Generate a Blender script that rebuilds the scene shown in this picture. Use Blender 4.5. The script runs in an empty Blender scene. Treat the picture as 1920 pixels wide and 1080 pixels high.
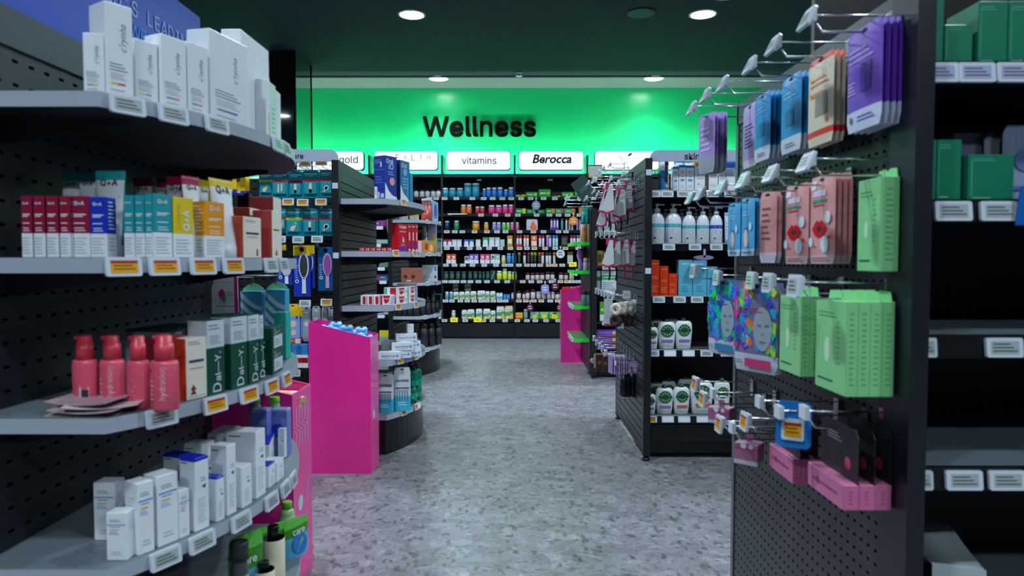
import bpy, bmesh, math, random
from math import sin, cos, pi, atan2, atan, sqrt, asin, radians
from mathutils import Vector, Matrix
random.seed(11)
S = bpy.context.scene
COL = S.collection

# ---------------------------------------------------------------- camera
FPX, VPX, HOR, CAMZ = 1280.0, 965.0, 488.0, 1.2
cam_d = bpy.data.cameras.new('camera')
cam_d.sensor_width = 36.0
cam_d.lens = FPX / 1920 * 36
cam_d.clip_start = 0.05
cam_d.dof.use_dof = True
cam_d.dof.focus_distance = 5.6
cam_d.dof.aperture_fstop = 4.2
cam = bpy.data.objects.new('camera', cam_d)
COL.objects.link(cam)
cam.location = (0, 0, CAMZ)
cam.rotation_euler = (pi / 2 - atan((540 - HOR) / FPX), 0, (VPX - 960) / FPX)
S.camera = cam
CM = Matrix.Translation(cam.location) @ cam.rotation_euler.to_matrix().to_4x4()
CI = CM.inverted()

# ---------------------------------------------------------------- world, exposure
S.view_settings.view_transform = 'Standard'
S.view_settings.look = 'None'
S.view_settings.gamma = 1
S.view_settings.use_curve_mapping = False
S.view_settings.exposure = 0.4
W = bpy.data.worlds.new('world')
S.world = W
W.use_nodes = True
W.node_tree.nodes['Background'].inputs[0].default_value = (0.45, 0.72, 0.9, 1)
W.node_tree.nodes['Background'].inputs[1].default_value = 0.03

CEIL = 3.92
LAMP_XY = [(x, y) for y in (2.35, 5.01, 7.67, 10.33) for x in (-4.36, -1.14, 2.08, 5.3)] + [(x, y) for y in (-.4, -3.06) for x in (-1.14, 2.08)]  # rearmost row is added unseen behind the camera to brighten front faces
LAMP_W = {-3.06: 60.0, -.4: 30.0, 2.35: 46.0, 5.01: 50.0, 7.67: 84.0, 10.33: 10.0}

# ---------------------------------------------------------------- projection helpers
def proj(x, y, z):
    p = CI @ Vector((x, y, z))
    return 960 + FPX * p.x / -p.z, 540 - FPX * p.y / -p.z

def zat(v, x, y):
    """height whose picture row is v above the ground point x, y"""
    p0 = CI @ Vector((x, y, 0)); p1 = CI @ Vector((x, y, 1))
    k = (540 - v) / FPX
    a0, a1 = p0.y, p1.y - p0.y
    b0, b1 = -p0.z, -(p1.z - p0.z)
    return (k * b0 - a0) / (a1 - k * b1)

def xat(u, y, z=1.2):
    """x of picture column u on the plane at depth y"""
    k = (u - 960) / FPX
    p0 = CI @ Vector((0, y, z)); p1 = CI @ Vector((1, y, z))
    return (k * -p0.z - p0.x) / ((p1.x - p0.x) + k * (p1.z - p0.z))

def yat(u, x, z=1.2):
    """depth where picture column u meets the plane at x"""
    k = (u - 960) / FPX
    p0 = CI @ Vector((x, 0, z)); p1 = CI @ Vector((x, 1, z))
    return (k * -p0.z - p0.x) / ((p1.x - p0.x) + k * (p1.z - p0.z))

# ---------------------------------------------------------------- materials
_M = {}
def lin(c):
    return c / 12.92 if c <= 0.04045 else ((c + 0.055) / 1.055) ** 2.4

def M(h, rough=0.45, metal=0.0, em=0.0, trans=0.0, spec=0.5, coat=0.0):
    key = (h, rough, metal, em, trans, spec, coat)
    if key in _M:
        return _M[key]
    m = bpy.data.materials.new('paint_' + h.strip('#'))
    m.use_nodes = True
    b = m.node_tree.nodes['Principled BSDF']
    c = tuple(lin(int(h[i:i + 2], 16) / 255) for i in (1, 3, 5)) + (1,)
    b.inputs['Base Color'].default_value = c
    b.inputs['Roughness'].default_value = rough
    b.inputs['Metallic'].default_value = metal
    b.inputs['Specular IOR Level'].default_value = spec
    b.inputs['Transmission Weight'].default_value = trans
    b.inputs['Coat Weight'].default_value = coat
    if em:
        b.inputs['Emission Color'].default_value = c
        b.inputs['Emission Strength'].default_value = em
    if not (em or trans or metal):
        # faint print/board mottling so that no surface is perfectly flat
        nt = m.node_tree
        n = nt.nodes.new('ShaderNodeTexNoise'); n.inputs['Scale'].default_value = 60
        tc = nt.nodes.new('ShaderNodeTexCoord'); nt.links.new(tc.outputs['Object'], n.inputs['Vector'])
        mr = nt.nodes.new('ShaderNodeMapRange')
        mr.inputs['To Min'].default_value = max(rough - 0.02, 0.03); mr.inputs['To Max'].default_value = min(rough + 0.03, 1)
        nt.links.new(n.outputs['Fac'], mr.inputs['Value']); nt.links.new(mr.outputs['Result'], b.inputs['Roughness'])
    _M[key] = m
    return m

WHITE = '#e9edf2'; BLK = '#0b0c0e'; INK = '#23262b'; GREY = '#8c9299'
def ink(): return M(INK, .6)

def peg_mat(name, base, pu, pv, hu, hv, ax, offz=0.0, rough=0.45):
    """painted metal sheet punched with rows of dark slots; ax is the horizontal object axis"""
    m = bpy.data.materials.new(name); m.use_nodes = True
    nt = m.node_tree; b = nt.nodes['Principled BSDF']
    tc = nt.nodes.new('ShaderNodeTexCoord'); sp = nt.nodes.new('ShaderNodeSeparateXYZ')
    nt.links.new(tc.outputs['Object'], sp.inputs[0])
    def mth(op, a, c=None, d=None):
        n = nt.nodes.new('ShaderNodeMath'); n.operation = op
        for i, q in enumerate((a, c, d)):
            if q is None: continue
            if isinstance(q, (int, float)): n.inputs[i].default_value = q
            else: nt.links.new(q, n.inputs[i])
        return n.outputs[0]
    def hole(src, pitch, half, off=0.0):
        a = mth('ADD', src, 50 * pitch + off)
        a = mth('MODULO', a, pitch)
        a = mth('SUBTRACT', a, pitch / 2)
        a = mth('ABSOLUTE', a)
        return mth('DIVIDE', a, half)
    a = hole(sp.outputs[ax], pu, hu); c = hole(sp.outputs[2], pv, hv, offz)
    mx = mth('ADD', mth('POWER', a, 4.0), mth('POWER', c, 4.0))
    inside = mth('LESS_THAN', mx, 1.0)
    mix = nt.nodes.new('ShaderNodeMix'); mix.data_type = 'RGBA'
    nt.links.new(inside, mix.inputs[0])
    cb = tuple(lin(int(base[i:i + 2], 16) / 255) for i in (1, 3, 5)) + (1,)
    mix.inputs[6].default_value = cb; mix.inputs[7].default_value = (0.002, 0.002, 0.002, 1)
    nt.links.new(mix.outputs[2], b.inputs['Base Color'])
    b.inputs['Roughness'].default_value = rough
    nt.links.new(mth('SUBTRACT', .5, mth('MULTIPLY', inside, .5)), b.inputs['Specular IOR Level'])
    return m

def floor_mat():
    m = bpy.data.materials.new('flaked_stone_vinyl'); m.use_nodes = True
    nt = m.node_tree; b = nt.nodes['Principled BSDF']; L = nt.links.new
    tc = nt.nodes.new('ShaderNodeTexCoord')
    nz = nt.nodes.new('ShaderNodeTexNoise'); nz.inputs['Scale'].default_value = 7; nz.inputs['Detail'].default_value = 3
    L(tc.outputs['Object'], nz.inputs['Vector'])
    av = nt.nodes.new('ShaderNodeVectorMath'); av.operation = 'MULTIPLY_ADD'
    L(nz.outputs['Color'], av.inputs[0]); av.inputs[1].default_value = (.05, .05, 0); L(tc.outputs['Object'], av.inputs[2])
    def ramp(src, stops, const=False):
        r = nt.nodes.new('ShaderNodeValToRGB'); e = r.color_ramp.elements
        if const: r.color_ramp.interpolation = 'CONSTANT'
        while len(e) < len(stops): e.new(0.5)
        for k, (p, c) in enumerate(stops):
            e[k].position = p; e[k].color = c + (1,)
        L(src, r.inputs[0]); return r
    def chips(scale, rot, sc, stops):
        mp = nt.nodes.new('ShaderNodeMapping'); mp.inputs['Rotation'].default_value = (0, 0, rot); mp.inputs['Scale'].default_value = sc
        L(av.outputs[0], mp.inputs['Vector'])
        v = nt.nodes.new('ShaderNodeTexVoronoi'); v.inputs['Scale'].default_value = scale; L(mp.outputs[0], v.inputs['Vector'])
        s = nt.nodes.new('ShaderNodeSeparateColor'); L(v.outputs['Color'], s.inputs[0])
        return ramp(s.outputs[0], stops, True)
    r1 = chips(13, .5, (1, 1.6, 1), [(0.0, (.15, .152, .158)), (.2, (.172, .175, .18)), (.55, (.19, .193, .2)), (.85, (.215, .218, .225))])
    r2 = chips(30, -.7, (1.8, 1, 1), [(0.0, (.52, .51, .51)), (.06, (.78, .78, .79)), (.16, (.95, .95, .96)), (.8, (1.02, 1.02, 1.02)), (.93, (1.16, 1.16, 1.16))])
    r4 = chips(58, .2, (1, 1.5, 1), [(0.0, (.62, .61, .61)), (.06, (.88, .88, .89)), (.2, (1, 1, 1)), (.93, (1.13, 1.13, 1.13))])
    def mul(p, q_):
        m_ = nt.nodes.new('ShaderNodeMix'); m_.data_type = 'RGBA'; m_.blend_type = 'MULTIPLY'; m_.inputs[0].default_value = 1; m_.clamp_result = False
        L(p, m_.inputs[6]); L(q_, m_.inputs[7]); return m_.outputs[2]
    mx = mul(mul(r1.outputs[0], r2.outputs[0]), r4.outputs[0])
    n3 = nt.nodes.new('ShaderNodeTexNoise'); n3.inputs['Scale'].default_value = 90; n3.inputs['Detail'].default_value = 5
    L(tc.outputs['Object'], n3.inputs['Vector'])
    r3 = ramp(n3.outputs['Fac'], [(.35, (.88, .88, .89)), (.65, (1.06, 1.06, 1.06))])
    mu = nt.nodes.new('ShaderNodeMix'); mu.data_type = 'RGBA'; mu.blend_type = 'MULTIPLY'; mu.inputs[0].default_value = 1
    L(mx, mu.inputs[6]); L(r3.outputs[0], mu.inputs[7])
    L(mu.outputs[2], b.inputs['Base Color'])
    b.inputs['Roughness'].default_value = .33
    bp = nt.nodes.new('ShaderNodeBump'); bp.inputs['Strength'].default_value = .12; bp.inputs['Distance'].default_value = .002
    L(n3.outputs['Fac'], bp.inputs['Height']); L(bp.outputs[0], b.inputs['Normal'])
    return m

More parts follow.
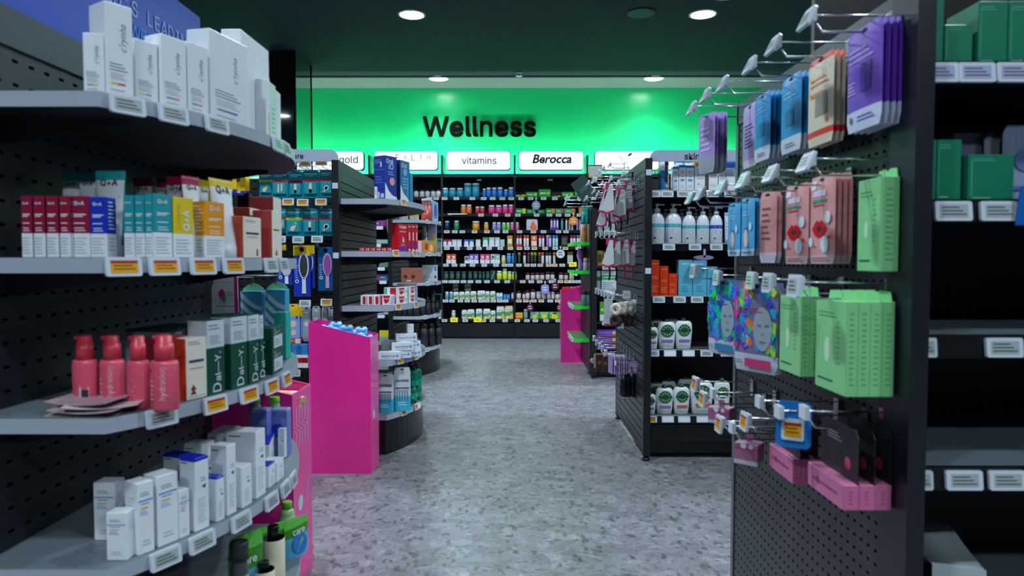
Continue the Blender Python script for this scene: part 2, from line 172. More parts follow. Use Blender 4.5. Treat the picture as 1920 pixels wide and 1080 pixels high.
# ---------------------------------------------------------------- mesh builder
# outlines of the letters used on signs: key style+letter -> advance, vertices (thousandths), triangles
GL = {'rv':(389,[163,0,17,379,84,379,165,155,177,121,187,87,196,53,206,21,184,21,194,53,203,87,213,121,224,155,305,379,371,379,226,0],[0,2,1,0,3,2,12,14,13,12,15,14,0,4,3,11,15,12,0,5,4,10,15,11,0,9,5,9,6,5,9,6,10,6,15,10,0,8,9,7,15,6,0,7,8,0,15,7]),'ri':(167,[84,443,67,446,54,455,44,468,41,483,44,499,54,512,67,521,84,524,100,521,114,512,123,499,126,483,123,468,114,455,100,446,53,0,53,379,114,379,114,0],[16,18,17,16,19,18,7,9,8,6,9,7,6,10,9,5,10,6,5,11,10,4,11,5,4,12,11,3,12,4,3,13,12,2,13,3,2,14,13,1,14,2,1,15,14,0,15,1]),'rt':(227,[204,379,204,327,6,327,6,379,65,471,126,471,126,98,128,76,136,61,150,53,170,50,177,50,185,51,194,52,202,54,213,2,203,-1,192,-3,180,-4,168,-4,125,2,92,21,72,52,65,93],[23,5,4,23,6,5,2,0,3,2,1,0,23,7,6,22,7,23,22,8,7,22,9,8,13,15,14,22,10,9,12,15,13,21,10,22,11,15,12,10,15,11,21,15,10,20,15,21,19,15,20,19,16,15,19,17,16,19,18,17]),'ra':(389,[160,-9,126,-5,94,5,68,22,48,45,35,73,30,108,34,138,43,161,58,179,78,193,100,203,125,211,152,216,178,220,209,224,234,227,252,230,265,235,273,243,276,255,276,257,273,279,267,297,256,311,240,322,220,329,196,331,171,329,149,322,132,313,118,301,107,288,100,274,41,291,57,322,79,346,104,364,133,375,163,382,194,384,215,383,239,379,263,372,286,360,306,343,322,320,333,290,337,251,337,0,277,0,277,52,272,52,264,38,252,25,236,12,215,1,190,-6,170,45,202,49,228,59,248,74,263,93,272,115,276,138,276,190,270,186,259,182,246,179,231,176,216,173,200,171,186,169,175,168,154,164,134,159,117,150,103,139,95,124,92,105,94,87,102,72,114,61,130,52,149,47],[39,41,40,39,42,41,38,42,39,38,43,42,37,43,38,37,44,43,36,44,37,36,45,44,35,45,36,35,27,45,27,46,45,35,28,27,26,46,27,35,29,28,25,46,26,35,30,29,34,30,35,24,46,25,24,47,46,34,31,30,23,47,24,34,32,31,22,47,23,33,32,34,22,48,47,21,48,22,20,48,21,19,48,20,19,49,48,18,49,19,17,65,18,65,49,18,16,65,17,15,65,16,14,65,15,13,65,14,12,65,13,11,65,12,10,65,11,9,65,10,9,66,65,64,49,65,9,67,66,9,68,67,8,68,9,8,69,68,8,70,69,8,71,70,8,72,71,8,73,72,8,74,73,8,75,74,7,75,8,7,76,75,7,77,76,7,78,77,63,49,64,6,78,7,6,79,78,62,49,63,5,79,6,5,80,79,61,51,62,51,49,62,5,81,80,60,51,61,4,81,5,4,82,81,4,83,82,59,52,60,52,51,60,4,84,83,59,53,52,50,49,51,58,53,59,4,58,84,4,53,58,3,53,4,3,54,53,3,55,54,2,55,3,2,56,55,1,56,2,1,57,56,0,57,1]),'rm':(610,[53,0,53,379,112,379,112,295,108,295,118,323,132,346,151,363,172,376,195,384,219,386,257,380,287,361,309,331,321,295,312,295,322,321,337,343,357,361,381,375,407,383,437,386,468,383,497,372,522,354,541,328,553,296,557,255,557,0,496,0,496,254,490,289,473,313,447,326,419,330,395,328,374,320,358,307,345,290,338,270,335,247,335,0,274,0,274,260,269,288,253,311,229,326,199,330,178,328,158,320,140,307,126,289,117,266,114,238,114,0],[9,11,10,20,22,21,8,11,9,19,22,20,19,23,22,8,12,11,0,2,1,0,4,2,4,3,2,7,12,8,18,23,19,18,24,23,6,12,7,17,24,18,6,13,12,17,25,24,5,47,6,47,13,6,16,34,17,34,25,17,47,46,13,46,14,13,5,48,47,16,35,34,33,25,34,33,26,25,5,49,48,16,36,35,32,26,33,45,14,46,4,49,5,15,36,16,4,50,49,15,37,36,31,26,32,44,15,45,15,14,45,4,51,50,15,38,37,31,27,26,0,52,4,52,51,4,44,38,15,44,39,38,30,27,31,43,39,44,43,40,39,0,53,52,42,40,43,30,28,27,29,28,30,42,41,40,0,54,53]),'rn':(410,[114,227,114,0,53,0,53,379,112,379,112,287,102,287,124,332,152,362,187,379,227,384,264,380,295,369,321,349,341,321,353,285,357,240,357,0,296,0,296,235,290,275,273,304,246,323,210,329,184,326,161,317,141,303,126,283,117,257],[9,11,10,9,12,11,2,4,3,2,6,4,6,5,4,8,12,9,8,13,12,7,13,8,7,23,13,23,14,13,6,25,7,25,24,7,24,23,7,22,14,23,21,14,22,21,15,14,6,26,25,20,15,21,6,27,26,2,28,6,28,27,6,20,16,15,19,16,20,2,0,28,19,17,16,18,17,19,2,1,0]),'rs':(365,[182,-8,145,-5,112,3,84,18,62,38,45,63,36,94,94,107,105,79,124,60,150,49,181,45,217,50,244,62,262,81,268,103,265,121,254,136,237,147,212,155,149,170,104,186,72,208,53,237,47,274,51,305,65,332,87,354,115,370,149,381,187,384,223,381,254,372,279,358,299,339,314,316,324,290,268,277,258,298,243,316,219,328,187,333,156,329,131,317,114,299,109,277,112,258,124,243,144,232,172,223,229,209,275,194,306,171,325,142,331,107,326,75,312,47,290,24,260,6,223,-5],[29,31,30,29,32,31,28,32,29,28,33,32,27,33,28,27,34,33,26,34,27,26,41,34,41,35,34,26,42,41,40,35,41,25,42,26,25,43,42,39,35,40,25,44,43,39,36,35,38,36,39,24,44,25,24,45,44,37,36,38,24,46,45,23,46,24,23,47,46,23,48,47,22,48,23,22,49,48,22,50,49,22,51,50,21,51,22,21,52,51,20,52,21,20,53,52,19,53,20,18,53,19,17,53,18,17,54,53,16,54,17,15,54,16,6,8,7,15,55,54,14,55,15,5,8,6,13,55,14,5,9,8,13,56,55,4,9,5,12,56,13,4,10,9,11,56,12,4,11,10,11,57,56,4,57,11,3,57,4,3,58,57,2,58,3,2,59,58,1,59,2,1,0,59]),'rk':(381,[110,137,110,212,121,212,284,379,360,379,184,199,177,199,53,0,53,509,114,509,114,0,294,0,148,186,191,229,372,0],[7,9,8,7,1,9,1,10,9,2,4,3,2,13,4,13,5,4,2,12,13,5,14,13,7,0,1,10,2,1,10,12,2,0,5,6,0,14,5,10,11,12,7,14,0,10,14,7,11,14,10]),'rc':(396,[207,-8,159,-2,117,16,82,46,56,85,40,133,34,187,40,243,56,291,82,330,117,360,159,378,207,384,234,383,260,377,284,368,305,356,324,341,340,322,353,301,362,277,303,262,298,276,290,289,281,301,270,311,257,319,242,325,226,329,207,330,173,325,145,310,124,287,108,258,99,224,96,187,99,151,108,117,124,89,145,66,173,51,207,46,226,48,243,52,258,58,271,66,282,76,292,89,299,102,304,117,363,102,354,78,341,56,325,37,306,21,285,9,261,-1,235,-6],[11,13,12,11,14,13,10,14,11,10,15,14,10,16,15,9,16,10,9,17,16,9,29,17,29,18,17,8,30,9,30,29,9,28,18,29,27,18,28,8,31,30,26,18,27,26,19,18,25,19,26,24,19,25,8,32,31,23,19,24,23,20,19,7,32,8,22,20,23,7,33,32,22,21,20,7,34,33,6,34,7,6,35,34,5,35,6,5,36,35,5,37,36,4,37,5,4,38,37,48,50,49,48,51,50,47,51,48,46,51,47,4,39,38,3,39,4,46,52,51,45,52,46,44,52,45,3,40,39,43,52,44,43,53,52,42,53,43,3,41,40,41,53,42,3,53,41,2,53,3,2,54,53,2,55,54,1,55,2,1,56,55,1,57,56,0,57,1]),'rr':(259,[53,0,53,379,112,379,112,321,115,321,130,347,152,367,181,380,213,385,221,385,229,384,237,384,243,384,243,322,239,323,230,324,219,325,207,326,182,323,159,315,140,301,126,284,117,262,114,237,114,0],[7,9,8,7,10,9,7,11,10,7,12,11,7,13,12,6,13,7,0,2,1,0,3,2,5,13,6,4,17,5,17,16,5,16,15,5,15,14,5,14,13,5,4,18,17,4,19,18,0,4,3,0,22,4,22,21,4,21,20,4,20,19,4,0,23,22,0,24,23]),'ro':(415,[207,-8,159,-2,117,16,82,46,56,85,40,133,34,187,40,243,56,291,82,330,117,360,159,378,207,384,256,378,299,360,333,330,359,291,376,243,381,187,376,133,359,85,333,46,299,16,256,-2,207,46,242,51,270,66,292,89,307,117,316,151,319,187,316,224,307,258,292,287,270,310,242,325,207,330,173,325,145,310,124,287,108,258,99,224,96,187,99,151,108,117,124,89,145,66,173,51],[11,13,12,10,13,11,10,14,13,9,14,10,9,15,14,8,37,9,37,36,9,36,15,9,36,35,15,35,16,15,8,38,37,34,16,35,8,39,38,33,16,34,7,39,8,33,17,16,7,40,39,32,17,33,7,41,40,31,17,32,6,41,7,31,18,17,6,42,41,30,18,31,5,42,6,5,43,42,29,18,30,29,19,18,5,44,43,28,19,29,28,20,19,4,44,5,4,45,44,27,20,28,4,46,45,26,20,27,3,46,4,26,21,20,3,47,46,25,21,26,3,24,47,24,21,25,3,21,24,2,21,3,2,22,21,1,22,2,1,23,22,0,23,1]),'re':(404,[212,-8,161,-2,117,16,82,46,56,85,40,132,34,187,39,242,55,290,81,329,115,359,157,378,205,384,236,382,266,374,294,361,319,341,341,315,357,282,368,242,371,194,371,169,75,169,75,221,338,221,310,202,307,237,298,269,283,294,263,314,237,326,205,330,173,326,146,313,125,294,109,270,99,241,96,211,96,178,100,139,110,106,128,80,151,61,179,50,212,46,234,48,254,53,271,61,285,73,297,88,306,105,365,91,353,63,335,39,311,19,283,4,249,-5],[11,13,12,11,14,13,10,14,11,10,15,14,10,16,15,9,16,10,9,31,16,31,17,16,9,32,31,30,17,31,8,32,9,29,17,30,8,33,32,29,18,17,28,18,29,8,34,33,27,18,28,8,35,34,7,35,8,27,19,18,7,36,35,26,19,27,26,24,19,24,20,19,6,23,7,23,36,7,23,37,36,25,24,26,6,22,23,37,24,23,37,20,24,38,20,37,38,21,20,5,22,6,39,21,38,5,21,22,5,39,21,5,40,39,4,40,5,4,41,40,49,51,50,49,52,51,48,52,49,3,41,4,3,42,41,47,52,48,47,53,52,3,43,42,46,53,47,45,53,46,3,44,43,44,53,45,3,53,44,2,53,3,2,54,53,2,55,54,1,55,2,1,56,55,0,56,1]),'rf':(254,[228,379,228,327,6,327,6,379,81,0,81,432,84,461,96,486,113,505,135,519,161,527,187,530,207,529,222,527,234,524,243,521,227,468,222,470,215,472,206,473,195,474,171,470,154,460,145,443,142,419,142,0],[10,12,11,10,13,12,9,13,10,9,14,13,9,15,14,9,16,15,8,17,9,17,16,9,7,19,8,19,18,8,18,17,8,6,20,7,20,19,7,6,21,20,6,22,21,5,22,6,5,23,22,5,24,23,4,24,5,4,25,24,2,0,3,2,1,0]),'rg':(425,[207,-151,168,-148,134,-140,105,-127,82,-110,64,-91,51,-69,101,-41,110,-53,122,-66,136,-78,154,-88,178,-95,207,-97,249,-92,282,-75,304,-47,311,-6,311,68,306,68,298,56,287,41,272,28,252,16,227,8,195,5,152,10,113,27,80,53,55,90,39,136,34,191,39,246,55,293,80,332,112,361,152,378,196,384,228,382,253,373,273,360,288,346,299,331,308,319,313,319,313,379,372,379,372,-9,367,-54,350,-90,324,-117,291,-136,251,-147,205,59,237,63,264,75,285,95,300,121,309,154,312,193,309,231,300,264,285,291,264,312,237,325,205,330,172,325,145,312,124,290,109,262,99,229,96,193,99,155,109,123,124,96,145,76,172,63],[36,38,37,36,39,38,44,46,45,44,47,46,35,39,36,35,40,39,34,40,35,34,41,40,34,42,41,33,66,34,66,65,34,65,42,34,65,43,42,64,43,65,63,43,64,33,67,66,63,44,43,63,62,44,62,61,44,61,60,44,60,47,44,33,68,67,32,68,33,32,69,68,32,70,69,31,70,32,59,47,60,31,71,70,31,72,71,58,47,59,30,72,31,30,73,72,57,47,58,29,73,30,29,74,73,56,18,57,18,47,57,29,75,74,55,18,56,28,75,29,28,76,75,54,19,55,19,18,55,54,20,19,17,47,18,28,53,76,53,20,54,28,20,53,28,21,20,27,21,28,27,22,21,27,23,22,26,23,27,26,24,23,25,24,26,16,47,17,16,48,47,6,8,7,15,48,16,6,9,8,15,49,48,6,10,9,5,10,6,14,49,15,5,11,10,5,12,11,14,50,49,4,12,5,13,50,14,4,13,12,4,50,13,3,50,4,3,51,50,2,51,3,2,52,51,1,52,2,1,0,52]),'rl':(189,[139,-2,101,3,74,20,58,47,53,84,53,509,114,509,114,99,115,77,120,62,130,54,146,52,154,52,160,53,165,53,170,54,181,3,172,1,162,-1,151,-2],[4,6,5,4,7,6,4,8,7,3,8,4,3,9,8,3,10,9,3,11,10,14,16,15,13,16,14,12,16,13,11,16,12,3,16,11,2,16,3,1,16,2,0,16,1,0,17,16,0,18,17,0,19,18]),'rd':(424,[195,-8,151,-2,111,16,79,45,55,84,39,133,34,189,39,245,55,293,79,332,112,361,151,378,196,384,228,381,253,373,272,360,287,346,298,331,306,319,311,319,311,509,372,509,372,0,313,0,313,59,307,59,298,46,287,31,272,17,252,4,227,-5,205,47,236,51,263,65,284,86,299,115,309,150,312,189,309,229,300,263,284,291,263,312,237,325,205,330,172,325,145,311,124,290,108,261,99,227,96,189,99,151,109,117,124,88,145,66,172,51],[19,21,20,19,22,21,11,13,12,11,14,13,10,14,11,10,15,14,9,15,10,9,16,15,9,17,16,8,44,9,44,43,9,43,17,9,43,18,17,42,18,43,41,18,42,8,45,44,41,19,18,41,40,19,40,39,19,39,22,19,8,46,45,7,46,8,7,47,46,38,22,39,7,48,47,6,48,7,37,22,38,6,49,48,6,50,49,36,22,37,5,50,6,5,51,50,35,22,36,4,51,5,4,52,51,34,24,35,24,22,35,4,53,52,33,24,34,3,53,4,3,54,53,32,25,33,25,24,33,32,26,25,23,22,24,3,31,54,31,26,32,3,26,31,3,27,26,2,27,3,2,28,27,2,29,28,1,29,2,1,30,29,0,30,1]),'rW':(686,[155,0,16,509,82,509,163,196,170,171,175,145,181,120,187,94,192,67,197,40,189,40,194,67,200,94,205,120,211,145,218,171,224,196,306,509,380,509,462,196,468,171,474,145,480,120,486,94,492,67,497,40,488,40,493,67,499,94,504,120,510,145,517,171,523,196,603,509,670,509,530,0,455,0,368,323,359,356,351,391,344,431,336,475,350,475,342,433,335,395,327,359,318,323,230,0],[0,2,1,0,3,2,16,41,17,41,18,17,41,42,18,42,19,18,32,34,33,32,35,34,16,43,41,43,40,41,43,40,42,40,19,42,16,44,43,39,19,40,16,45,44,38,19,39,16,46,45,37,19,38,16,47,46,36,19,37,0,4,3,15,47,16,36,20,19,31,35,32,0,5,4,14,47,15,36,21,20,30,35,31,0,6,5,13,47,14,36,22,21,29,35,30,0,7,6,12,47,13,36,23,22,28,35,29,0,8,7,11,47,12,36,24,23,27,35,28,0,10,8,10,9,8,10,47,11,36,26,24,26,25,24,26,35,27,0,47,10,36,35,26]),'rQ':(533,[245,159,313,159,369,85,384,65,468,-48,401,-48,346,27,331,46,267,-7,205,1,150,25,105,63,70,115,48,179,40,254,48,329,70,393,105,445,150,484,205,508,267,516,329,508,384,484,429,445,464,393,486,329,493,254,486,179,464,115,429,63,384,25,329,1,267,53,310,59,349,76,383,105,408,144,425,194,430,254,425,314,408,365,383,404,349,433,310,450,267,456,223,450,184,433,151,404,125,364,109,314,103,254,109,194,125,144,151,105,184,76,223,59],[19,21,20,18,21,19,18,22,21,17,22,18,17,44,22,44,23,22,17,45,44,43,23,44,42,23,43,17,46,45,16,46,17,42,24,23,41,24,42,16,47,46,40,24,41,16,48,47,15,48,16,40,25,24,39,25,40,15,49,48,14,49,15,39,26,25,38,26,39,14,50,49,13,50,14,13,51,50,37,26,38,37,27,26,13,52,51,36,27,37,12,52,13,36,28,27,7,1,0,7,34,1,34,2,1,12,53,52,35,28,36,11,53,12,35,29,28,11,54,53,34,2,35,2,29,35,3,29,2,11,55,54,33,7,34,4,29,3,30,4,29,10,55,11,10,32,55,32,7,33,10,7,32,10,6,7,10,31,6,31,5,6,9,31,10,31,4,30,9,8,31,5,4,31]),'r+':(453,[198,34,198,364,255,364,255,34,61,172,61,226,391,226,391,172],[0,2,1,0,3,2,4,6,5,4,7,6]),'rA':(480,[16,0,201,509,276,509,463,0,395,0,287,302,276,334,264,372,250,420,232,478,245,478,228,419,213,371,201,333,191,302,85,0,110,142,110,199,370,199,370,142],[0,9,1,9,2,1,9,10,2,10,3,2,0,17,9,17,11,9,11,8,9,11,8,10,8,18,10,18,3,10,7,18,8,17,12,11,6,18,7,17,13,12,5,18,6,17,14,13,17,16,14,16,15,14,4,19,5,19,18,5,0,16,17,16,18,17,16,19,18,19,3,18,0,15,16,4,3,19]),'rD':(502,[219,0,96,0,96,57,215,57,272,63,318,81,354,110,379,149,394,198,399,255,394,312,379,361,354,399,320,428,275,446,221,452,93,452,93,509,225,509,294,501,353,478,399,441,433,391,455,329,462,255,455,181,433,119,398,68,351,31,291,8,125,509,125,0,60,0,60,509],[32,17,33,17,30,33,32,16,17,30,18,17,31,18,30,31,15,18,15,19,18,15,20,19,15,21,20,32,15,16,32,2,15,2,31,15,31,14,15,31,13,14,31,12,13,31,11,12,31,10,11,31,9,10,31,8,9,31,3,8,3,7,8,3,6,7,3,5,6,3,4,5,32,1,2,31,3,2]),'rY':(472,[203,0,203,208,16,509,91,509,192,344,208,318,222,292,236,264,250,230,224,230,237,265,251,293,265,318,280,344,381,509,455,509,268,208,268,0],[1,3,2,1,4,3,13,15,14,13,16,15,1,5,4,12,16,13,11,16,12,1,6,5,10,16,11,1,7,6,9,8,10,8,16,10,1,8,7,1,16,8,0,16,1,0,17,16]),'r.':(188,[95,-4,78,-1,63,9,53,24,50,41,53,59,63,73,78,83,95,87,113,83,128,73,138,59,141,41,138,24,128,9,113,-1],[7,9,8,6,9,7,6,10,9,5,10,6,5,11,10,4,11,5,4,12,11,3,12,4,3,13,12,2,13,3,2,14,13,1,14,2,1,15,14,0,15,1]),'r—':(699,[699,244,699,188,0,188,0,244],[2,0,3,2,1,0]),'rC':(510,[267,-7,205,1,150,25,104,63,70,115,48,179,40,254,48,329,70,393,104,445,150,484,205,508,267,516,305,513,340,504,373,490,402,471,427,447,448,418,463,385,473,348,408,348,401,373,389,395,375,413,357,428,337,440,315,449,292,454,267,456,223,450,184,432,150,403,125,364,109,314,103,254,109,194,125,145,151,105,184,76,223,59,267,53,292,55,315,60,337,69,357,81,375,96,389,114,401,136,408,160,473,160,463,124,448,91,428,62,402,38,373,19,341,5,305,-4],[11,13,12,11,14,13,10,14,11,10,15,14,10,16,15,9,16,10,9,29,16,29,17,16,9,30,29,28,17,29,27,17,28,9,31,30,26,17,27,26,18,17,8,31,9,25,18,26,8,32,31,24,18,25,24,19,18,23,19,24,8,33,32,22,19,23,7,33,8,22,20,19,21,20,22,7,34,33,6,34,7,6,35,34,5,35,6,5,36,35,5,37,36,4,37,5,48,50,49,48,51,50,4,38,37,47,51,48,47,52,51,3,38,4,46,52,47,3,39,38,45,52,46,45,53,52,44,53,45,3,40,39,43,53,44,2,40,3,43,54,53,42,54,43,2,41,40,41,54,42,2,54,41,2,55,54,1,55,2,1,56,55,1,57,56,0,57,1]),'rL':(393,[60,0,60,509,125,509,125,57,361,57,361,0],[0,2,1,0,3,2,0,4,3,0,5,4]),'rI':(300,[31,0,31,57,118,57,118,452,31,452,31,509,269,509,269,452,183,452,183,57,269,57,269,0],[4,6,5,4,7,6,3,7,4,2,8,3,8,7,3,2,9,8,0,2,1,0,9,2,0,10,9,0,11,10]),'rS':(447,[224,-9,172,-4,128,9,91,31,64,60,46,96,38,137,104,137,110,110,123,88,142,71,166,59,194,52,224,49,257,52,286,60,311,74,329,92,341,114,346,139,342,161,332,179,316,193,296,205,272,214,245,222,184,239,128,260,86,289,60,326,52,372,58,413,75,448,102,476,138,498,180,511,227,516,275,511,316,498,351,476,377,449,394,415,401,378,337,378,326,412,302,437,267,453,225,459,194,456,167,448,145,435,129,418,118,398,115,376,119,352,131,334,148,319,169,308,191,300,212,293,264,279,287,272,312,264,336,252,359,238,379,220,395,198,405,171,408,139,403,99,386,64,360,34,323,11,278,-4],[35,37,36,34,37,35,34,38,37,33,38,34,33,39,38,33,40,39,32,47,33,47,40,33,32,48,47,46,40,47,32,49,48,45,40,46,45,41,40,31,49,32,31,50,49,44,41,45,31,51,50,31,52,51,44,42,41,30,52,31,43,42,44,30,53,52,30,54,53,29,54,30,29,55,54,29,56,55,28,56,29,28,57,56,28,58,57,28,59,58,28,60,59,27,60,28,27,61,60,27,62,61,27,63,62,26,63,27,26,64,63,25,64,26,25,65,64,24,65,25,24,66,65,23,66,24,22,66,23,22,67,66,21,67,22,20,67,21,20,68,67,19,68,20,18,68,19,18,69,68,5,7,6,5,8,7,17,69,18,5,9,8,17,70,69,4,9,5,16,70,17,4,10,9,15,70,16,4,11,10,15,71,70,14,71,15,3,11,4,3,12,11,13,71,14,3,13,12,3,71,13,3,72,71,2,72,3,2,73,72,1,73,2,1,0,73]),'rT':(449,[32,452,32,509,417,509,417,452,257,452,257,0,193,0,193,452],[0,2,1,0,3,2,7,3,0,6,4,7,4,3,7,6,5,4]),'rE':(419,[60,0,60,509,372,509,372,452,125,452,125,286,355,286,355,229,125,229,125,57,375,57,375,0],[0,4,1,4,2,1,4,3,2,0,5,4,0,8,5,8,6,5,8,7,6,0,9,8,0,10,9,0,11,10]),'rR':(449,[60,0,60,509,236,509,290,504,333,489,367,465,390,433,405,395,409,352,405,309,390,271,367,240,333,217,289,203,236,198,96,198,96,255,234,255,269,258,298,267,319,281,334,300,342,324,345,352,342,380,334,405,319,425,298,440,269,449,233,452,125,452,125,0,353,0,230,229,303,229,428,0],[0,16,1,16,30,1,30,2,1,30,3,2,30,4,3,30,5,4,30,29,5,29,28,5,28,6,5,16,31,30,27,6,28,26,6,27,26,7,6,25,7,26,24,7,25,24,8,7,23,8,24,22,8,23,22,9,8,21,9,22,21,10,9,20,10,21,19,10,20,19,11,10,18,11,19,17,11,18,0,15,16,31,17,16,31,33,17,33,11,17,33,34,11,34,12,11,31,14,33,14,32,33,35,12,34,13,35,12,14,35,13,0,14,15,0,31,14,32,35,14]),'rN':(523,[60,0,60,509,136,509,343,183,352,169,363,151,375,130,388,107,401,82,414,55,405,54,402,81,401,108,400,134,399,157,399,178,399,195,399,509,463,509,463,0,387,0,202,290,190,310,177,331,164,354,148,381,130,413,108,452,119,454,121,417,122,384,123,354,124,328,125,307,125,291,125,0],[0,27,1,27,2,1,27,28,2,28,3,2,16,18,17,16,19,18,29,26,28,26,3,28,0,29,27,29,26,27,0,30,29,25,3,26,0,31,30,24,3,25,23,3,24,0,32,31,22,3,23,0,33,32,21,3,22,0,34,33,0,35,34,20,3,21,15,19,16,20,4,3,14,19,15,20,5,4,13,19,14,20,6,5,12,19,13,20,7,6,11,19,12,20,8,7,20,10,8,10,9,8,10,19,11,20,19,10]),'rO':(533,[267,-7,205,1,150,25,105,63,70,115,48,179,40,254,48,329,70,393,105,445,150,484,205,508,267,516,329,508,384,484,429,445,464,393,486,329,493,254,486,179,464,115,429,63,384,25,329,1,267,53,310,59,349,76,383,105,408,144,425,194,430,254,425,314,408,365,383,404,349,433,310,450,267,456,223,450,184,433,151,404,125,364,109,314,103,254,109,194,125,144,151,105,184,76,223,59],[11,13,12,10,13,11,10,14,13,9,14,10,9,36,14,36,15,14,9,37,36,35,15,36,34,15,35,9,38,37,8,38,9,34,16,15,33,16,34,8,39,38,32,16,33,8,40,39,7,40,8,32,17,16,31,17,32,7,41,40,6,41,7,31,18,17,30,18,31,6,42,41,5,42,6,5,43,42,29,18,30,29,19,18,5,44,43,28,19,29,4,44,5,28,20,19,4,45,44,27,20,28,3,45,4,27,21,20,3,46,45,26,21,27,3,47,46,25,21,26,25,22,21,2,47,3,2,24,47,24,22,25,2,22,24,1,22,2,1,23,22,1,0,23]),'rG':(520,[269,-7,205,1,149,25,104,64,69,116,47,179,40,254,47,329,69,393,103,445,149,484,203,508,265,516,304,513,340,504,374,489,403,469,429,445,449,416,465,384,474,349,408,349,399,372,387,393,373,411,356,427,337,439,315,448,291,454,265,456,222,450,183,432,150,404,125,364,109,314,103,254,109,194,125,145,151,105,184,76,224,59,269,53,309,57,345,71,374,93,396,123,410,160,415,202,434,199,283,199,283,256,478,256,478,200,471,141,451,91,419,50,377,19,326,0],[11,13,12,11,14,13,10,14,11,10,15,14,10,16,15,9,16,10,9,29,16,29,17,16,9,30,29,28,17,29,27,17,28,9,31,30,26,17,27,8,31,9,26,18,17,25,18,26,8,32,31,24,18,25,24,19,18,23,19,24,8,33,32,7,33,8,22,19,23,22,20,19,21,20,22,7,34,33,6,34,7,6,35,34,49,51,50,49,47,51,47,52,51,5,35,6,5,36,35,49,46,47,48,52,47,48,53,52,46,48,49,46,53,48,5,37,36,4,37,5,45,53,46,4,38,37,45,54,53,44,54,45,3,38,4,3,39,38,43,54,44,43,55,54,3,40,39,42,55,43,2,40,3,2,41,40,41,55,42,2,55,41,2,56,55,1,56,2,1,57,56,0,57,1]),"r'":(206,[78,318,70,509,136,509,128,318],[0,2,1,0,3,2])}
def _letter_d():   # stem plus bowl
    n = 10; o = [(90, 0), (310, 0)] + [(310 + 330 * sin(pi * k / n), 363 - 363 * cos(pi * k / n)) for k in range(1, n)] + [(310, 727), (90, 727)]
    i = [(176, 84), (306, 84)] + [(306 + 244 * sin(pi * k / n), 363 - 279 * cos(pi * k / n)) for k in range(1, n)] + [(306, 643), (176, 643)]
    m = len(o); tr = []
    for k in range(m):
        j = (k + 1) % m; tr += [k, j, m + j, k, m + j, m + k]
    return (730, [c for p in o + i for c in p], tr)
GL['rD'] = _letter_d()
_TX = {}
def text_geo(s, bold=0.0, shear=0.0):
    k = (s, bold, shear)
    if k in _TX: return _TX[k]
    st = 'r'
    if all(c == ' ' or st + c in GL for c in s):
        x = 0; vs = []; fs = []
        for c in s:
            if c == ' ': x += .28; continue
            ad, co, tr = GL[st + c]; b0 = len(vs)
            vs += [(x + co[i] / 1000 + co[i + 1] / 1000 * shear, co[i + 1] / 1000) for i in range(0, len(co), 2)]
            fs += [tuple(b0 + t for t in tr[i:i + 3]) for i in range(0, len(tr), 3)]
            x += ad / 1000
        if bold > 0:   # heavier weight: the same outline struck with small shifts
            n0 = len(vs); v0, f0 = list(vs), list(fs)
            for t, (dx, dy) in enumerate(((-1, -1), (1, -1), (1, 1), (-1, 1))):
                vs += [(p + dx * bold, c + dy * bold * .8) for p, c in v0]; fs += [tuple(n0 * (t + 1) + i for i in f) for f in f0]
        x0 = min(v[0] for v in vs); x1 = max(v[0] for v in vs); y0 = min(v[1] for v in vs); y1 = max(v[1] for v in vs)
        _TX[k] = ([(p - (x0 + x1) / 2, c - (y0 + y1) / 2) for p, c in vs], fs, x1 - x0, y1 - y0)
        return _TX[k]
    cu = bpy.data.curves.new('t', 'FONT'); cu.body = s; cu.size = 1; cu.offset = bold; cu.shear = shear; cu.resolution_u = 3
    o = bpy.data.objects.new('t', cu)
    me = bpy.data.meshes.new_from_object(o)
    vs = [(v.co.x, v.co.y) for v in me.vertices]; fs = [tuple(p.vertices) for p in me.polygons]
    bpy.data.objects.remove(o); bpy.data.meshes.remove(me); bpy.data.curves.remove(cu)
    x0 = min(v[0] for v in vs); x1 = max(v[0] for v in vs); y0 = min(v[1] for v in vs); y1 = max(v[1] for v in vs)
    vs = [(a - (x0 + x1) / 2, c - (y0 + y1) / 2) for a, c in vs]
    _TX[k] = (vs, fs, x1 - x0, y1 - y0)
    return _TX[k]

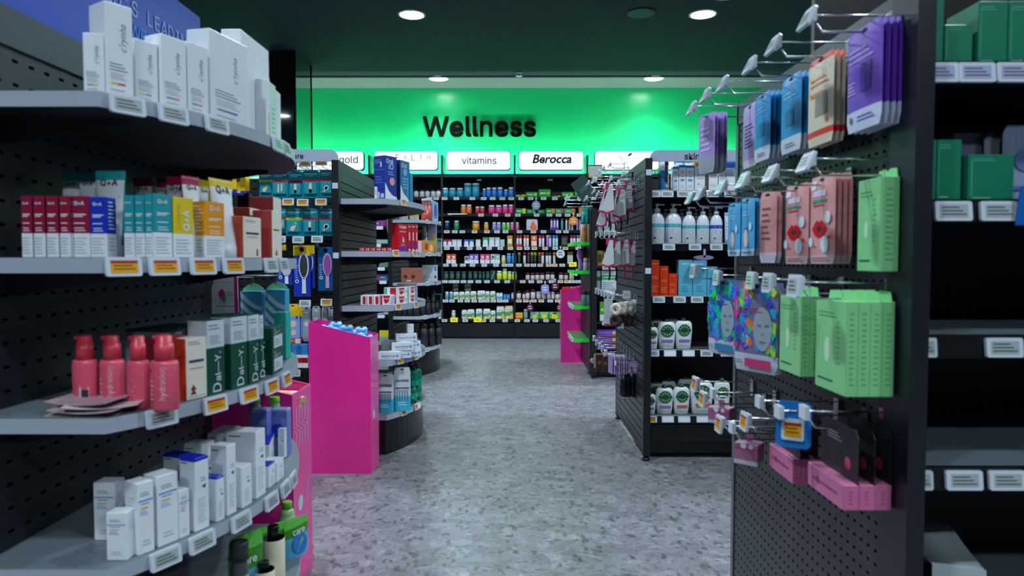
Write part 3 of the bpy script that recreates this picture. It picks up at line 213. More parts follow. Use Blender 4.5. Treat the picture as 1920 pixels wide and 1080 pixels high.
class MB:
    def __init__(s): s.v = []; s.f = []; s.m = []; s.mats = []; s.sm = []
    def mi(s, m):
        if m not in s.mats: s.mats.append(m)
        return s.mats.index(m)
    def add(s, vs, fs, m, smooth=False):
        b = len(s.v); s.v += [tuple(v) for v in vs]
        k = s.mi(m)
        for f in fs: s.f.append(tuple(b + i for i in f)); s.m.append(k); s.sm.append(smooth)
        return s
    def box(s, x0, x1, y0, y1, z0, z1, m, top=None, bot=None):
        vs = [(x, y, z) for z in (z0, z1) for y in (y0, y1) for x in (x0, x1)]
        s.add(vs, [(0, 1, 5, 4), (1, 3, 7, 5), (3, 2, 6, 7), (2, 0, 4, 6)], m)
        s.add(vs, [(4, 5, 7, 6)], top or m); s.add(vs, [(0, 2, 3, 1)], bot or m)
        return s
    def prism(s, pts, z0, z1, m, top=None, bot=None, f=lambda x, y, z: (x, y, z)):
        n = len(pts)
        vs = [f(x, y, z0) for x, y in pts] + [f(x, y, z1) for x, y in pts]
        s.add(vs, [(i, (i + 1) % n, n + (i + 1) % n, n + i) for i in range(n)], m)
        s.add(vs, [tuple(range(n, 2 * n))], top or m); s.add(vs, [tuple(reversed(range(n)))], bot or m)
        return s
    def rings(s, rings, mats, caps=(True, True), smooth=True):
        """rings: list of equal-length closed loops; mats: one material per gap"""
        n = len(rings[0]); b = len(s.v)
        for r in rings: s.v += [tuple(p) for p in r]
        for k in range(len(rings) - 1):
            mk = mats[k] if isinstance(mats, (list, tuple)) else mats
            for i in range(n):
                mm = mk(i) if callable(mk) else mk
                a = b + k * n
                s.f.append((a + i, a + (i + 1) % n, a + n + (i + 1) % n, a + n + i)); s.m.append(s.mi(mm)); s.sm.append(smooth)
        m0 = mats[0] if isinstance(mats, (list, tuple)) else mats; m1 = mats[-1] if isinstance(mats, (list, tuple)) else mats
        if callable(m0): m0 = m0(0)
        if callable(m1): m1 = m1(0)
        if caps[0]: s.f.append(tuple(reversed([b + i for i in range(n)]))); s.m.append(s.mi(m0)); s.sm.append(False)
        if caps[1]: s.f.append(tuple(b + (len(rings) - 1) * n + i for i in range(n))); s.m.append(s.mi(m1)); s.sm.append(False)
        return s
    def lathe(s, prof, n=20, sx=1, sy=1, cx=0, cy=0, caps=(True, True)):
        """prof: [(r, z, material above this ring)]"""
        rs = [[(cx + r * sx * cos(2 * pi * i / n), cy + r * sy * sin(2 * pi * i / n), z) for i in range(n)] for r, z, _ in prof]
        return s.rings(rs, [p[2] for p in prof[:-1]], caps)
    def tube(s, pts, r, m, n=6):
        P = [Vector(p) for p in pts]; rs = []
        for i, p in enumerate(P):
            d = (P[min(i + 1, len(P) - 1)] - P[max(i - 1, 0)]).normalized()
            a = d.cross(Vector((0, 0, 1)))
            if a.length < .01: a = d.cross(Vector((1, 0, 0)))
            a.normalize(); c = d.cross(a)
            rs.append([p + a * r * cos(2 * pi * k / n) + c * r * sin(2 * pi * k / n) for k in range(n)])
        return s.rings(rs, m)
    def text(s, t, width, fn, m, bold=0.0, shear=0.0, rot=0, height=None):
        vs, fs, w, h = text_geo(t, bold, shear)
        k = width / w if width else height / h
        o = []; layer = len(vs) // 5 if bold > 0 and len(vs) % 5 == 0 else len(vs)
        p0, p1, p2 = (Vector(fn(*c)) for c in ((0, 0), (.001, 0), (0, .001)))
        nn = (p1 - p0).cross(p2 - p0).normalized() * .00015
        for i, (x, y) in enumerate(vs):
            x, y = x * k, y * k
            if rot == 90: x, y = -y, x
            if rot == -90: x, y = y, -x
            o.append(Vector(fn(x, y)) + nn * (i // layer))
        return s.add(o, fs, m)
    def art(s, items, face, w, h, scale=1.0):
        """face(u, v) -> point on the surface, u from -w/2 to w/2, v from 0 to h; sizes in shares of w and h"""
        for it in items:
            k = it[0]
            if k == 'r':
                _, cx, cz, a, c, m = it
                u0, u1, v0, v1 = (cx - a / 2) * w, (cx + a / 2) * w, (cz - c / 2) * h, (cz + c / 2) * h
                s.add([face(u0, v0), face(u1, v0), face(u1, v1), face(u0, v1)], [(0, 1, 2, 3)], m)
            elif k == 'l':
                _, cx, za, zb, a, n, m = it
                for j in range(n):
                    zc = za + (zb - za) * (j + .5) / n; hh = abs(zb - za) / n * .32
                    aa = a * (1 - .35 * ((j * 37) % 5) / 5)
                    x0 = cx - a / 2
                    s.add([face(x0 * w, (zc - hh / 2) * h), face((x0 + aa) * w, (zc - hh / 2) * h), face((x0 + aa) * w, (zc + hh / 2) * h), face(x0 * w, (zc + hh / 2) * h)], [(0, 1, 2, 3)], m)
            elif k == 'c':
                _, cx, cz, r, m = it[:5]; ry = it[5] if len(it) > 5 else 1
                s.add([face(cx * w + r * w * cos(2 * pi * i / 18), cz * h + r * w * ry * sin(2 * pi * i / 18)) for i in range(18)], [tuple(range(18))], m)
            elif k == 'p':
                _, pts, m = it
                s.add([face(a * w, c * h) for a, c in pts], [tuple(range(len(pts)))], m)
            elif k == 't':
                _, t, cx, cz, wf, m = it[:6]; rot = it[6] if len(it) > 6 else 0; bold = it[7] if len(it) > 7 else 0; sh = it[8] if len(it) > 8 else 0
                L = wf * (h if rot else w)
                s.text(t, L, lambda x, y: face(cx * w + x, cz * h + y), m, bold, sh, rot)
        return s
    def mesh(s, name, recalc=True):
        me = bpy.data.meshes.new(name); me.from_pydata(s.v, [], s.f)
        for m in s.mats: me.materials.append(m)
        me.polygons.foreach_set('material_index', s.m); me.polygons.foreach_set('use_smooth', s.sm)
        if recalc:
            bm = bmesh.new(); bm.from_mesh(me); bmesh.ops.recalc_face_normals(bm, faces=bm.faces); bm.to_mesh(me); bm.free()
        me.update(); return me

def ob(name, me, parent=None, loc=(0, 0, 0), rz=0.0, rx=0.0, kind=None, label=None):
    if isinstance(me, MB): me = me.mesh(name)
    o = bpy.data.objects.new(name, me); COL.objects.link(o)
    o.location = loc; o.rotation_euler = (rx, 0, rz)
    if parent: o.parent = parent
    if kind: o['kind'] = kind
    if label: o['label'] = label
    return o

REG = []
def reg(o, label, cat, group=None):
    o['category'] = cat
    REG.append((o, label, group)); return o

def empty(name, loc=(0, 0, 0), rz=0.0, label=None, cat=None, group=None):
    o = bpy.data.objects.new(name, None); COL.objects.link(o); o.location = loc; o.rotation_euler = (0, 0, rz)
    o.empty_display_size = .05
    if label: reg(o, label, cat, group)
    return o

ORD = ['', 'leftmost', 'second', 'third', 'fourth', 'fifth', 'sixth', 'seventh', 'eighth', 'ninth', 'tenth', 'eleventh', 'twelfth', 'thirteenth', 'fourteenth', 'fifteenth', 'sixteenth', 'seventeenth', 'eighteenth', 'nineteenth', 'twentieth']
def finish_labels():
    by = {}
    for o, l, g in REG: by.setdefault(l, []).append((o, g))
    for l, rows in by.items():
        if len(rows) == 1:
            o, g = rows[0]; o['label'] = l
            if g: o['group'] = g
            continue
        rows.sort(key=lambda r: (round(proj(*r[0].location)[0], 1), -r[0].location.z))
        n = len(rows)
        for i, (o, g) in enumerate(rows):
            o['group'] = g or l
            if n == 2: w = ('left', 'right')[i] + ' one of two'
            elif i == 0: w = 'leftmost of ' + ('three' if n == 3 else 'them')
            elif i == n - 1: w = 'rightmost of ' + ('three' if n == 3 else 'them')
            elif n == 3: w = 'middle of three'
            else: w = ORD[i + 1] + ' from left'
            o['label'] = l + ', ' + w

_C = {}
def cached(key, fn):
    if key not in _C: _C[key] = fn()
    return _C[key]
def q(x): return max(round(x, 3), .002)

# placing between two ground points, P0 = end seen on the left, P1 = end seen on the right of the front face
def frame(P0, P1, depth):
    dx, dy = P1[0] - P0[0], P1[1] - P0[1]
    w = sqrt(dx * dx + dy * dy); rz = atan2(dy, dx)
    c = ((P0[0] + P1[0]) / 2 - sin(rz) * depth / 2, (P0[1] + P1[1]) / 2 + cos(rz) * depth / 2)
    return w, rz, c
# ================================================================ product builders (front faces -Y, base at z = 0)
def carton_mesh(w, d, h, body, bands=(), top=None, art=(), side=(), notop=False):
    w, d, h = q(w), q(d), q(h)
    def mk():
        b = MB(); c = min(.0012, w / 8, d / 8)
        def ring(z, i=0.0):
            x, y = w / 2 - i, d / 2 - i
            return [(-x + c, -y, z), (x - c, -y, z), (x, -y + c, z), (x, y - c, z), (x - c, y, z), (-x + c, y, z), (-x, y - c, z), (-x, -y + c, z)]
        zs = sorted({0.0, h} | {round(a * h, 5) for a, _, _ in bands} | {round(e * h, 5) for _, e, _ in bands})
        mats = []
        for a, e in zip(zs, zs[1:]):
            mm = body
            for p, r, m in bands:
                if p * h - 1e-5 <= a and e <= r * h + 1e-5: mm = m
            mats.append(mm)
        rr = [ring(0, c)] + [ring(z if 0 < z < h else (c if z == 0 else h - c)) for z in zs] + [ring(h, c)]
        b.rings(rr, [mats[0]] + mats + [top or mats[-1]], smooth=False)
        e = .0004
        F = lambda u, v: (u, -d / 2 - e, v); Lf = lambda u, v: (-w / 2 - e, -u, v); R = lambda u, v: (w / 2 + e, u, v)
        b.art(art, F, w, h)
        b.art(side, Lf, d, h); b.art(side, R, d, h)
        # tuck-flap seam on the lid
        b.add([(-w / 2 + 2 * c, -d / 2 + .0016, h + e), (w / 2 - 2 * c, -d / 2 + .0016, h + e), (w / 2 - 2 * c, -d / 2 + .0022, h + e), (-w / 2 + 2 * c, -d / 2 + .0022, h + e)], [(0, 1, 2, 3)], M('#6c7075', .7))
        return b.mesh('carton')
    return cached(('carton', w, d, h, body, tuple(bands), top, tuple(map(str, art)), tuple(map(str, side))), mk)

def put_carton(P0, P1, z, ztop, depth, spec, label, cat='box', name='carton', group=None, tilt=0.0):
    w, rz, c = frame(P0, P1, depth)
    me = carton_mesh(w, depth, ztop - z, **spec)
    o = ob(name, me, None, (c[0], c[1], z), rz + tilt)
    return reg(o, label, cat, group)

def bottle_meshes(r, h, body, label, cap, cf=.2, sy=1.0, neck=.6, lab=(.08, .66), capr=None, text=None):
    r, h = q(r), q(h)
    def mk():
        b = MB(); hb = h * (1 - cf); n = 20
        cr = capr if capr else r * neck * 1.15
        b.lathe([(r * .9, 0, body), (r, .03 * h, body), (r, lab[0] * h, label), (r * 1.012, lab[0] * h + .0005, label), (r * 1.012, lab[1] * h, label), (r, lab[1] * h + .0005, body), (r, hb * .86, body), (r * .93, hb * .93, body), (min(r * .8, cr * 1.05), hb * .975, body), (r * neck * .98, hb, body)], n, 1, sy)
        e = .0006
        def F(u, v):
            rr = r * 1.012 + e; a = max(-1, min(1, u / rr)); return (u, -rr * sy * sqrt(max(0, 1 - a * a)), v)
        wk = M('#dfe5ea', .5)
        b.art(text if text is not None else [('l', 0, .48, .60, .9, 2, wk), ('l', 0, .2, .4, .8, 3, wk)], F, r, h)
        cb = MB(); z0 = hb - .002
        cb.lathe([(cr, z0, cap), (cr, h - .0025, cap), (cr * .92, h, cap)], n, 1, sy)
        return b.mesh('bottle'), cb.mesh('cap')
    return cached(('bottle', r, h, body, label, cap, cf, sy, neck, lab, capr, str(text)), mk)

def put_bottle(x, y, z, r, h, spec, label, cat='bottle', name='vitamin_bottle', group=None, rz=0.0, capname='cap'):
    a, c = bottle_meshes(r, h, **spec)
    o = ob(name, a, None, (x, y, z), rz)
    ob(capname, c, o)
    return reg(o, label, cat, group)

def pouch_mesh(w, h, t, body, bands=(), art=(), hole=True, round_=.008, gusset=False, nx=8, nz=10):
    """flat heat-sealed sachet; gusset: stands open at the foot"""
    w, h, t = q(w), q(h), q(t)
    def mk():
        b = MB()
        def half(u, v):
            a = max(0.0, 1 - abs(2 * u / w) ** 2.6); vv = v / h
            if gusset: c = max(.03, (1 - vv)) ** .75
            else: c = max(0.0, 1 - abs(2 * vv - 1) ** 4)
            return .0006 + t / 2 * a * c
        zs = sorted({round(k * h / nz, 5) for k in range(nz + 1)} | {round(a * h, 5) for a, _, _ in bands} | {round(e * h, 5) for _, e, _ in bands})
        rr = min(round_, w / 3)
        def wid(v):
            d = min(v, h - v)
            if gusset and v < h / 2: return w / 2
            return w / 2 - (rr - sqrt(max(0, rr * rr - (rr - d) ** 2)) if d < rr else 0)
        rings, mats = [], []
        for z in zs:
            ww = wid(z)
            fr = [(-ww + 2 * ww * i / nx, -half((-ww + 2 * ww * i / nx), z), z) for i in range(nx + 1)]
            bk = [(x, -y, zz) for x, y, zz in reversed(fr)]
            rings.append(fr + bk)
        for a, e in zip(zs, zs[1:]):
            mm = body
            for p, r, m in bands:
                if p * h - 1e-5 <= a and e <= r * h + 1e-5: mm = m
            mats.append(mm)
        b.rings(rings, mats, smooth=False)
        F = lambda u, v: (u, -half(u * .45, v) - (.0022 if gusset else .0010), v)
        b.art(art, F, w, h)
        if hole: b.add([F(.012 * cos(2 * pi * i / 10) * .9, h * .955 + .004 * sin(2 * pi * i / 10)) for i in range(10)], [tuple(range(10))], M('#101214', .8))
        return b.mesh('sachet')
    return cached(('pouch', w, h, t, body, tuple(bands), tuple(map(str, art)), hole, round_, gusset), mk)

def tube_mesh(w, h, body, front, art=(), capm=None, ch=.14):
    """squeeze tube standing on its cap, flat crimp on top"""
    w, h = q(w), q(h)
    def mk():
        b = MB(); n = 20; r0 = w * .40
        def ring(z, a, c): return [(a * cos(2 * pi * i / n), c * sin(2 * pi * i / n), z) for i in range(n)]
        zc = h * ch
        rs = [ring(0, r0 * .94, r0 * .94), ring(.003, r0, r0), ring(zc, r0, r0), ring(zc + .001, r0 * .97, r0 * .97)]
        cm = capm or body; mats = [cm, cm, cm]
        def side(i):
            a = 2 * pi * (i + .5) / n
            return front if sin(a) < -.3 else body
        for k in range(1, 13):
            s = k / 12; z = zc + (h * .96 - zc) * s
            rs.append(ring(z, r0 + (w / 2 - r0) * s, max(.0015, r0 * (1 - s) ** .8))); mats.append(side if .02 < s < .97 else body)
        rs.append(ring(h, w / 2, .0015)); mats.append(body)
        b.rings(rs, mats)
        def F(u, v):
            s = min(1, max(0, (v - zc) / (h * .96 - zc))); a = r0 + (w / 2 - r0) * s; c = max(.0015, r0 * (1 - s) ** .8)
            return (u, -c * sqrt(max(0, 1 - min(1, (u / a)) ** 2)) - .0012, v)
        b.art(art, F, w, h)
        return b.mesh('squeeze_tube')
    return cached(('tube', w, h, body, front, tuple(map(str, art)), capm, ch), mk)

# ---- electronic price tags and pegs
def tag_mesh(kind, w=.07, h=.036):
    def mk():
        b = MB(); fr = M('#cfd8e2', .35)
        d = .007; c = .003
        pts = [(-w / 2 + c, 0), (w / 2 - c, 0), (w / 2, c), (w / 2, h - c), (w / 2 - c, h), (-w / 2 + c, h), (-w / 2, h - c), (-w / 2, c)]
        if kind == 'y':
            b.prism(pts, -d / 2, d / 2, M('#f2e400', .5), f=lambda x, y, z: (x, z, y - h / 2))
            b.art([('l', 0, -.2, .25, .6, 2, ink())], lambda u, v: (u, -d / 2 - .0006, v), w, h)
            return b.mesh('price_tag')
        b.prism(pts, -d / 2, d / 2, fr, f=lambda x, y, z: (x, z, y - h / 2))
        F = lambda u, v: (u, -d / 2 - .0006, v); G = lambda u, v: (u, -d / 2 - .0011, v)
        if kind == 'w':
            b.art([('r', 0, 0, .84, .7, M('#e8edf2', .3))], F, w, h); return b.mesh('price_tag')
        if kind == 'b': fr2 = M('#bcd3f0', .3)
        scr = {'o': M('#e8a400', .35), 'g': M('#a9b4b4', .35), 'n': M('#9fe0bb', .35), 'p': M('#a8aed0', .35)}[kind]
        b.art([('r', 0, 0, .76, .66, scr)], F, w, h)
        if kind == 'o':
            b.art([('r', 0, .25, .76, .14, M('#b02a1c', .4)), ('l', 0, -.2, .14, .6, 2, M('#6b3d0c', .5))], G, w, h)
        else:
            b.art([('l', 0, -.26, .27, .66, 3, M('#3a4244', .5))], G, w, h)
        return b.mesh('price_tag')
    return cached(('tag', kind, w, h), mk)

def put_tag(parent, x, y, z, kind='g', rz=0.0, rx=-.12, w=.07, h=.036):
    o = ob('price_tag', tag_mesh(kind, w, h), parent, (x, y, z), rz, rx)
    if kind == 'o': o['label'] = 'price tag with an orange display'
    if kind == 'y': o['label'] = 'bright yellow paper price ticket'
    return o

CHROME = M('#c9ced4', .22, 1.0)
def hook_mesh(L, mat=None):
    m = mat or CHROME
    def mk():
        b = MB()
        b.tube([(0, 0, 0), (0, -L, 0), (0, -L - .012, .016)], .0024, m)
        b.tube([(0, 0, .032), (0, -L - .02, .034)], .002, m)
        b.box(-.012, .012, -.004, 0, -.012, .04, m)
        b.box(-.016, .016, -L - .028, -L - .018, .018, .046, M('#d3dbe3', .3))
        return b.mesh('peg_hook')
    return cached(('hook', round(L, 3), m), mk)

def put_hook(parent, x, y, z, L, rz=0.0, tag='g', tw=.05, th=.034, rx=-.3):
    h = ob('peg_hook', hook_mesh(round(L, 3)), parent, (x, y, z), rz)
    if tag: 
        t = ob('price_tag', tag_mesh(tag, tw, th), h, (0, -L - .032, .026), 0, rx)
        if tag == 'o': t['label'] = 'price tag with an orange display'
    return h

# ================================================================ the setting
def struct(name, b, kind='structure'):
    o = ob(name, b, kind=kind); return o
struct('floor', MB().add([(-6, -6, 0), (6, -6, 0), (6, 11, 0), (-6, 11, 0)], [(0, 1, 2, 3)], floor_mat()))
DARK = M('#0d0f11', .5)
ceil_m = M('#22273a', .85)
b = MB(); b.box(-6, 6, -6, 10.2, CEIL, CEIL + .05, ceil_m); struct('ceiling', b)
b = MB(); b.box(-6, 6, 10.26, 10.98, CEIL, CEIL + .05, M('#6c7c7a', .7)); struct('ceiling_bulkhead', b)
b = MB(); b.box(-6, 6, 10.19, 10.26, CEIL - .012, CEIL + .06, M('#050606', .6)); struct('trim_1', b)
green = M('#1fdc82', .26)
b = MB(); b.box(-6, 6, 10.9, 10.96, 0, CEIL, green); struct('wall_back', b)
b = MB(); b.box(-6.05, -6, -6, 11, 0, CEIL, M('#1b2124', .7)); struct('wall_left', b)
b = MB(); b.box(6, 6.05, -6, 11, 0, CEIL, M('#1b2124', .7)); struct('wall_right', b)
b = MB(); b.box(-6, 6, -6.05, -6, 0, CEIL, M('#3a4548', .7)); struct('wall_front', b)
# glossy black clad column
b = MB(); b.box(-3.17, -2.86, 8.97, 9.68, 0, CEIL, M('#0c1013', .06, coat=1.0))
for x, y in ((-3.17, 8.97), (-2.86, 8.97), (-2.86, 9.68), (-3.17, 9.68)):
    b.box(x - .012, x + .012, y - .012, y + .012, 0, CEIL, M('#15181a', .3, 1))
b.box(-2.862, -2.856, 8.985, 9.665, .02, CEIL - .02, M('#b9c4c6', .03, 1.0))
struct('column_1', b)

# downlights
ring_m = M('#c8d2d6', .4); glow = M('#e8f4ff', .5, em=26.0)
def mk_down():
    a = MB(); n = 28
    a.lathe([(.155, 0, ring_m), (.155, -.008, ring_m), (.135, -.012, ring_m), (.13, -.004, ring_m), (.13, .0, ring_m)], n, caps=(False, False))
    d = MB(); d.lathe([(.129, -.006, glow), (.129, -.003, glow)], n)
    return a.mesh('trim_ring'), d.mesh('diffuser')
dr, dd = mk_down()
lamp_data = {}
for yy, e in LAMP_W.items():
    ld = bpy.data.lights.new('lamp', 'AREA'); ld.shape = 'DISK'; ld.size = .25; ld.energy = e; ld.color = (.72, .88, 1.0); ld.spread = radians(150 if yy < 10 else 110)
    lamp_data[yy] = ld
for i, (x, y) in enumerate(LAMP_XY):
    inview = y > 7
    t = empty('ceiling_downlight', (x, y, CEIL), 0, None)
    where = {-4.36: 'far left', -1.14: 'left of the centre aisle', 2.08: 'right of the centre aisle', 5.3: 'far right'}[x]
    rowname = {10.33: 'lit round downlight in the pale ceiling strip by the green wall', 7.67: 'lit round downlight in the dark ceiling, second from the green wall', 5.01: 'lit round downlight in the dark ceiling, third from the green wall', 2.35: 'lit round downlight in the dark ceiling above the nearest racks', -.4: 'lit round downlight in the dark ceiling above the entrance aisle', -3.06: 'added unseen downlight behind the camera to light the rack fronts'}[y]
    t['label'] = ' '.join((rowname + ', ' + where).split()[:16]); t['category'] = 'ceiling light'; t['group'] = 'round ceiling downlights'
    ob('trim_ring', dr, t); ob('diffuser', dd, t)
    l = bpy.data.objects.new('lamp', lamp_data[y]); COL.objects.link(l); l.parent = t; l.location = (0, 0, -.03)
# speaker grille, unlit fitting, sprinkler
def disc_grille():
    b = MB(); b.lathe([(.155, 0, M('#252c30', .6)), (.155, -.01, M('#252c30', .6)), (.14, -.014, M('#121617', .8))], 28, caps=(False, True))
    return b
sx, sy = 1.39, 7.62
reg(ob('ceiling_speaker', disc_grille(), None, (sx, sy, CEIL)), 'dark round speaker grille in the ceiling between two lit downlights', 'speaker')
t = empty('ceiling_fitting', (2.16, 7.08, CEIL), 0, 'round pale ceiling ring above the right downlight, cut by the top edge', 'ceiling light')
b = MB(); b.lathe([(.15, 0, ring_m), (.15, -.02, ring_m), (.12, -.03, ring_m), (.11, -.012, M('#39484c', .5))], 28, caps=(False, True)); ob('trim_ring', b, t)
b = MB(); b.lathe([(.03, 0, ring_m), (.045, -.01, ring_m), (.012, -.015, ring_m), (.012, -.05, ring_m), (.05, -.055, ring_m), (.05, -.06, ring_m)], 16)
reg(ob('fire_sprinkler', b, None, (xat(973, 10.0, CEIL), 10.0, CEIL)), 'small fire sprinkler head on the ceiling edge above the green wall', 'sprinkler')

# Wellness lettering
b = MB()
u0, u1, v0, v1 = 793, 1005, 218, 257
Yw = 10.885
x0, x1 = xat(u0, Yw, 3.3), xat(u1, Yw, 3.3)
vs, fs, tw, th = text_geo('Wellness', .014, 0)
k = (x1 - x0) / tw
zc = (zat(v0, 0, Yw) + zat(v1, 0, Yw)) / 2
b.text('Wellness', x1 - x0, lambda x, y: ((x0 + x1) / 2 + x, Yw - .006, zc + y), M('#020504', .6, spec=.1), .014)
bm_t = b.mesh('lettering')
o = ob('wall_lettering', bm_t); sol = o.modifiers.new('s', 'SOLIDIFY'); sol.thickness = .02; sol.offset = 0
reg(o, 'large black word Wellness in raised letters on the green wall', 'sign')
# LED strip washing the green wall, lying on top of the wall shelving behind the light boxes
for zz, e, nm in ((2.52, 78.0, 'led_strip'),):
    b = MB(); b.box(-4.4, 3.6, 10.62, 10.66, zz - .02, zz + .015, M('#d7dde0', .4))
    t = ob(nm, b); reg(t, 'long slim light strip on top of the wall shelving behind the lit name boxes', 'light strip')
    ld = bpy.data.lights.new('lamp', 'AREA'); ld.shape = 'RECTANGLE'; ld.size = 7.8; ld.size_y = .05; ld.energy = e; ld.color = (.8, 1, .93)
    l = bpy.data.objects.new('lamp', ld); COL.objects.link(l); l.parent = t; l.location = (-.4, 10.64, zz + .03); l.rotation_euler = (radians(158), 0, 0)
# ================================================================ shelving
POST = M('#14161b', .4); PANEL = M('#101316', .42); SHELF_TOP = M('#6d777f', .4); SHELF_EDGE = M('#a9b1be', .35); SHELF_BOT = M('#1c1d20', .5)
slat_m = peg_mat('grooved_slat_board', '#2b3237', 100, .05, 1000, .003, 1, rough=.36)
pegx_m = peg_mat('punched_steel_sheet', '#262f34', .05, .05, .009, .0038, 1, rough=.36)
pegn_m = peg_mat('fine_punched_steel_sheet', '#1f2427', .03, .03, .006, .0033, 1, rough=.35)
pegy_m = peg_mat('punched_steel_sheet_front', '#15181b', .05, .05, .011, .0042, 0)
TAGWHITE = M('#ccd3e8', .4)

def arc_info(U, inset=0.0):
    return U['X0'] - .4827, (U['y0'] + U['y1']) / 2, .9177 - inset
def edge_outline(U, inset=0.0, n=18):
    cx, cy, R = arc_info(U, inset); y0, y1 = U['y0'] + inset, U['y1'] - inset
    a0 = asin((cy - y0) / R); pts = [(U['X0'], y0)]
    for k in range(n + 1):
        a = -a0 + 2 * a0 * k / n; pts.append((cx + R * cos(a), cy + R * sin(a)))
    pts.append((U['X0'], y1)); return pts
def edge_pt(U, u, inset=0.0):
    """front-edge point of the curved shelf seen at picture column u"""
    cx, cy, R = arc_info(U, inset); y0 = U['y0'] + inset
    a0 = asin((cy - y0) / R); xc = cx + R * cos(a0)
    if u <= proj(xc, y0, 1.2)[0]: return (xat(u, y0), y0)
    best = None; last = -1e9
    for k in range(601):
        a = -a0 + 2 * a0 * k / 600; x, y = cx + R * cos(a), cy + R * sin(a); pu = proj(x, y, 1.2)[0]
        if pu < last: break
        last = pu
        if best is None or abs(pu - u) < best[0]: best = (abs(pu - u), x, y)
    if u > last + 1.5:   # past the bulge as seen here: stand on the far part of the deck
        Y = U['y1'] - .25; return xat(u, Y), Y
    return best[1], best[2]
def past(U, u, inset):
    return abs(edge_pt(U, u, inset)[1] - (U['y1'] - .25)) < 1e-9
def edge_dir(U, u):
    P, Q = edge_pt(U, u - 2), edge_pt(U, u + 2)
    if abs(P[0] - Q[0]) + abs(P[1] - Q[1]) < 1e-4: Q = (P[0] + .01, P[1] + .05)
    return atan2(Q[1] - P[1], Q[0] - P[0])

def curved_shelf(U, z, parent, th=.03):
    b = MB(); pts = edge_outline(U)
    b.prism(pts, z - th, z, SHELF_EDGE, top=SHELF_TOP, bot=SHELF_BOT)
    # folded brackets under the deck
    for yy in (U['y0'] + .12, U['y1'] - .12):
        b.prism([(0, 0), (.26, 0), (.26, -.01), (.02, -.05), (0, -.05)], yy - .002, yy + .002, SHELF_BOT, f=lambda x, y, zz: (U['X0'] + x, zz, z - th + y))
    return ob('shelf', b, parent)
def edge_tags(U, z, parent, cols, kind='g', w=.07, h=.036, inset=-.005, dz=-.018):
    for c in cols:
        u, kd = c if isinstance(c, tuple) else (c, kind)
        x, y = edge_pt(U, u, inset)
        put_tag(parent, x, y, z + dz, kd, edge_dir(U, u), w=w, h=h)

def post(parent, x, y, h, w=.042, d=.05, tags=()):
    b = MB(); b.box(x - w / 2, x + w / 2, y - d / 2, y + d / 2, .03, h, POST)
    b.lathe([(.012, .0, BLK_M), (.012, .03, BLK_M)], 10, cx=x, cy=y); b.lathe([(.024, .001, BLK_M), (.026, .008, BLK_M), (.016, .02, BLK_M)], 12, cx=x, cy=y)
    p = ob('post', b, parent)
    for z in tags:
        b = MB(); b.box(x - .017, x + .017, y - d / 2 - .002, y - d / 2, z - .017, z + .017, TAGWHITE); ob('marker', b, p, label='small square pale marker')
    return p
BLK_M = M('#08090a', .4)

# ---------------- near left rack end with bowed shelves
NL = dict(X0=-1.07, y0=1.32, y1=2.37)
NLZ = [1.525, 1.205, .89, .59, .27]
nl = empty('shelving_gondola', (-1.07, 1.85, 0), 0, 'black rack nearest the camera with bowed grey end shelves of skin care cartons', 'shelving unit')
def par(o, p):  # parent keeping world placement (parents carry translation only)
    o.parent = p; o.matrix_parent_inverse = p.matrix_world.inverted() if False else Matrix.Translation(-p.location); return o
b = MB(); b.box(-1.10, -1.07, 1.30, 2.39, .05, 1.645, BLK_M); b.add([(-1.0695, 1.32, .12), (-1.0695, 2.37, .12), (-1.0695, 2.37, 1.64), (-1.0695, 1.32, 1.64)], [(0, 1, 2, 3)], pegx_m)
par(ob('end_panel', b), nl)
b = MB(); b.box(-1.10, -1.066, 1.30, 2.39, 1.652, 1.735, M('#3b474d', .35)); par(ob('top_rail', b), nl)
b = MB(); b.box(-3.2, -1.10, 1.83, 1.86, .05, 1.735, PANEL); par(ob('back_panel', b), nl)
b = MB(); b.prism(edge_outline(NL, .03), .0, .24, M('#0c0e10', .3)); par(ob('base_plinth', b), nl)
for i, z in enumerate(NLZ):
    s = par(curved_shelf(NL, z, None), nl)
    s['_'] = i
    if i == 0: edge_tags(NL, z, s, [(246, 'g'), (331, 'g'), (412, 'g'), (524, 'n'), (540, 'g')], h=.038)
    if i == 1: edge_tags(NL, z, s, [(231, 'o'), (309, 'o'), (381, 'o'), (438, 'o'), (508, 'g'), (531, 'g')], h=.038)
    if i == 2: edge_tags(NL, z, s, [(298, 'g'), (399, 'o'), (463, 'o'), (506, 'o'), (534, 'o')], h=.038)
    if i == 3: edge_tags(NL, z, s, [(300, 'g'), (370, 'g'), (444, 'g'), (503, 'g'), (530, 'g'), (545, 'g')], h=.038)
    if i == 4: edge_tags(NL, z, s, [(430, 'g'), (510, 'g')])
    del s['_']
# blue header board
b = MB(); b.box(-1.092, -1.078, 1.22, 2.37, 1.737, 2.03, M('#0c4cc4', .35))
hb = ob('header_board', b)
reg(hb, 'blue board reading world\'s leading on top of the nearest left rack', 'sign')
wt = M('#a8c6ee', .5)
b = MB()
def bf(yc, zc): return lambda x, y: (-1.0765, yc + x, zc + y)
yL, yR = yat(152, -1.077), yat(368, -1.077)
ws = "WORLD'S LEADING"
for i_, ch in enumerate(ws):   # widely spaced capitals
    if ch != ' ':
        yc_b = yL + (yR - yL) * (i_ + .5) / len(ws)
        if ch == "'": b.box(-1.0768, -1.0762, yc_b - .003, yc_b + .003, 1.917, 1.932, wt)
        else: b.text(ch, None, bf(yc_b, 1.91), wt, .008, height=.044)
ob('lettering', b, hb); b = MB()
for i_, ch in enumerate('WEN'): b.text(ch, None, bf(yat(262, -1.077) + .045 * i_, 1.846), M('#4f9be6', .5), .008, height=.044)
ob('lettering', b, hb)

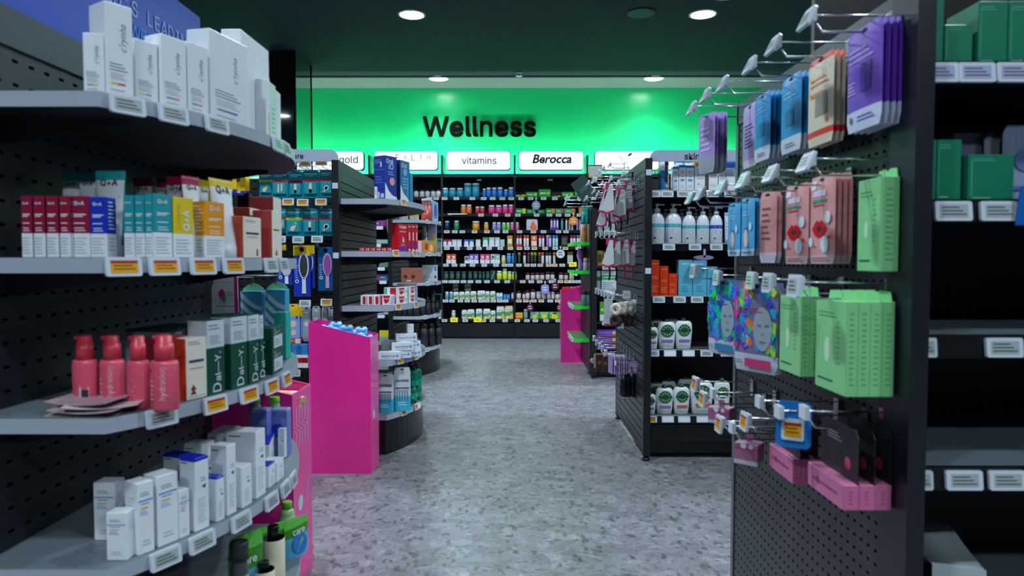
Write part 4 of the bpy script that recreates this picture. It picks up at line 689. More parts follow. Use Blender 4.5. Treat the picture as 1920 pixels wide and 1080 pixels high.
# ---------------- middle left rack
ML = dict(X0=-1.055, y0=4.15, y1=5.20)
ml = empty('shelving_gondola', (-1.5, 4.7, 0), 0, 'middle left black rack with foot care packs in front and curved end shelves', 'shelving unit')
def zml(v, y=4.15, x=-1.06): return zat(v, x, y)
MLZ = [zat(v, -.95, 4.18) for v in (373, 471, 573, 676, 776)]
b = MB(); b.box(-1.085, -1.055, 4.15, 5.22, .05, 1.80, BLK_M); b.add([(-1.0545, 4.17, .12), (-1.0545, 5.2, .12), (-1.0545, 5.2, 1.72), (-1.0545, 4.17, 1.72)], [(0, 1, 2, 3)], slat_m)
b.add([(-1.0545, 4.17, 1.735), (-1.0545, 5.2, 1.735), (-1.0545, 5.2, 1.795), (-1.0545, 4.17, 1.795)], [(0, 1, 2, 3)], M('#3c474b', .5))
par(ob('end_panel', b), ml)
par(post(None, -1.075, 4.13, 1.80, tags=(zat(348, -1.07, 4.1), zat(479, -1.07, 4.1))), ml)
b = MB(); b.box(-2.9, -1.085, 4.55, 4.58, .05, 1.74, pegy_m); par(ob('back_panel', b), ml)
b = MB(); b.box(-2.9, -1.09, 4.17, 4.55, 0, .2, M('#0c0e10', .3)); par(ob('kick_plinth', b), ml)
b = MB(); b.prism(edge_outline(ML, .02), .0, MLZ[4] - .03, M('#0d1012', .25)); par(ob('base_plinth', b), ml)
for i, z in enumerate(MLZ):
    s = par(curved_shelf(ML, z, None, .034), ml)
    edge_tags(ML, z, s, [[(757, 'o')], [(742, 'o'), (777, 'o'), (783, 'g')], [(746, 'o'), (779, 'o')], [(749, 'o'), (779, 'o')], [(755, 'o'), (779, 'o'), (783, 'w')]][i], w=.058, h=.042, dz=-.012)
def header(parent, x0, x1, y, z0, z1, txt, xt, wt_, rl=True, rr=True):
    b = MB(); r = .05; pts = []
    pts += [(x0, z0), (x1, z0)]
    pts += [(x1 - r + r * cos(a), z1 - r + r * sin(a)) for a in [pi / 2 * k / 6 for k in range(7)]] if rr else [(x1, z1)]
    pts += [(x0 + r + r * cos(a), z1 - r + r * sin(a)) for a in [pi / 2 + pi / 2 * k / 6 for k in range(7)]] if rl else [(x0, z1)]
    b.prism(pts, -.006, .006, M('#aab4c8', .35), f=lambda xx, zz, t: (xx, y + t, zz))
    for xp in (x0 + .1, x1 - .03): b.box(xp - .008, xp + .008, y + .006, y + .02, z0 - .12, z1 - .02, POST)
    h = ob('header_sign', b, parent)
    b = MB(); b.text(txt, wt_, lambda a, c: (xt + a, y - .0075, (z0 + z1) / 2 + c - .004), ink(), .012); ob('lettering', b, h)
    return h
z0, z1 = zat(303, -1.1, 4.12), zat(280, -1.1, 4.12)
ppm = FPX / 4.12
xr = xat(572, 4.12)
par(header(None, -2.5, xat(636, 4.12), 4.12, z0, z1, 'foot care', xr - .092, .184, True, True), ml)

# ---------------- far left rack
LL = dict(X0=-1.25, y0=7.0, y1=8.05)
ll = empty('shelving_gondola', (-1.6, 7.5, 0), 0, 'far left black rack with curved end shelves of tubs, nearest the wellness wall', 'shelving unit')
LLZ = [zat(v, -1.1, 7.02) for v in (354, 412, 474, 530, 593, 655)]
b = MB(); b.box(-1.28, -1.25, 7.0, 8.07, .05, 1.80, BLK_M); b.add([(-1.2495, 7.02, .12), (-1.2495, 8.05, .12), (-1.2495, 8.05, 1.78), (-1.2495, 7.02, 1.78)], [(0, 1, 2, 3)], slat_m)
par(ob('end_panel', b), ll)
par(post(None, -1.27, 6.98, 1.80), ll)
b = MB(); b.box(-3.2, -1.28, 7.42, 7.45, .05, 1.74, pegy_m); par(ob('back_panel', b), ll)
b = MB(); b.prism(edge_outline(LL, .02), .0, LLZ[5] - .03, M('#0d1012', .25)); par(ob('base_plinth', b), ll)
for i, z in enumerate(LLZ[1:]):
    s = par(curved_shelf(LL, z, None, .032), ll)
    edge_tags(LL, z, s, [[(802, 'g'), (817, 'g'), (826, 'w')], [(805, 'g'), (823, 'g')], [(801, 'g'), (819, 'g')], [(797, 'g'), (815, 'g')], [(800, 'g'), (824, 'g')]][i], w=.06, h=.042, dz=-.014)
# front face shelves of the far left rack
LFV = [(428, (712,)), (461, (708,)), (505, (715,)), (530, (718,)), (594, (714,)), (650, ())]
for v, tg in LFV:
    z = zat(v - 4, -1.4, 7.05); b = MB(); b.box(-3.2, -1.285, 7.06, 7.42, z - .012, z, M('#1a1c1f', .5)); b.box(-3.2, -1.285, 7.05, 7.06, z - .03, z + .002, M('#121316', .4))
    s = par(ob('shelf', b), ll)
    for u in tg: put_tag(s, xat(u, 7.045), 7.042, z - .018, 'w', w=.075, h=.036)

# ---------------- middle right rack (front faces the camera, grooved end panel to the aisle)
RX = .768
mr = empty('shelving_gondola', (1.5, 4.6, 0), 0, 'middle right black rack headed skin care with pump bottles and brushes on its end', 'shelving unit')
b = MB(); b.box(RX, RX + .03, 4.08, 5.12, .05, 1.80, BLK_M); b.add([(RX - .0008, 4.08, .10), (RX - .0008, 5.1, .10), (RX - .0008, 5.1, 1.72), (RX - .0008, 4.08, 1.72)], [(0, 1, 2, 3)], slat_m)
b.add([(RX - .0008, 4.08, 1.735), (RX - .0008, 5.1, 1.735), (RX - .0008, 5.1, 1.795), (RX - .0008, 4.08, 1.795)], [(0, 1, 2, 3)], M('#3c474b', .5))
par(ob('end_panel', b), mr)
par(post(None, RX + .02, 4.06, 1.80, tags=(zat(323, RX, 4.03), zat(508, RX, 4.03))), mr)
par(post(None, RX + .02, 5.13, 1.80), mr)
b = MB(); b.box(RX + .03, 2.9, 4.52, 4.55, .05, 1.735, PANEL); par(ob('back_panel', b), mr)
MRY = 4.08
MRZ = [zat(v, 1.0, MRY + .02) for v in (358, 457, 555, 655, 778)]
b = MB(); b.box(RX + .045, 2.9, MRY + .03, 4.5, .03, MRZ[4] - .02, M('#0c0e10', .3)); b.box(RX + .06, 2.86, MRY + .022, MRY + .03, .10, MRZ[4] - .06, M('#101316', .28)); par(ob('kick_plinth', b), mr)
MRT = [[(1226, 'g'), (1250, 'g'), (1280, 'g'), (1303, 'g'), (1335, 'g'), (1368, 'g')], [(1254, 'g'), (1303, 'g'), (1343, 'g'), (1380, 'g')], [(1236, 'g'), (1275, 'g'), (1308, 'g')], [(1226, 'p'), (1258, 'w'), (1293, 'w'), (1327, 'g'), (1365, 'g')], [(1223, 'o'), (1255, 'w'), (1286, 'w'), (1321, 'w')]]
for i, z in enumerate(MRZ):
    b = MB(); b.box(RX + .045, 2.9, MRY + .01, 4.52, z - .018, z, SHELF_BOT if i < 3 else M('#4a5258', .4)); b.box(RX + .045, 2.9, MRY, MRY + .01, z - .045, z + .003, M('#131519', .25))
    b.box(RX + .045, 2.9, MRY - .002, MRY, z - .002, z + .003, M('#9aa2aa', .3))
    s = par(ob('shelf', b), mr)
    for u, kd in MRT[i]: put_tag(s, xat(u, MRY - .008), MRY - .006, z - .021, kd, w=.073, h=.037)
z0, z1 = zat(303, 1.1, 4.05), zat(281, 1.1, 4.05)
xl = xat(1281, 4.05)
par(header(None, xat(1217, 4.05), 2.3, 4.05, z0, z1, 'skin care', xl + .105, .21), mr)

# ---------------- far right rack
fr = empty('shelving_gondola', (1.5, 7.4, 0), 0, 'far right black rack seen past the brushes, with green trays on its end', 'shelving unit')
b = MB(); b.box(RX, RX + .03, 6.92, 7.95, .05, 1.74, BLK_M); par(ob('end_panel', b), fr)
par(post(None, RX + .035, 6.9, 1.72, w=.05), fr)
b = MB(); b.box(RX + .03, 2.9, 7.36, 7.4, .05, 1.74, PANEL); par(ob('back_panel', b), fr)
b = MB(); b.box(RX + .06, 2.9, 6.95, 7.36, .03, .18, M('#0c0e10', .3)); par(ob('kick_plinth', b), fr)
for v in (434, 500, 547, 604, 662):
    z = zat(v, 1.0, 6.95); b = MB(); b.box(RX + .06, 2.9, 6.95, 7.36, z - .02, z, SHELF_BOT); s = par(ob('shelf', b), fr)
    for u in (1136, 1147): put_tag(s, xat(u, 6.94), 6.944, z - .012, 'g')
GT = [zat(v, .7, 7.1) for v in (455, 508, 573, 634)]
grn = M('#18d83a', .3)
for i, z in enumerate(GT):
    b = MB(); b.box(.61, .766, 7.0, 7.8, z - .012, z, M('#2f7d3c', .35)); b.box(.61, .766, 6.99, 7.0, z - .03, z + .004, grn); b.box(.604, .61, 6.99, 7.8, z - .03, z + .004, grn)
    s = par(ob('tray', b), fr); s['label'] = 'bright green edged tray'
    if i > 1:
        for y in (7.05, 7.22, 7.4): put_tag(s, .598, y, z - .01, 'g', -pi / 2 + .3, w=.06, h=.04)

# ---------------- near right rack
NRX, NRY = .765, 1.32
nr = empty('shelving_gondola', (1.4, 1.8, 0), 0, 'near right black rack with a punched end panel of hooks and face masks', 'shelving unit')
NRTOP = 1.73
b = MB(); b.box(NRX, NRX + .02, 1.36, 2.36, .04, NRTOP, M('#1b1f22', .4))
b.add([(NRX - .0008, 1.36, .06), (NRX - .0008, 2.345, .06), (NRX - .0008, 2.345, 1.655), (NRX - .0008, 1.36, 1.655)], [(0, 1, 2, 3)], pegn_m)
b.box(NRX - .004, NRX, 1.36, 2.36, 1.66, NRTOP, M('#39454a', .3))
par(ob('end_panel', b), nr)
b = MB(); b.box(NRX - .004, NRX + .024, 2.345, 2.37, .03, NRTOP + .005, M('#4a565a', .3)); par(ob('edge_strip', b), nr)
b = MB(); b.box(NRX - .026, NRX + .008, 1.272, 1.36, .02, 2.3, M('#1a1d28', .35)); par(ob('post', b), nr)
b = MB(); b.box(NRX + .03, 2.6, 1.84, 1.86, .05, 2.2, PANEL); par(ob('back_panel', b), nr)
NFY = 1.33
NRZ = [zat(116, .95, NFY), zat(375, .95, NFY), zat(630, .95, NFY), zat(878, .95, NFY), .42]
NRT = [[(1755, 'p'), (1823, 'p'), (1895, 'p')], [(1787, 'g'), (1872, 'g')], [(1740, 'g'), (1890, 'g')], [(1739, 'g'), (1821, 'g'), (1903, 'g')], []]
for i, z in enumerate(NRZ):
    b = MB(); b.box(NRX + .04, 2.6, NFY + .012, 1.84, z - .02, z, SHELF_BOT if i < 2 else M('#66727a', .45)); b.box(NRX + .04, 2.6, NFY, NFY + .012, z - .044, z + .002, M('#0e1013', .35))
    s = par(ob('shelf', b), nr)
    for u, kd in NRT[i]: put_tag(s, xat(u, NFY - .01), NFY - .006, z - .022, kd, w=.071 if u > 1745 else .045, h=.038)
b = MB(); b.box(NRX + .04, 2.6, NFY + .03, 1.84, .0, .40, M('#0c0e10', .35)); par(ob('kick_plinth', b), nr)

# ---------------- back wall bays
BY = 10.42
BZ = [zat(v, 0, BY + .04) for v in (369.8, 400.8, 431.8, 463, 494.3, 525, 561, 597.8)]
BB = [xat(u, BY) for u in (421, 557, 693, 829, 965, 1101, 1237, 1373)]
shelf_b = M('#17191d', .4)
ztop = zat(328, 0, 10.6)
TT = {3: [[(834, 'o'), (856, 'g'), (886, 'g'), (907, 'g'), (924, 'g'), (942, 'o'), (958.5, 'o')], [(902, 'g'), (929, 'g'), (952, 'o')], [(838, 'o'), (853, 'g'), (867, 'g'), (890, 'o'), (913, 'o'), (932, 'g'), (948, 'g')], [(838, 'g'), (857, 'g'), (881, 'g'), (898, 'g'), (917, 'g'), (938, 'g'), (957, 'g')], [(836, 'g'), (852, 'g'), (868, 'g'), (886, 'g'), (908, 'g'), (930, 'g'), (946, 'g'), (957, 'g')], [(834, 'g'), (846, 'g'), (856, 'g'), (869, 'g'), (882, 'g'), (897, 'g'), (913, 'g'), (932, 'g'), (951, 'g')], [(835, 'g'), (847, 'g'), (863, 'g'), (876, 'g'), (889, 'g'), (902, 'g'), (913, 'g'), (925, 'g'), (937, 'g'), (948, 'g')], [(833, 'g'), (851, 'y'), (872, 'g'), (895, 'y'), (906, 'o'), (923, 'g'), (947, 'g')]],
      4: [[(977, 'g'), (995, 'g'), (1019, 'g'), (1040, 'g'), (1063, 'g'), (1087, 'g')], [(971, 'g'), (1006, 'g'), (1030, 'g'), (1047, 'g'), (1064, 'g'), (1086, 'g')], [(974, 'g'), (1000, 'g'), (1019, 'g'), (1047, 'g'), (1061, 'g')], [(974, 'o'), (988, 'g'), (1002, 'o'), (1022, 'o'), (1041, 'g'), (1060, 'o'), (1084, 'g')], [(973, 'g'), (988, 'o'), (1000, 'g'), (1013, 'o'), (1029, 'o'), (1040, 'o'), (1054, 'g'), (1074, 'y')], [(980, 'o'), (996, 'g'), (1012, 'o'), (1034, 'g'), (1051, 'o'), (1063, 'o'), (1073, 'g'), (1084, 'g')], [(973, 'o'), (986, 'o'), (1001, 'o'), (1015, 'o'), (1032, 'g'), (1046, 'o')], [(970, 'g'), (988, 'g'), (1004, 'g'), (1024, 'g'), (1047, 'g')]],
      2: [[(806, 'g'), (818, 'g')], [], [], [], [], [], [], []]}
WHICH = {0: 'hidden behind the left racks', 1: 'partly behind the foot care rack', 2: 'under the second white lit name box', 3: 'under the lit vitamins name box', 4: 'under the third full lit name box', 5: 'behind the hair brushes', 6: 'behind the skin care rack'}
for i in range(1, 7):
    xa, xb = BB[i], BB[i + 1]
    bay = empty('wall_shelving_bay', ((xa + xb) / 2, 10.6, 0), 0, 'tall black wall shelving bay of remedies ' + WHICH[i], 'shelving unit', 'wall shelving bays')
    b = MB(); b.box(xa + .004, xb - .004, 10.84, 10.87, .0, ztop, M('#1d2230', .4)); par(ob('back_panel', b), bay)
    b = MB(); b.box(xa - .014, xa + .014, BY + .02, 10.84, 0, zat(292, 0, 10.5) if i != 3 else zat(292, 0, 10.5), M('#14171c', .4)); par(ob('side_upright', b), bay)
    b = MB(); b.box(xa + .02, xb - .02, BY + .05, 10.84, ztop - .05, ztop, M('#20242b', .4)); c_ = par(ob('canopy', b), bay)
    b = MB(); b.box(xa + .016, xb - .016, BY - .01, 10.84, .03, zat(606, 0, BY), M('#121519', .35))
    b.box(xa + .016, xb - .016, BY + .03, 10.8, 0, .03, BLK_M)
    dr_ = par(ob('drawer', b), bay)
    xm = (xa + xb) / 2
    b = MB(); b.box(xm - .07, xm + .07, BY - .012, BY - .009, zat(613, 0, BY) - .01, zat(613, 0, BY) + .012, M('#020303', .6)); ob('handle', b, dr_)
    dr_.children[0].matrix_parent_inverse = Matrix.Identity(4)
    for k, z in enumerate(BZ):
        b = MB(); b.box(xa + .016, xb - .016, BY + .01, 10.84, z - .016, z, shelf_b); b.box(xa + .016, xb - .016, BY, BY + .01, z - .042, z + .002, M('#0f1114', .35))
        s = par(ob('shelf', b), bay)
        for u, kd in TT.get(i, [[]] * 8)[k]:
            w, h = (.115, .07) if kd == 'y' else (.08, .042)
            put_tag(s, xat(u, BY - .006), BY - .006, z - .024 + (.012 if kd == 'y' else 0), kd, w=w, h=h)
        if i == 5:
            for u in (1112, 1140): put_tag(s, xat(u, BY - .006), BY - .006, z - .024, 'g', w=.08, h=.042)
# lit name boxes
LB = [(566, 682, 'gold', None), (702, 821, 'HEALTH', None), (837, 957, 'vitamins', None), (973, 1094, 'Berocca', None), (1115, 1236, "Nature's", None), (1251, 1372, None, None)]
lit = M('#eaf6ff', .4, em=.85)
names = ['lit white name box with the word gold beside the foot care header', 'lit white name box behind the blue toothbrush cartons, lettered in thin pale capitals', 'lit white name box with the thin word vitamins', 'lit white name box with a bold slanted dark word', 'lit white name box with a faint two-line leaf logo', 'lit white name box hidden behind the skin care header']
for (u0, u1, tx, _), lb in zip(LB, names):
    y = BY - .02; x0, x1 = xat(u0, y, 2.7), xat(u1, y, 2.7); z0, z1 = zat(319, 0, y), zat(283, 0, y); r = .045
    pts = [(x0 + r - r * cos(a), z0 + r - r * sin(a)) for a in [pi / 2 * k / 5 for k in range(6)]] + [(x1 - r + r * sin(a), z0 + r - r * cos(a)) for a in [pi / 2 * k / 5 for k in range(6)]]
    pts += [(x1 - r + r * cos(a), z1 - r + r * sin(a)) for a in [pi / 2 * k / 5 for k in range(6)]] + [(x0 + r - r * sin(a), z1 - r + r * cos(a)) for a in [pi / 2 * k / 5 for k in range(6)]]
    t = empty('light_box', ((x0 + x1) / 2, y + .05, z0), 0, lb, 'lit sign', 'lit name boxes over the wall shelving')
    b = MB(); b.prism(pts, y + .008, y + .09, M('#39424a', .4), f=lambda a, c, d: (a, d, c)); par(ob('housing', b), t)
    cx, cz = (x0 + x1) / 2, (z0 + z1) / 2
    sc = lambda p: (cx + (p[0] - cx) * .985, cz + (p[1] - cz) * .95)
    b = MB(); b.prism([sc(p) for p in pts], y, y + .008, lit, f=lambda a, c, d: (a, d, c)); f_ = par(ob('lit_face', b), t)
    b = MB()
    def tx_(s, uu0, uu1, zc, m, bold=0, sh=0):
        xa, xb = xat(uu0, y, 2.7), xat(uu1, y, 2.7)
        b.text(s, xb - xa, lambda p, c: ((xa + xb) / 2 + p, y - .003, zc + c), m, bold, sh)
    dk = M('#1f4a5a', .6)
    if tx == 'vitamins': tx_('vitamins', 866, 931, zat(301, 0, y), M('#0c2c38', .6), .006)
    elif tx == 'Berocca':
        tx_('Berocca', 998, 1072, zat(298, 0, y), M('#0f1a22', .6), .03, .25); tx_('Performance', 1017, 1055, zat(307.5, 0, y), M('#b4d2e2', .6), 0, .2)
    elif tx == 'HEALTH':
        for i_, ch in enumerate('HEALTH'): tx_(ch, 731 + i_ * 14.6 - 3.4, 731 + i_ * 14.6 + 3.4, zat(295, 0, y), M('#7890a0', .6))
    elif tx and 'gold' in tx: tx_('gold', 636, 671, zat(301, 0, y), M('#0c2c38', .6), .004)
    elif tx: 
        tx_("Nature's", 1160, 1194, zat(296, 0, y), M('#a9c6d2', .6), 0, .15); tx_('Own', 1164, 1182, zat(304, 0, y), M('#a9c6d2', .6), 0, .15)
        leaf = [(xat(1181 + 4 * cos(a) * .9 + 2.0 * sin(a), y, 2.7), y - .003, zat(290 - 4 * cos(a) * .8 + 1.0 * sin(a), 0, y)) for a in [2 * pi * k / 12 for k in range(12)]]
        b.add(leaf, [tuple(range(12))], M('#27455a', .6))
    if tx: l_ = ob('lettering', b, f_); l_.matrix_parent_inverse = Matrix.Identity(4)

# ---------------- pink promotional dump bins
def pink_bin(x0, x1, y0, y1, hl, hr, label, art_side='R'):
    pk = M('#ee2a96', .28, coat=.3); pk2 = M('#e08cc0', .3)
    cx, cy = (x0 + x1) / 2, (y0 + y1) / 2
    t = empty('dump_bin', (cx, cy, 0), 0, label, 'display bin', 'pink promotional dump bins')
    th = .006; b = MB()
    zt = lambda x: hl + (hr - hl) * (x - x0) / (x1 - x0)
    for ya, yb in ((y0, y0 + th), (y1 - th, y1)):
        b.add([(x0, ya, 0), (x1, ya, 0), (x1, yb, 0), (x0, yb, 0), (x0, ya, hl), (x1, ya, hr), (x1, yb, hr), (x0, yb, hl)], [(0, 1, 5, 4), (1, 2, 6, 5), (2, 3, 7, 6), (3, 0, 4, 7), (4, 5, 6, 7)], pk)
    for xa, xb, hh in ((x0, x0 + th, hl), (x1 - th, x1, hr)): b.box(xa, xb, y0 + th, y1 - th, 0, hh, pk)
    par(ob('outer_case', b), t)
    b = MB(); zz = min(hl, hr) - .09; b.box(x0 + th, x1 - th, y0 + th, y1 - th, zz - .01, zz, M('#a8106c', .5)); par(ob('tray_floor', b), t)
    b = MB(); X = x1 + .0008 if art_side == 'R' else x0 - .0008
    yl = y1 - y0
    F = lambda u, v: (X, cy + u, v)
    b.art([('l', -.1, .80, .84, .7, 2, pk2)], F, yl, hr)
    for k in range(5):  # tall sloping scribbled capitals
        ya = -.36 + k * .15
        b.art([('p', [(ya, .72), (ya + .05, .725), (ya + .07, .93), (ya + .02, .925)], pk2)], F, yl, hr)
    par(ob('side_print', b), t)
    b = MB(); b.art([('p', [(.05, .40), (.09, .40), (.3, .52), (.26, .52)], pk2), ('p', [(.14, .40), (.18, .40), (.4, .52), (.36, .52)], pk2)], F, yl, hr)
    par(ob('slanted_print', b), t)
    b = MB(); b.art([('c', -.15, .42, .13, M('#b8ccd0', .4), 1.0)], F, yl, hr); par(ob('round_emblem', b), t)
    return zz
pk1 = pink_bin(-1.15, -.805, 3.79, 4.01, zat(604, -1.15, 3.79), zat(633, -.805, 3.79), 'tall pink bin of blue packets before the middle left rack')
pk2 = pink_bin(-1.13, -.795, 2.42, 2.64, zat(728, -.9, 2.42) + .05, zat(741, -.795, 2.42), 'pink bin of tan lipsticks squeezed behind the nearest left rack')
pk3 = pink_bin(.544, .835, 7.98, 8.2, zat(545, .56, 7.98), zat(535, .8, 7.98), 'pink bin at the end of the far right rack', 'L')
# ================================================================ goods, near left rack
def ebox(U, u0, u1, vtop, z, depth, inset, spec, label, cat='box', name='carton', group=None, vb=None):
    P0, P1 = edge_pt(U, u0, inset), edge_pt(U, u1, inset)
    if past(U, u0, inset) or past(U, u1, inset):
        Y = U['y1'] - .25 - (.04 if inset < .1 else -.04); P0, P1 = (xat(u0, Y), Y), (xat(u1, Y), Y)
    mx, my = (P0[0] + P1[0]) / 2, (P0[1] + P1[1]) / 2
    return put_carton(P0, P1, z, zat(vtop, mx, my), depth, spec, label, cat, name, group)
def fbox(u0, u1, vtop, z, Y, depth, spec, label, cat='box', name='carton', group=None, x_z=1.2):
    P0, P1 = (xat(u0, Y, z + .05), Y), (xat(u1, Y, z + .05), Y)
    return put_carton(P0, P1, z, zat(vtop, (P0[0] + P1[0]) / 2, Y), depth, spec, label, cat, name, group)

WM = M(WHITE, .4); gr = M('#6f7883', .6); lg = M('#a9b2bd', .6)
def serum_art(c1, c2, brand="c'rynha"):
    return [('t', brand, .16, .64, .30, gr, 90, 0, .3), ('l', -.05, .26, .36, .66, 3, gr), ('l', -.05, .17, .25, .6, 4, lg), ('r', -.2, .13, .26, .022, c1), ('r', .06, .13, .26, .022, c2), ('l', -.1, .04, .08, .5, 1, lg)]
yel, red, teal, org = M('#e6c21c'), M('#d8303c'), M('#1c9aa8'), M('#e0822a')
sb = lambda *c: dict(body=WM, art=serum_art(*c), side=[('l', 0, .15, .3, .5, 2, lg)])
z = NLZ[0] + .0005
S1 = [(165, 205, 62, .04, .012, (teal, yel), 'short white serum carton at the front corner of the top grey shelf'),
      (207, 257, 8, .06, .012, (yel, red), 'tall white serum carton beside the short corner one on the top shelf'),
      (261, 303, 77, .03, .02, (yel, teal), 'white serum carton in front of the blue board, under the letters'),
      (309, 357, 70, .05, .014, (teal, org), 'white serum carton with a teal and orange dash, middle of top shelf'),
      (359, 396, 84, .04, .014, (teal, org), 'slim white serum carton next to the widest white carton'),
      (400, 470, 71, .06, .02, (M('#1fa86a'), M('#7a58c0')), 'widest white skin care carton on the top grey shelf')]
for u0, u1, vt, dp, ins, cs, lb in S1:
    ebox(NL, u0, u1, vt, z, dp, ins, sb(*cs), lb)
ebox(NL, 458, 509, 76, z, .05, .045, dict(body=WM, side=[]), 'tall plain white carton standing just past the widest white carton')
ebox(NL, 503, 511, 150, z, .04, .022, dict(body=WM, art=[('r', .2, .25, .1, .4, red)]), 'slim white carton beside the widest carton near the shelf end')
ebox(NL, 511, 521, 158, z, .035, .022, dict(body=M('#cfeedd', .4), art=[('l', 0, .1, .6, .5, 6, M('#58b98c'))]), 'pale green printed carton at the far end of the top shelf')
ebox(NL, 522, 530, 172, z, .03, .022, dict(body=WM), 'last small white carton on the far tip of the top shelf')

# shelf two: tubes and cartons lettered Q+A
z = NLZ[1] + .0005
mar, blu, tl2, ylw, oj = M('#8f1238', .4), M('#1233b4', .4), M('#148c96', .4), M('#e3c714', .4), M('#ee9a12', .4)
def qa(main, txt='Q+A', v=False):
    a = [('t', txt, -.02, .88, .55, WM, 0, .02), ('r', 0, .70, .66, .018, WM), ('r', -.08, .67, .5, .014, WM), ('r', -.03, .56, .6, .014, WM), ('l', 0, .42, .50, .6, 2, WM), ('l', -.05, .05, .34, .76, 6, lg)]
    if v: a = [('t', txt, .12, .62, .34, WM, 90, .02), ('l', -.25, .45, .9, .2, 10, M('#b39c10')), ('l', -.05, .05, .32, .76, 5, lg)]
    return dict(body=WM, bands=[(.395, 1, main)], top=main, art=a, side=[('l', 0, .45, .95, .6, 8, M('#d9b7c2', .6) if main is mar else WM), ('l', 0, .1, .34, .6, 4, lg)])
for i, (a, c) in enumerate([(40, 60), (63, 84), (87, 109), (112, 131), (133, 168)]):
    fbox(a, c, 367, z, 1.40 - .012 * (i < 4) + .02 * (i == 4) * 0, .04 if i == 4 else .05, qa(mar), 'maroon and white carton at the open end of second shelf', group='maroon and white cartons on the second grey shelf')
fbox(169, 200, 369, z, 1.40, .035, qa(blu), 'royal blue and white carton lettered Q+A on the second grey shelf')
def qtube(main): return dict(body=main, front=WM, capm=WM, art=[('t', 'Q+A', 0, .86, .55, ink(), 0, .01), ('r', 0, .70, .7, .006, ink()), ('l', 0, .36, .6, .6, 6, lg), ('r', 0, .22, .8, .03, main), ('l', 0, .05, .12, .5, 1, lg)])
def put_tube(u0, u1, vt, z, Y, spec, label, U=None, inset=.03, group=None):
    if U: P0, P1 = edge_pt(U, u0, inset), edge_pt(U, u1, inset)
    else: P0, P1 = (xat(u0, Y), Y), (xat(u1, Y), Y)
    w, rz, c = frame(P0, P1, .03)
    o = ob('squeeze_tube', tube_mesh(w, zat(vt, *c) - z, **spec), None, (c[0], c[1], z), rz)
    return reg(o, label, 'tube', group)
TL = M('#0fa0a0', .4)
for a, c, y in ((112, 148, 1.55), (144, 180, 1.53)): put_tube(a, c, 322, z, y, qtube(TL), 'teal edged squeeze tube standing behind the maroon cartons')
put_tube(174, 232, 320, z, 1.47, qtube(TL), 'large teal edged squeeze tube beside the royal blue carton')
for a, c, i_ in ((232, 252, .012), (253, 271, .012), (272, 288, .012), (290, 325, .01)):
    if i_ == .01: ebox(NL, a, c, 364, z, .06, .016, qa(M('#1795a0', .4)), 'turquoise and white carton with its Q+A front, middle of second shelf')
    else: fbox(a, c, 366, z, 1.43, .05, qa(M('#1795a0', .4)), 'turquoise and white carton in the row beside the teal tube')
MA = M('#a81c48', .4)
for a, c, y, vt in ((247, 283, 1.62, 333), (290, 308, 1.62, 336), (307, 352, 1.57, 331)): put_tube(a, c, vt, z, y, qtube(MA), 'maroon edged squeeze tube behind the turquoise cartons')
ebox(NL, 328, 364, 370, z, .04, .014, qa(ylw, 'Q+A', True), 'yellow and white carton with upright lettering on the second shelf')
put_tube(352, 385, 331, z, 0, qtube(MA), 'maroon edged tube standing between the yellow and orange cartons', NL, .045)
put_tube(382, 404, 337, z, 0, qtube(ylw), 'yellow edged tube mostly behind the orange carton', NL, .11)
ebox(NL, 387, 422, 379, z, .04, .014, qa(oj), 'orange and white carton lettered Q+A on the second shelf')
put_tube(403, 447, 336, z, 0, qtube(ylw), 'large yellow edged tube beside the orange carton', NL, .05)
crm = M('#e9e2d2', .5); rd = M('#c8452e', .45); cor = M('#d4504e', .45)
def probio(c): return dict(body=crm, art=[('l', -.1, .86, .93, .6, 2, gr), ('r', 0, .60, .72, .05, ink()), ('l', 0, .48, .54, .6, 2, gr), ('p', [(.18, .06), (.34, .06), (.26, .13)], c), ('p', [(.18, .12), (.34, .12), (.26, .19)], c), ('p', [(.2, .18), (.32, .18), (.26, .24)], c)], side=[('r', 0, .5, .98, .99, rd)])
ebox(NL, 457, 490, 407, z, .045, .016, probio(M('#7a1238')), 'cream carton with red side and dark print, front of second shelf')
ebox(NL, 470, 489, 391, z, .05, .07, dict(body=crm, side=[('r', 0, .5, .98, .99, rd)], art=[('l', 0, .8, .95, .6, 2, rd)]), 'cream and red carton standing behind the front cream carton')
P0, P1 = (xat(511, 1.81), 1.81), (xat(526, 1.885), 1.885)
put_carton(P0, P1, z, zat(394, *P0), .05, dict(body=crm, side=[('r', 0, .5, .98, .99, cor)], art=[('r', 0, .6, .7, .03, ink()), ('p', [(-.2, .06), (.2, .06), (0, .2)], rd)]), 'slim cream carton with coral side near the shelf tip')
P0, P1 = (xat(514, 1.95), 1.95), (xat(529, 2.02), 2.02)
put_carton(P0, P1, z, zat(369, *P0), .07, dict(body=crm, side=[('r', 0, .5, .98, .99, cor)]), 'taller cream carton with coral side at the shelf tip')
for u, vt in ((452, 366), (463, 362), (471, 372)):
    ebox(NL, u - 5, u + 5, vt, z, .03, .16, dict(body=M('#3d2a44', .5), art=[('p', [(-.3, .1), (.3, .1), (0, .8)], crm)]), 'small dark purple and cream carton at the back of the second shelf')

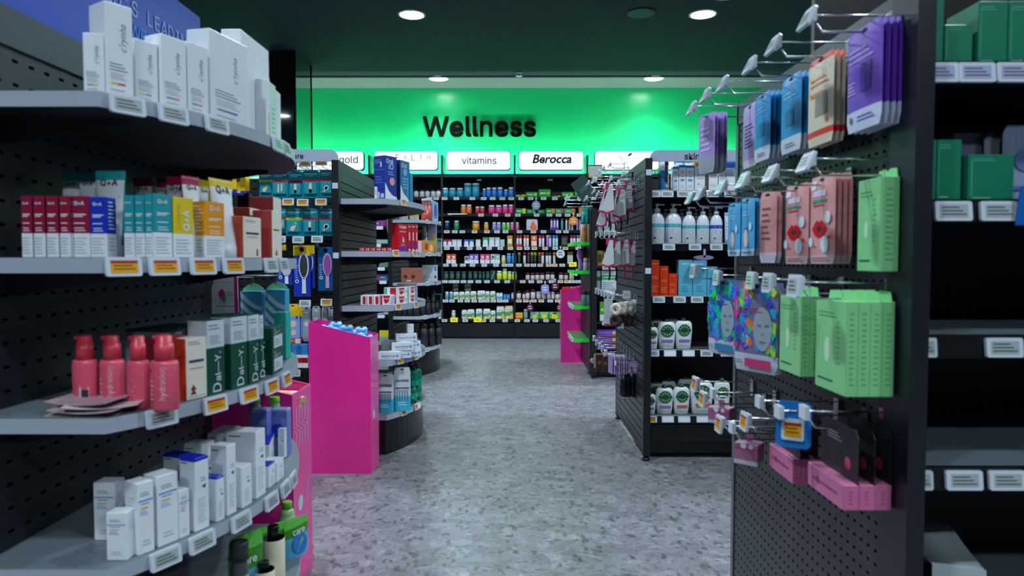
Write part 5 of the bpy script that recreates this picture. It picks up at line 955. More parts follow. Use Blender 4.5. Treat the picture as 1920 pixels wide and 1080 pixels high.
# shelf three: pump bottles, Dal-Y cartons
z = NLZ[2] + .0005
def pump_bottle(x, y, z, r, h, body_m, cap_m, art_, label, rz, cat='pump bottle', group=None, spout=True, neckr=.55, hb=.66):
    def mk():
        b = MB(); b.lathe([(r * .95, 0, body_m), (r, .003, body_m), (r, h * hb - .008, body_m), (r * .9, h * hb - .001, body_m), (r * neckr, h * hb, body_m)], 24, 1, .72)
        def F(u, v):
            a = max(-1, min(1, u / r)); return (u, -r * .72 * sqrt(1 - a * a) - .0008, v)
        b.art(art_, F, r * 2, h)
        c = MB(); z0 = h * hb
        c.lathe([(r * .62, z0, cap_m), (r * .62, z0 + h * .22, cap_m), (r * .54, z0 + h * .225, cap_m), (r * .52, h * .985, cap_m), (r * .4, h, cap_m)], 20)
        if spout: c.tube([(0, 0, h * .965), (-r * .62, -.003, h * .965), (-r * .72, -.004, h * .95)], .005, cap_m)
        return b.mesh('pump_bottle'), c.mesh('pump')
    a, c = cached(('pumpb', r, h, body_m, cap_m, str(art_), spout), mk)
    o = ob('pump_bottle', a, None, (x, y, z), rz); ob('pump', c, o); return reg(o, label, cat, group)
pkb = M('#e0566e', .35); pkc = M('#d63a4c', .35); plt = M('#efb4bd', .5)
hyd = [('t', 'hydration', .18, .36, .44, plt, 90, .005), ('r', .38, .56, .2, .01, plt), ('l', -.25, .12, .42, .18, 5, plt), ('r', -.34, .53, .1, .035, M('#5a3844', .5))]
bc = [('l', -.2, .3, .58, .5, 6, plt), ('r', .2, .17, .34, .24, M('#c9bfc4', .5)), ('r', .24, .16, .22, .17, M('#2c2a30', .5))]
sd = [('r', -.1, .55, .5, .012, plt), ('r', -.16, .40, .34, .01, plt), ('l', -.1, .1, .34, .5, 4, plt)]
for (a, c, y, ar, lb) in ((131, 178, 1.44, bc, 'coral pump bottle with a barcode panel, first on the third shelf'), (182, 230, 1.44, hyd, 'coral pump bottle second along, word hydration running up it'), (233, 277, 1.42, sd, 'coral pump bottle third along, turned to its side print'), (277, 331, 1.41, hyd, 'coral pump bottle next to the orange and white carton')):
    x0, x1 = xat(a, y), xat(c, y); xm = (x0 + x1) / 2; h = zat(628, xm, y) - z
    pump_bottle(xm, y, z, round((x1 - x0) / 2, 3), round(h, 3), pkb, pkc, ar, lb, -.15)
ebox(NL, 345, 384, 633, z, .05, .014, dict(body=crm, side=[('r', 0, .5, .98, .99, M('#d0401e', .45))], art=[('l', -.1, .88, .95, .6, 2, gr), ('r', 0, .62, .72, .045, M('#4a4650')), ('r', 0, .50, .66, .012, M('#8c1c44')), ('p', [(-.32, .08), (-.02, .08), (-.17, .17)], M('#8c1c44')), ('p', [(-.32, .15), (-.02, .15), (-.17, .24)], M('#8c1c44')), ('l', 0, .03, .06, .8, 1, gr)]), 'cream fronted carton with bright orange side beside the coral bottles')
fbox(270, 300, 634, z, 1.52, .05, dict(body=M('#7c1424', .45)), 'dark red carton hidden behind the coral bottles')
fbox(303, 334, 633, z, 1.50, .05, dict(body=M('#c43a22', .45), art=[('l', 0, .8, .9, .6, 2, crm)]), 'orange red carton behind the last coral bottle')
dgr = M('#0a4a38', .4); dlw = M('#cdd6de', .4)
def daly(big=True): return dict(body=dgr, bands=[(.63, 1, dlw)], top=dgr, art=[('t', 'Dal—Y.', .02, .30, .54, dlw, 90, .01), ('l', -.02, .67, .80, .66, 5, gr), ('l', -.1, .86, .95, .66, 2, gr)], side=[('r', 0, .5, .0, .0, dgr)])
DL = [(385, 418, 600, .012, 'first along'), (419, 429, 597, .04, 'second along, half hidden'), (431, 461, 593, .012, 'third along'), (464, 484, 590, .012, 'fourth along'), (485, 492, 590, .02, 'last along, thin')]
for a, c, vt, ins, w_ in DL:
    ebox(NL, a, c, vt, z, .055, ins, daly(), 'dark green and white carton lettered Dal-Y, ' + w_, group='dark green cartons lettered Dal-Y')
lil = M('#8f90a8', .45)
put_carton((-.93, 1.62), (-.80, 1.60), z, z + .145, .16, dict(body=lil, bands=[(.96, 1, dgr)], top=dgr, art=[('p', [(.1, .2), (.5, .9), (.5, .2)], M('#a7a6bd', .45))]), 'long lilac grey carton lying behind the coral pump bottles')
put_carton((-.79, 1.61), (-.745, 1.585), z, z + .148, .1, dict(body=lil, top=dgr), 'short lilac grey carton behind the Dal-Y cartons')
for k, (vb, vt) in enumerate(((0, 660), (660, 612))):
    P0, P1 = edge_pt(NL, 508, .02), edge_pt(NL, 528, .02)
    hh = .062
    put_carton(P0, P1, z + k * (hh + .001), z + k * (hh + .001) + hh, .05, dict(body=dgr, art=[('r', .05, .38, .8, .55, dlw), ('t', 'Dal—Y.', .0, .83, .6, dlw), ('l', 0, .2, .5, .5, 3, gr)]), 'small dark green box with white label, ' + ('lower' if k == 0 else 'upper') + ' of the stacked two')
tq = M('#1fb5a6', .35)
put_carton(edge_pt(NL, 512, .1), edge_pt(NL, 534, .1), z, z + .147, .05, dict(body=tq, art=[('p', [(-.5, 0), (.1, 0), (.5, .6), (.5, 1), (.1, 1)], M('#3cc8b8', .35))]), 'tall turquoise carton behind the stacked dark green boxes')
# leaflets fanned at the shelf corner
for i, (dx, dy, rz, hh) in enumerate(((0, 0, .12, 0), (.012, -.01, -.05, .006), (.03, .004, .22, .012), (-.008, .012, -.14, .018))):
    b = MB(); n = 8; w2, d2 = .07, .045
    g = M('#a98e98' if i % 2 else '#c7b3bd', .5)
    rows = []
    for j in (-1, 1):
        for k in range(n + 1):
            s = -1 + 2 * k / n; rows.append((s * w2, j * d2, hh + .002 + .006 * (s * s) * (i > 0) + .0015 * j))
    vs = rows + [(x, y, zz - .0006) for x, y, zz in rows]
    fs = []
    for k in range(n): fs += [(k, k + 1, n + 2 + k, n + 1 + k), (2 * n + 2 + k, 3 * n + 3 + k, 3 * n + 4 + k, 2 * n + 3 + k)]
    b.add(vs, fs, g); 
    o = ob('leaflet', b, None, (-.868 + dx, 1.385 + dy, z), rz)
    reg(o, ['bottom folded pink grey leaflet of the fanned pile before the coral bottles', 'second folded leaflet up in the fanned pile before the coral bottles', 'third folded leaflet up in the fanned pile before the coral bottles', 'top pale leaflet of the fanned pile before the coral bottles'][i], 'leaflet', 'fanned leaflets on the third shelf')

# shelf four: white and blue cartons
z = NLZ[3] + .0005
bl = M('#2a8ae0', .4); dbl = M('#1a2ac0', .35); dark = ink()
def eaua(): return dict(body=WM, art=[('l', -.05, .80, .87, .55, 2, gr), ('r', 0, .745, .9, .02, bl), ('l', -.05, .68, .72, .5, 1, gr), ('r', -.1, .64, .44, .02, M('#e0a040')), ('l', -.1, .54, .61, .5, 3, bl), ('l', 0, .1, .2, .5, 2, lg)], side=[('l', 0, .6, .8, .6, 4, M('#b9c6d6'))])
for a, c, vt, ins, dp, lb in ((172, 216, 892, .07, .045, 'white carton with blue line at the back corner of the fourth shelf'), (200, 238, 955, .012, .04, 'white blue-lined carton nearest the camera on the fourth shelf'),
                      (247, 278, 904, .012, .045, 'second white blue-lined carton along the fourth shelf edge'), (286, 325, 889, .014, .045, 'tallest white carton with blue line and orange dash'), (327, 347, 918, .014, .03, 'slim short white carton with blue line beside the tallest one')):
    if vt == 892: fbox(176, 216, 905, z, 1.46, .04, eaua(), lb)
    elif vt == 955: fbox(199, 238, 962, z, 1.36, .035, eaua(), lb)
    else: ebox(NL, a, c, vt, z, dp, ins, eaua(), lb)
def derm(top=WM, band=False): return dict(body=WM, top=top, bands=[(.955, 1, top)] if top is not WM else [], art=[('l', .1, .66, .73, .4, 2, gr), ('p', [(-.05, .60), (.3, .62), (.2, .56), (.1, .58)], dark), ('l', 0, .1, .45, .6, 9, lg)], side=[('r', -.2, .93, .4, .015, dark), ('l', 0, .3, .5, .5, 5, M('#b4bdd6'))])
D4 = [(358, 384, 857, .012, dbl, 'blue-topped white carton, tallest, second along the fourth shelf'), (398, 413, 893, .012, dbl, 'short blue-topped white carton between two plain ones'), (418, 436, 833, .014, WM, 'plain white carton with small black mark, third along the fourth shelf'),
      (447, 466, 872, .012, WM, 'short plain white carton in front of the widest one'), (474, 492, 806, .014, WM, 'widest tall white carton at the middle of the fourth shelf'), (498, 511, 868, .02, dbl, 'white carton with slanting blue top at the far part of the fourth shelf'), (514, 527, 862, .015, WM, 'plain low white carton at the far tip of the fourth shelf')]
for a, c, vt, ins, tp, lb in D4: ebox(NL, a, c, vt, z, .045 if a != 474 else .08, ins, derm(tp), lb)
for a, c, vt, ins, tp, lb in [(330, 352, 850, .10, dbl, 'blue-topped white carton half hidden at the back of the fourth shelf'), (372, 396, 829, .10, WM, 'plain white carton behind the blue-topped ones'), (418, 446, 805, .12, WM, 'large pale carton behind the plain ones'), (500, 512, 818, .07, dbl, 'white carton with deep blue end in the back row'), (516, 529, 804, .06, WM, 'tall white carton before the lilac ones')]:
    ebox(NL, a, c, vt, z, .05, ins, derm(tp), lb)
lc = M('#6f7fcc', .4)
for a, c in ((466, 496), (503, 534)):
    P0, P1 = edge_pt(NL, a, .17), edge_pt(NL, c, .13)
    y = 2.05 + (.05 if a > 480 else 0); 
    put_carton((xat(a, y), y), (xat(c, y), y), z, zat(768, xat(480, y), y), .04, dict(body=lc, art=[('c', -.1, .55, .42, M('#2238b8', .4)), ('c', .3, .75, .2, M('#8c98da', .4))], bands=[(.95, 1, M('#9aa6de', .4))]), 'lilac blue carton with round dark motif, end of the fourth shelf')
    y += .14
    put_bottle(xat(a + 8, y) , y, z, .018, zat(744, xat(a, y), y) - z, dict(body=M('#9fb3ae', .2), label=M('#c7d4d0', .4), cap=M('#8fe01c', .4), cf=.1, neck=.8), 'clear slim bottle with lime cap behind the lilac cartons', name='toner_bottle')

# shelf five: refill pouches and dropper bottles
z = NLZ[4] + .0005
gpo = dict(body=M('#3c8a28', .25), bands=[(.0, .55, M('#57a8d0', .3)), (.8, 1, M('#63c24a', .25))], art=[('c', 0, .35, .3, M('#2a78c8', .3)), ('p', [(-.2, .1), (.3, .2), (.1, .5)], M('#7cc832', .3)), ('t', 'care', 0, .66, .5, WM, 0, .01)], gusset=True)
for u, vt, ins, rzz in ((452, 1000, .07, .2), (478, 992, .15, 0), (500, 984, .11, 0), (530, 976, .09, .0), (549, 972, .05, .1), (540, 990, .17, .0)):
    x, y = edge_pt(NL, min(u, 552), ins); h = zat(vt, x, y) - z
    o = ob('refill_pouch', pouch_mesh(.105, round(h, 3), .036, hole=False, **gpo), None, (x, y, z), edge_dir(NL, min(u, 550)) * .6 + rzz)
    reg(o, 'glossy green and blue refill pouch crowded on the lowest grey shelf', 'pouch', 'green and blue refill pouches')
def dropper(x, y, r, h, label):
    wl = M('#e9e3c4', .45); k = M('#0d0e10', .25)
    o, = [put_bottle(x, y, z, r, h, dict(body=k, label=wl, cap=k, cf=.30, neck=.45, lab=(.05, .82), text=[('t', 'Nui', 0, .38, .9, gr, 0, 0, .2)]), label, name='dropper_bottle', capname='dropper')]
for u, vt, ins, rr, lb in ((505, 985, -.0, .030, 'cream labelled black dropper bottle in front of the green pouches'), (522, 1030, .035, .03, 'round shouldered black bottle with cream label beside the dropper'), (486, 1052, -.0, .028, 'black capped cream bottle at the bottom edge of the view')):
    x, y = edge_pt(NL, u, ins + .035); dropper(x, y, rr, round(zat(vt, x, y) - z, 3), lb)
for u, lb in ((440, 'grey tube with lime band standing before the pouches'),):
    x, y = edge_pt(NL, u, .05); put_bottle(x, y, z, .022, zat(1015, x, y) - z, dict(body=M('#4c565c', .3), label=M('#9cc81c', .4), cap=M('#30363a', .4), cf=.2, neck=.9, lab=(.5, .62)), lb, name='lotion_bottle')
x, y = .0, 0
x, y = edge_pt(NL, 548, .1)
put_bottle(-.745, 2.2, NLZ[4], .024, zat(940, -.745, 2.2) - NLZ[4], dict(body=M('#a8c88c', .25), label=M('#c6d8c0', .4), cap=M('#7cb83c', .3), cf=.15), 'pale green bottle standing tall behind the refill pouches', name='toner_bottle')

# card and hanging striped boxes on the rack end
nlp = nl
b = MB(); pts = [(-.5, 0), (.5, .02), (.45, 1.0), (-.12, 1.0), (-.3, .93), (-.42, .8), (-.46, .64), (-.5, .64)]
yc = 2.40
xc0, xc1 = xat(396, yc), xat(446, yc); zc0, zc1 = zat(588, xc0, yc), zat(506, xc0, yc); W_, H_ = xc1 - xc0, zc1 - zc0
b.prism([(a * W_, c * H_) for a, c in pts], -.002, .002, M('#dfe3ee', .4), f=lambda a, c, d: (a, d, c))
F = lambda u, v: (u, -.003, v)
b.art([('p', [(.36, .02), (.5, .02), (.45, 1), (.33, 1)], M('#d81c84', .4)), ('r', -.12, .45, .14, .22, M('#d83c78')), ('r', -.12, .45, .26, .12, M('#d83c78')), ('r', -.02, .38, .1, .12, M('#48a85c')), ('r', -.05, .31, .09, .06, M('#2ca048')), ('l', .2, .40, .50, .28, 2, gr), ('l', 0, .13, .2, .7, 1, gr), ('r', -.03, .72, .6, .006, gr), ('l', -.05, .9, .98, .5, 2, M('#d0304c'))], F, W_, H_)
reg(ob('promo_card', b, None, ((xc0 + xc1) / 2, yc, zc0), 0, -.03), 'white card with pink edge and a pink and green cross, under the second shelf', 'card')
for i, (a, c, vt, vbm) in enumerate(((450, 489, 546, 640), (496, 534, 543, 640))):
    y = 2.42; x0, x1 = xat(a, y), xat(c, y); z0, z1 = zat(vbm, x0, y), zat(vt, x0, y)
    wv, bgc = M('#3fa4cc', .4), M('#c4e0ea', .4)
    st = []
    for k in range(7):
        o_ = -.2 + k * .2
        st.append(('p', [(-.5, o_ + .28), (-.2, o_ + .16), (.1, o_ + .06), (.5, o_), (.5, o_ + .09), (.12, o_ + .15), (-.18, o_ + .26), (-.5, o_ + .40)], bgc))
    st = [('p', [(px, min(max(py, 0), 1)) for px, py in s[1]], s[2]) for s in st if s[1][0][1] < .95 and s[1][5][1] > .05]
    o = put_carton((x0, y), (x1, y), z0, z1, .045, dict(body=wv, art=st), 'hanging gift box with pale blue wavy stripes and green hang tab', name='gift_box')
    b = MB(); w_ = x1 - x0; h_ = z1 - z0
    b.prism([(-w_ / 2, 0), (w_ / 2, 0), (w_ / 2, .008), (w_ * .25, .022), (0, .027), (-w_ * .25, .022), (-w_ / 2, .008)], 0, .002, M('#86c48a', .4), f=lambda p, r_, d: (p, .0 + d, h_ + r_))
    t_ = ob('hang_tab', b, o); t_['label'] = 'green hang tab'
    b = MB(); xm = (x0 + x1) / 2; b.tube([(-1.05, y + .001, z1 + .05), (xm + .01, y + .001, z1 + .05), (xm, y + .001, z1 + .018)], .0025, CHROME)
    par(ob('peg_hook', b), nl)

# ================================================================ tan lipsticks and packets in the pink bins
for i, (u, v, r) in enumerate(((524, 728, -.5), (536, 722, -.35), (548, 719, -.6), (530, 716, -.2))):
    y = 2.5 + .025 * i; x = xat(u, y); b = MB(); tm = M('#c9a67c', .4)
    b.lathe([(.013, 0, tm), (.014, .002, tm), (.014, .075, M('#e2c39c', .35)), (.0145, .078, M('#e2c39c', .35)), (.0145, .105, tm), (.013, .107, tm)], 16)
    for k, vv in enumerate(b.v): b.v[k] = (vv[2] - .05, vv[0], vv[1] + .015)
    reg(ob('lip_balm', b, None, (x, y, pk2 + .012 + .012 * i), r), 'tan cylinder tube lying in the small pink bin', 'cosmetic tube', 'tan tubes in the pink bin')
rnd = random.Random(4)
for i in range(7):
    u = 612 + i * 12.5; y = 3.86 + (i % 3) * .04; x = xat(u, y); zf = pk1
    ztopw = zat(604, -1.15, 3.79) + (zat(633, -.805, 3.79) - zat(604, -1.15, 3.79)) * ((x + 1.15) / .345) - .012
    m_ = pouch_mesh(.07, .105, .014, M('#39a8e0', .35), bands=[(.86, 1, M('#8fd0f0', .3))], art=[('c', 0, .45, .28, M('#e8f2fa', .4)), ('c', -.1, .5, .08, M('#1c4c9c')), ('c', .12, .5, .08, M('#1c4c9c')), ('r', 0, .72, .7, .1, M('#1f62b8')), ('p', [(.2, .0), (.5, .0), (.5, .25)], M('#c48ad0'))])
    b_ = ob('snack_packet', m_, None, (x, y, ztopw - .085 + .02 * (i % 2)), rnd.uniform(-.4, .4) + pi / 2 * (i % 2 == 0) * .3, rnd.uniform(-.5, -.1))
    reg(b_, 'bright blue packet with white face motif poking from the tall pink bin', 'packet', 'blue packets in the tall pink bin')
b = MB(); b.box(-1.14, -.815, 3.80, 4.0, pk1, pk1 + .035, M('#2a7ab0', .5)); t_ = ob('packet_fill', b, kind='stuff'); t_['label'] = 'layer of blue packets inside the tall pink bin'; t_['category'] = 'packets'
x = xat(1061, 8.05); 
reg(ob('red_packet', pouch_mesh(.09, .09, .012, M('#d82a2a', .4), art=[('l', 0, .3, .6, .6, 2, WM)]), None, (x, 8.06, zat(552, x, 8.06)), .2), 'small red packet sticking out of the far pink bin', 'packet')
for u in (1075, 1088):
    x = xat(u, 8.08); reg(ob('red_packet', pouch_mesh(.09, .08, .012, M('#d82a5a', .4)), None, (x, 8.08, zat(550, x, 8.08)), -.3), 'low pink red packet inside the far pink bin', 'packet')
# ================================================================ goods, middle left rack
FY = 4.2
def blister(u0, u1, vt, vb, y, bandc, motif, label, hook=True, body='#118a98', capt='#0d6f80'):
    x0, x1 = xat(u0, y), xat(u1, y); zt, zb = zat(vt, x0, y), zat(vb, x0, y); w, h = q(x1 - x0), q(zt - zb)
    body_m, top_m = M(body, .25), M(capt, .3)
    def mk():
        b = MB(); r = .012
        pts = [(-w / 2, 0), (w / 2, 0), (w / 2, h - r)] + [(w / 2 * .8, h - .004), (w * .22, h), (-w * .22, h), (-w / 2 * .8, h - .004)] + [(-w / 2, h - r)]
        b.prism(pts, 0, .0016, body_m, f=lambda p, c, d: (p, d, c))
        F = lambda u, v: (u, -.0006, v)
        b.art([('r', 0, .86, .8, .03, M('#bfe0e6')), ('r', -.1, .80, .5, .03, M('#7cc4d0')), ('r', 0, .63, .98, .085, M(bandc, .35)), ('l', 0, .61, .65, .6, 1, WM)], F, w, h)
        c = MB(); c.rings([[(sx * w * .42, -.001, sz * h * .22 + h * .34) for sx, sz in ((-1, -1), (1, -1), (1, 1), (-1, 1))], [(sx * w * .36, -.014, sz * h * .19 + h * .34) for sx, sz in ((-1, -1), (1, -1), (1, 1), (-1, 1))]], M('#2a9aa8', .12), smooth=False)
        G = lambda u, v: (u, -.0146, v)
        sk = M('#e4cba4', .5)
        if motif == 'foot': c.art([('p', [(-.2, .2), (.0, .16), (.12, .28), (.2, .45), (.1, .5), (.0, .36), (-.16, .32)], sk), ('c', .08, .42, .06, WM)], G, w, h)
        elif motif == 'toe': c.art([('p', [(-.06, .18), (.08, .18), (.1, .5), (.0, .54), (-.08, .46)], sk), ('c', 0, .24, .12, M('#3c6ca8')), ('c', 0, .24, .06, WM)], G, w, h)
        elif motif == 'ring': c.art([('c', .02, .34, .17, WM), ('c', .02, .34, .11, M('#233c6a')), ('p', [(-.22, .2), (-.1, .18), (.05, .3), (-.02, .36)], sk)], G, w, h)
        else: c.art([('p', [(-.12, .2), (-.02, .2), (.0, .5), (-.1, .5)], sk), ('p', [(.08, .24), (.18, .24), (.2, .52), (.1, .52)], sk)], G, w, h)
        return b.mesh('blister_card'), c.mesh('blister')
    a, c = cached(('blister', w, h, bandc, motif, body), mk)
    o = ob('blister_pack', a, None, ((x0 + x1) / 2, y, zb), 0); ob('blister', c, o)
    return reg(o, label, 'blister pack')
Y_, R_ = '#dfe01c', '#c8283c'
G_ = 'teal foot care blister pack, '
for a, c, vt, vb, y, bc_, mo, lb in [
    (488, 513, 323, 368, 4.24, Y_, 'foot', 'top row, yellow band, next to the yellow packets'), (512, 542, 321, 371, 4.2, R_, 'two', 'top row, small red badge, two toes shown'),
    (543, 570, 321, 372, 4.22, R_, 'toe', 'top row, red band, below the third header tag'), (569, 600, 319, 371, 4.2, R_, 'toe', 'top row, red band, larger middle one'), (601, 627, 318, 370, 4.2, R_, 'ring', 'top row, red band, against the black post'),
    (526, 538, 391, 436, 4.24, R_, 'two', 'second row, mostly hidden by the near shelf'), (537, 567, 391, 442, 4.2, Y_, 'foot', 'second row, yellow band'), (568, 597, 391, 442, 4.2, R_, 'toe', 'second row, red band, middle'), (599, 627, 391, 442, 4.2, R_, 'ring', 'second row, red band, against the black post')]:
    blister(a, c, vt, vb, y, bc_, mo, G_ + lb)
    if vb > 400 or a < 600:
        xk, zk = (xat(a, y) + xat(c, y)) / 2, zat(vt, xat(a, y), y)
        for k in (1, 2):
            pass
# spare packs behind each front pack
for a, c, vt, vb, bc_ in [(545, 572, 322, 373, R_), (571, 602, 320, 372, R_), (603, 628, 320, 371, R_), (539, 568, 393, 443, Y_), (570, 598, 393, 443, R_)]:
    blister(a, c, vt, vb, 4.25, bc_, 'toe', 'teal foot care blister pack hanging directly behind a front one')
def mlhook(u, v, y0=4.55, y1=4.2, kd='o', L=None, tag=True):
    y = y1; x = xat(u, y - .02); z = zat(v, x, y)
    h = put_hook(None, x, 4.549, z - .026, 4.549 - y + .02, 0, kd if tag else None, tw=.07, th=.042, rx=-.15)
    par(h, ml)
for u, v, kd in [(490, 306, 'g'), (520, 312, 'o'), (549, 309, 'o'), (577, 308, 'o'), (607, 306, 'o'), (545, 380, 'o'), (572, 381, 'o'), (606, 380, 'o'), (529, 449, 'g'), (563, 450, 'g'), (598, 449, 'g'), (574, 568, 'g'), (614, 566, 'o'), (553, 697, 'g')]:
    mlhook(u, v, kd=kd)
# purple strip above
b = MB(); x0, x1 = xat(455, 4.5), xat(545, 4.5); b.box(x0, x1, 4.52, 4.53, zat(325, -1.4, 4.5), zat(308, -1.4, 4.5), M('#c44ad8', .4))
par(ob('shelf_strip', b), ml)['label'] = 'purple strip along the top of the hooks'
# yellow sachets with blue print
for i, (a, c, vt, vb, y) in enumerate([(424, 446, 326, 362, 4.2), (434, 462, 325, 366, 4.24), (450, 470, 327, 366, 4.28)]):
    x0, x1 = xat(a, y), xat(c, y); zt, zb = zat(vt, x0, y), zat(vb, x0, y)
    o = ob('foot_sachet', pouch_mesh(x1 - x0, zt - zb, .012, M('#e8c40c', .35), bands=[(0, .2, M('#2a4cb0', .35))], art=[('c', 0, .72, .2, M('#16264c')), ('p', [(-.1, .1), (.2, .1), (.1, .6)], M('#e8d2b8')), ('p', [(-.4, .2), (-.2, .2), (-.25, .5)], M('#e0622a'))]), None, ((x0 + x1) / 2, y, zb), 0)
    reg(o, 'yellow foot sachet with blue lower half above the purple cartons', 'sachet')
# long hanging cards with foot files
def file_card(a, c, vt, vb, y, head, body, fc, hc, label, u_shift=0):
    x0, x1 = xat(a, y), xat(c, y); zt, zb = zat(vt, x0, y), zat(vb, x0, y); w, h = q(x1 - x0), q(zt - zb)
    def mk():
        b = MB(); b.prism([(-w / 2, 0), (w / 2, 0), (w / 2, h), (-w / 2, h)], 0, .002, M(body, .3), f=lambda p, r_, d: (p, d, r_))
        b.art([('r', 0, .90, 1, .2, M(head, .35)), ('c', 0, .92, .14, M('#14203c')), ('l', -.32, .35, .62, .18, 6, M('#9cc4f0')), ('c', -.30, .3, .11, WM), ('c', -.30, .3, .06, org)], lambda u, v: (u, -.0006, v), w, h)
        f = MB(); sz = M(fc, .7); hd = M(hc, .4)
        ov = lambda rx_, rz_, cz: [(w * .12 + rx_ * cos(2 * pi * k / 16), cz + rz_ * sin(2 * pi * k / 16)) for k in range(16)]
        f.prism(ov(w * .30, h * .26, h * .60), -.006, -.001, hd, f=lambda p, r_, d: (p, d, r_)); f.prism(ov(w * .23, h * .22, h * .60), -.009, -.006, sz, f=lambda p, r_, d: (p, d, r_))
        f.prism([(w * .0, h * .06), (w * .24, h * .06), (w * .22, h * .36), (w * .02, h * .36)], -.006, -.001, hd, f=lambda p, r_, d: (p, d, r_))
        return b.mesh('backing_card'), f.mesh('foot_file')
    ca, cf_ = cached(('file', w, h, head, body, fc, hc), mk)
    o = ob('foot_file_pack', ca, None, ((x0 + x1) / 2, y, zb)); ob('file', cf_, o); return reg(o, label, 'foot file')
file_card(550, 582, 460, 556, 4.2, '#e0c00c', '#1c3cb4', '#2c2e34', '#d8e0ea', 'blue and yellow foot file pack with black oval file')
file_card(560, 590, 460, 540, 4.24, '#e0c00c', '#1c3cb4', '#2c2e34', '#d8e0ea', 'blue and yellow foot file pack just behind the front one')
file_card(596, 625, 463, 545, 4.2, '#0f6aa0', '#0f5a94', '#a04c9c', '#d0a8d8', 'teal blue card with a purple foot file against the post')
file_card(520, 548, 485, 535, 4.22, '#3878c8', '#243cac', '#c8ccd4', '#e8ecf0', 'blue card with a white foot smoother under the near shelf tip')
for a, c, vt, vb in ((523, 537, 458, 470),):
    x0, x1 = xat(a, 4.3), xat(c, 4.3); zt, zb = zat(vt, x0, 4.3), zat(vb, x0, 4.3)
    reg(ob('foot_sachet', pouch_mesh(x1 - x0, zt - zb, .008, M('#e0bc0c', .35)), None, ((x0 + x1) / 2, 4.3, zb)), 'small yellow sachet header peeping beside the near shelf end', 'sachet')
for i, (a, c, vt, vb, y) in enumerate([(535, 560, 570, 644, 4.2), (548, 566, 572, 642, 4.24), (556, 572, 574, 640, 4.28)]):
    x0, x1 = xat(a, y), xat(c, y); zt, zb = zat(vt, x0, y), zat(vb, x0, y)
    o = ob('foot_sachet', pouch_mesh(x1 - x0, zt - zb, .012, M('#86a8e0', .35), bands=[(.70, 1, M('#e8c40c', .35)), (0, .14, M('#d83030', .35))], art=[('c', 0, .5, .26, M('#e8c8b0')), ('c', .05, .28, .2, M('#e8c8b0')), ('c', .3, .66, .08, ink()), ('t', 'PACK', 0, .07, .6, M('#f0d020'), 0, .02)]), None, ((x0 + x1) / 2, y, zb), .25)
    reg(o, 'yellow and pale blue sachet with red foot behind the tall pink bin', 'sachet')
cl = M('#a9b4be', .15, trans=.5)
for i, (a, c, vt, vb, y) in enumerate([(566, 582, 574, 640, 4.2), (584, 600, 574, 625, 4.24), (602, 615, 574, 630, 4.2), (613, 628, 575, 632, 4.24)]):
    x0, x1 = xat(a, y), xat(c, y); zt, zb = zat(vt, x0, y), zat(vb, x0, y)
    o = ob('clear_bag', pouch_mesh(x1 - x0, zt - zb, .02, M('#98a4ae', .2), art=[('c', 0, .5, .3, M('#c6ccd4', .2)), ('l', 0, .8, .9, .6, 2, WM)]), None, ((x0 + x1) / 2, y, zb), 0)
    reg(o, 'clear grey plastic bag hanging above the tall pink bin', 'bag')
x0, x1 = xat(545, 4.2), xat(575, 4.2); zt, zb = zat(645, x0, 4.2), zat(690, x0, 4.2)
put_carton((x0, 4.2), (x1, 4.2), zb, zt, .02, dict(body=WM, bands=[(.55, 1, M('#2c8cd8', .4))], art=[('r', .1, .32, .8, .22, red), ('t', '100', .2, .32, .5, M('#5c1814'), 0, .02), ('c', -.3, .85, .06, M('#a0302c'))]), 'blue white and red wipes pack low behind the pink bin', 'packet', 'wipes_pack')
par(put_hook(None, (x0 + x1) / 2, 4.549, zt - .01, .36, 0, None), ml)

# electric toothbrush cartons on the curved shelves
z = MLZ[0] + .0005
db = M('#1c3c9c', .35)
ora = dict(body=db, art=[('t', 'Oral', -.1, .88, .6, WM, 0, .01), ('t', 'iO', 0, .76, .4, M('#9cc8f0'), 0, .02), ('c', .1, .42, .22, M('#e89a9c', .4)), ('l', 0, .55, .66, .5, 2, M('#9cb4e0')), ('p', [(-.5, 0), (.5, 0), (.5, .06), (.1, .1), (-.2, .2), (-.5, .38)], WM)], side=[('l', -.1, .82, .92, .6, 4, M('#8ca0dc')), ('r', .15, .8, .12, .12, WM), ('r', 0, .68, .9, .006, M('#8ca0dc')), ('r', -.2, .1, .4, .14, WM), ('r', .25, .08, .3, .10, M('#c8d0f0')), ('l', 0, .35, .55, .7, 3, M('#5c74c8'))])
ebox(ML, 723, 745, 293, z, .09, .02, ora, 'large royal blue electric toothbrush carton, front one')
orb = dict(body=M('#2a78b0', .35), art=[('t', 'Oral', -.1, .88, .6, WM, 0, .01), ('c', 0, .72, .2, M('#7cb8e0')), ('r', .25, .35, .08, .5, M('#48c0a8')), ('l', 0, .3, .6, .5, 4, M('#8cc4e8')), ('p', [(-.5, 0), (.5, 0), (.2, .1), (-.2, .2), (-.5, .4)], WM)], side=[('r', 0, .5, .98, .99, M('#14243c', .4))])
ebox(ML, 752, 769, 302, z, .09, .02, orb, 'lighter blue electric toothbrush carton beside the royal blue one')
ebox(ML, 770, 775, 325, z, .06, .02, dict(body=M('#3c8cc0', .35)), 'slim blue carton at the rounded tip behind the toothbrush cartons')
ebox(ML, 703, 708, 350, z, .05, .03, dict(body=WM, art=[('l', 0, .3, .8, .6, 3, gr)]), 'small white carton left of the royal blue toothbrush carton')
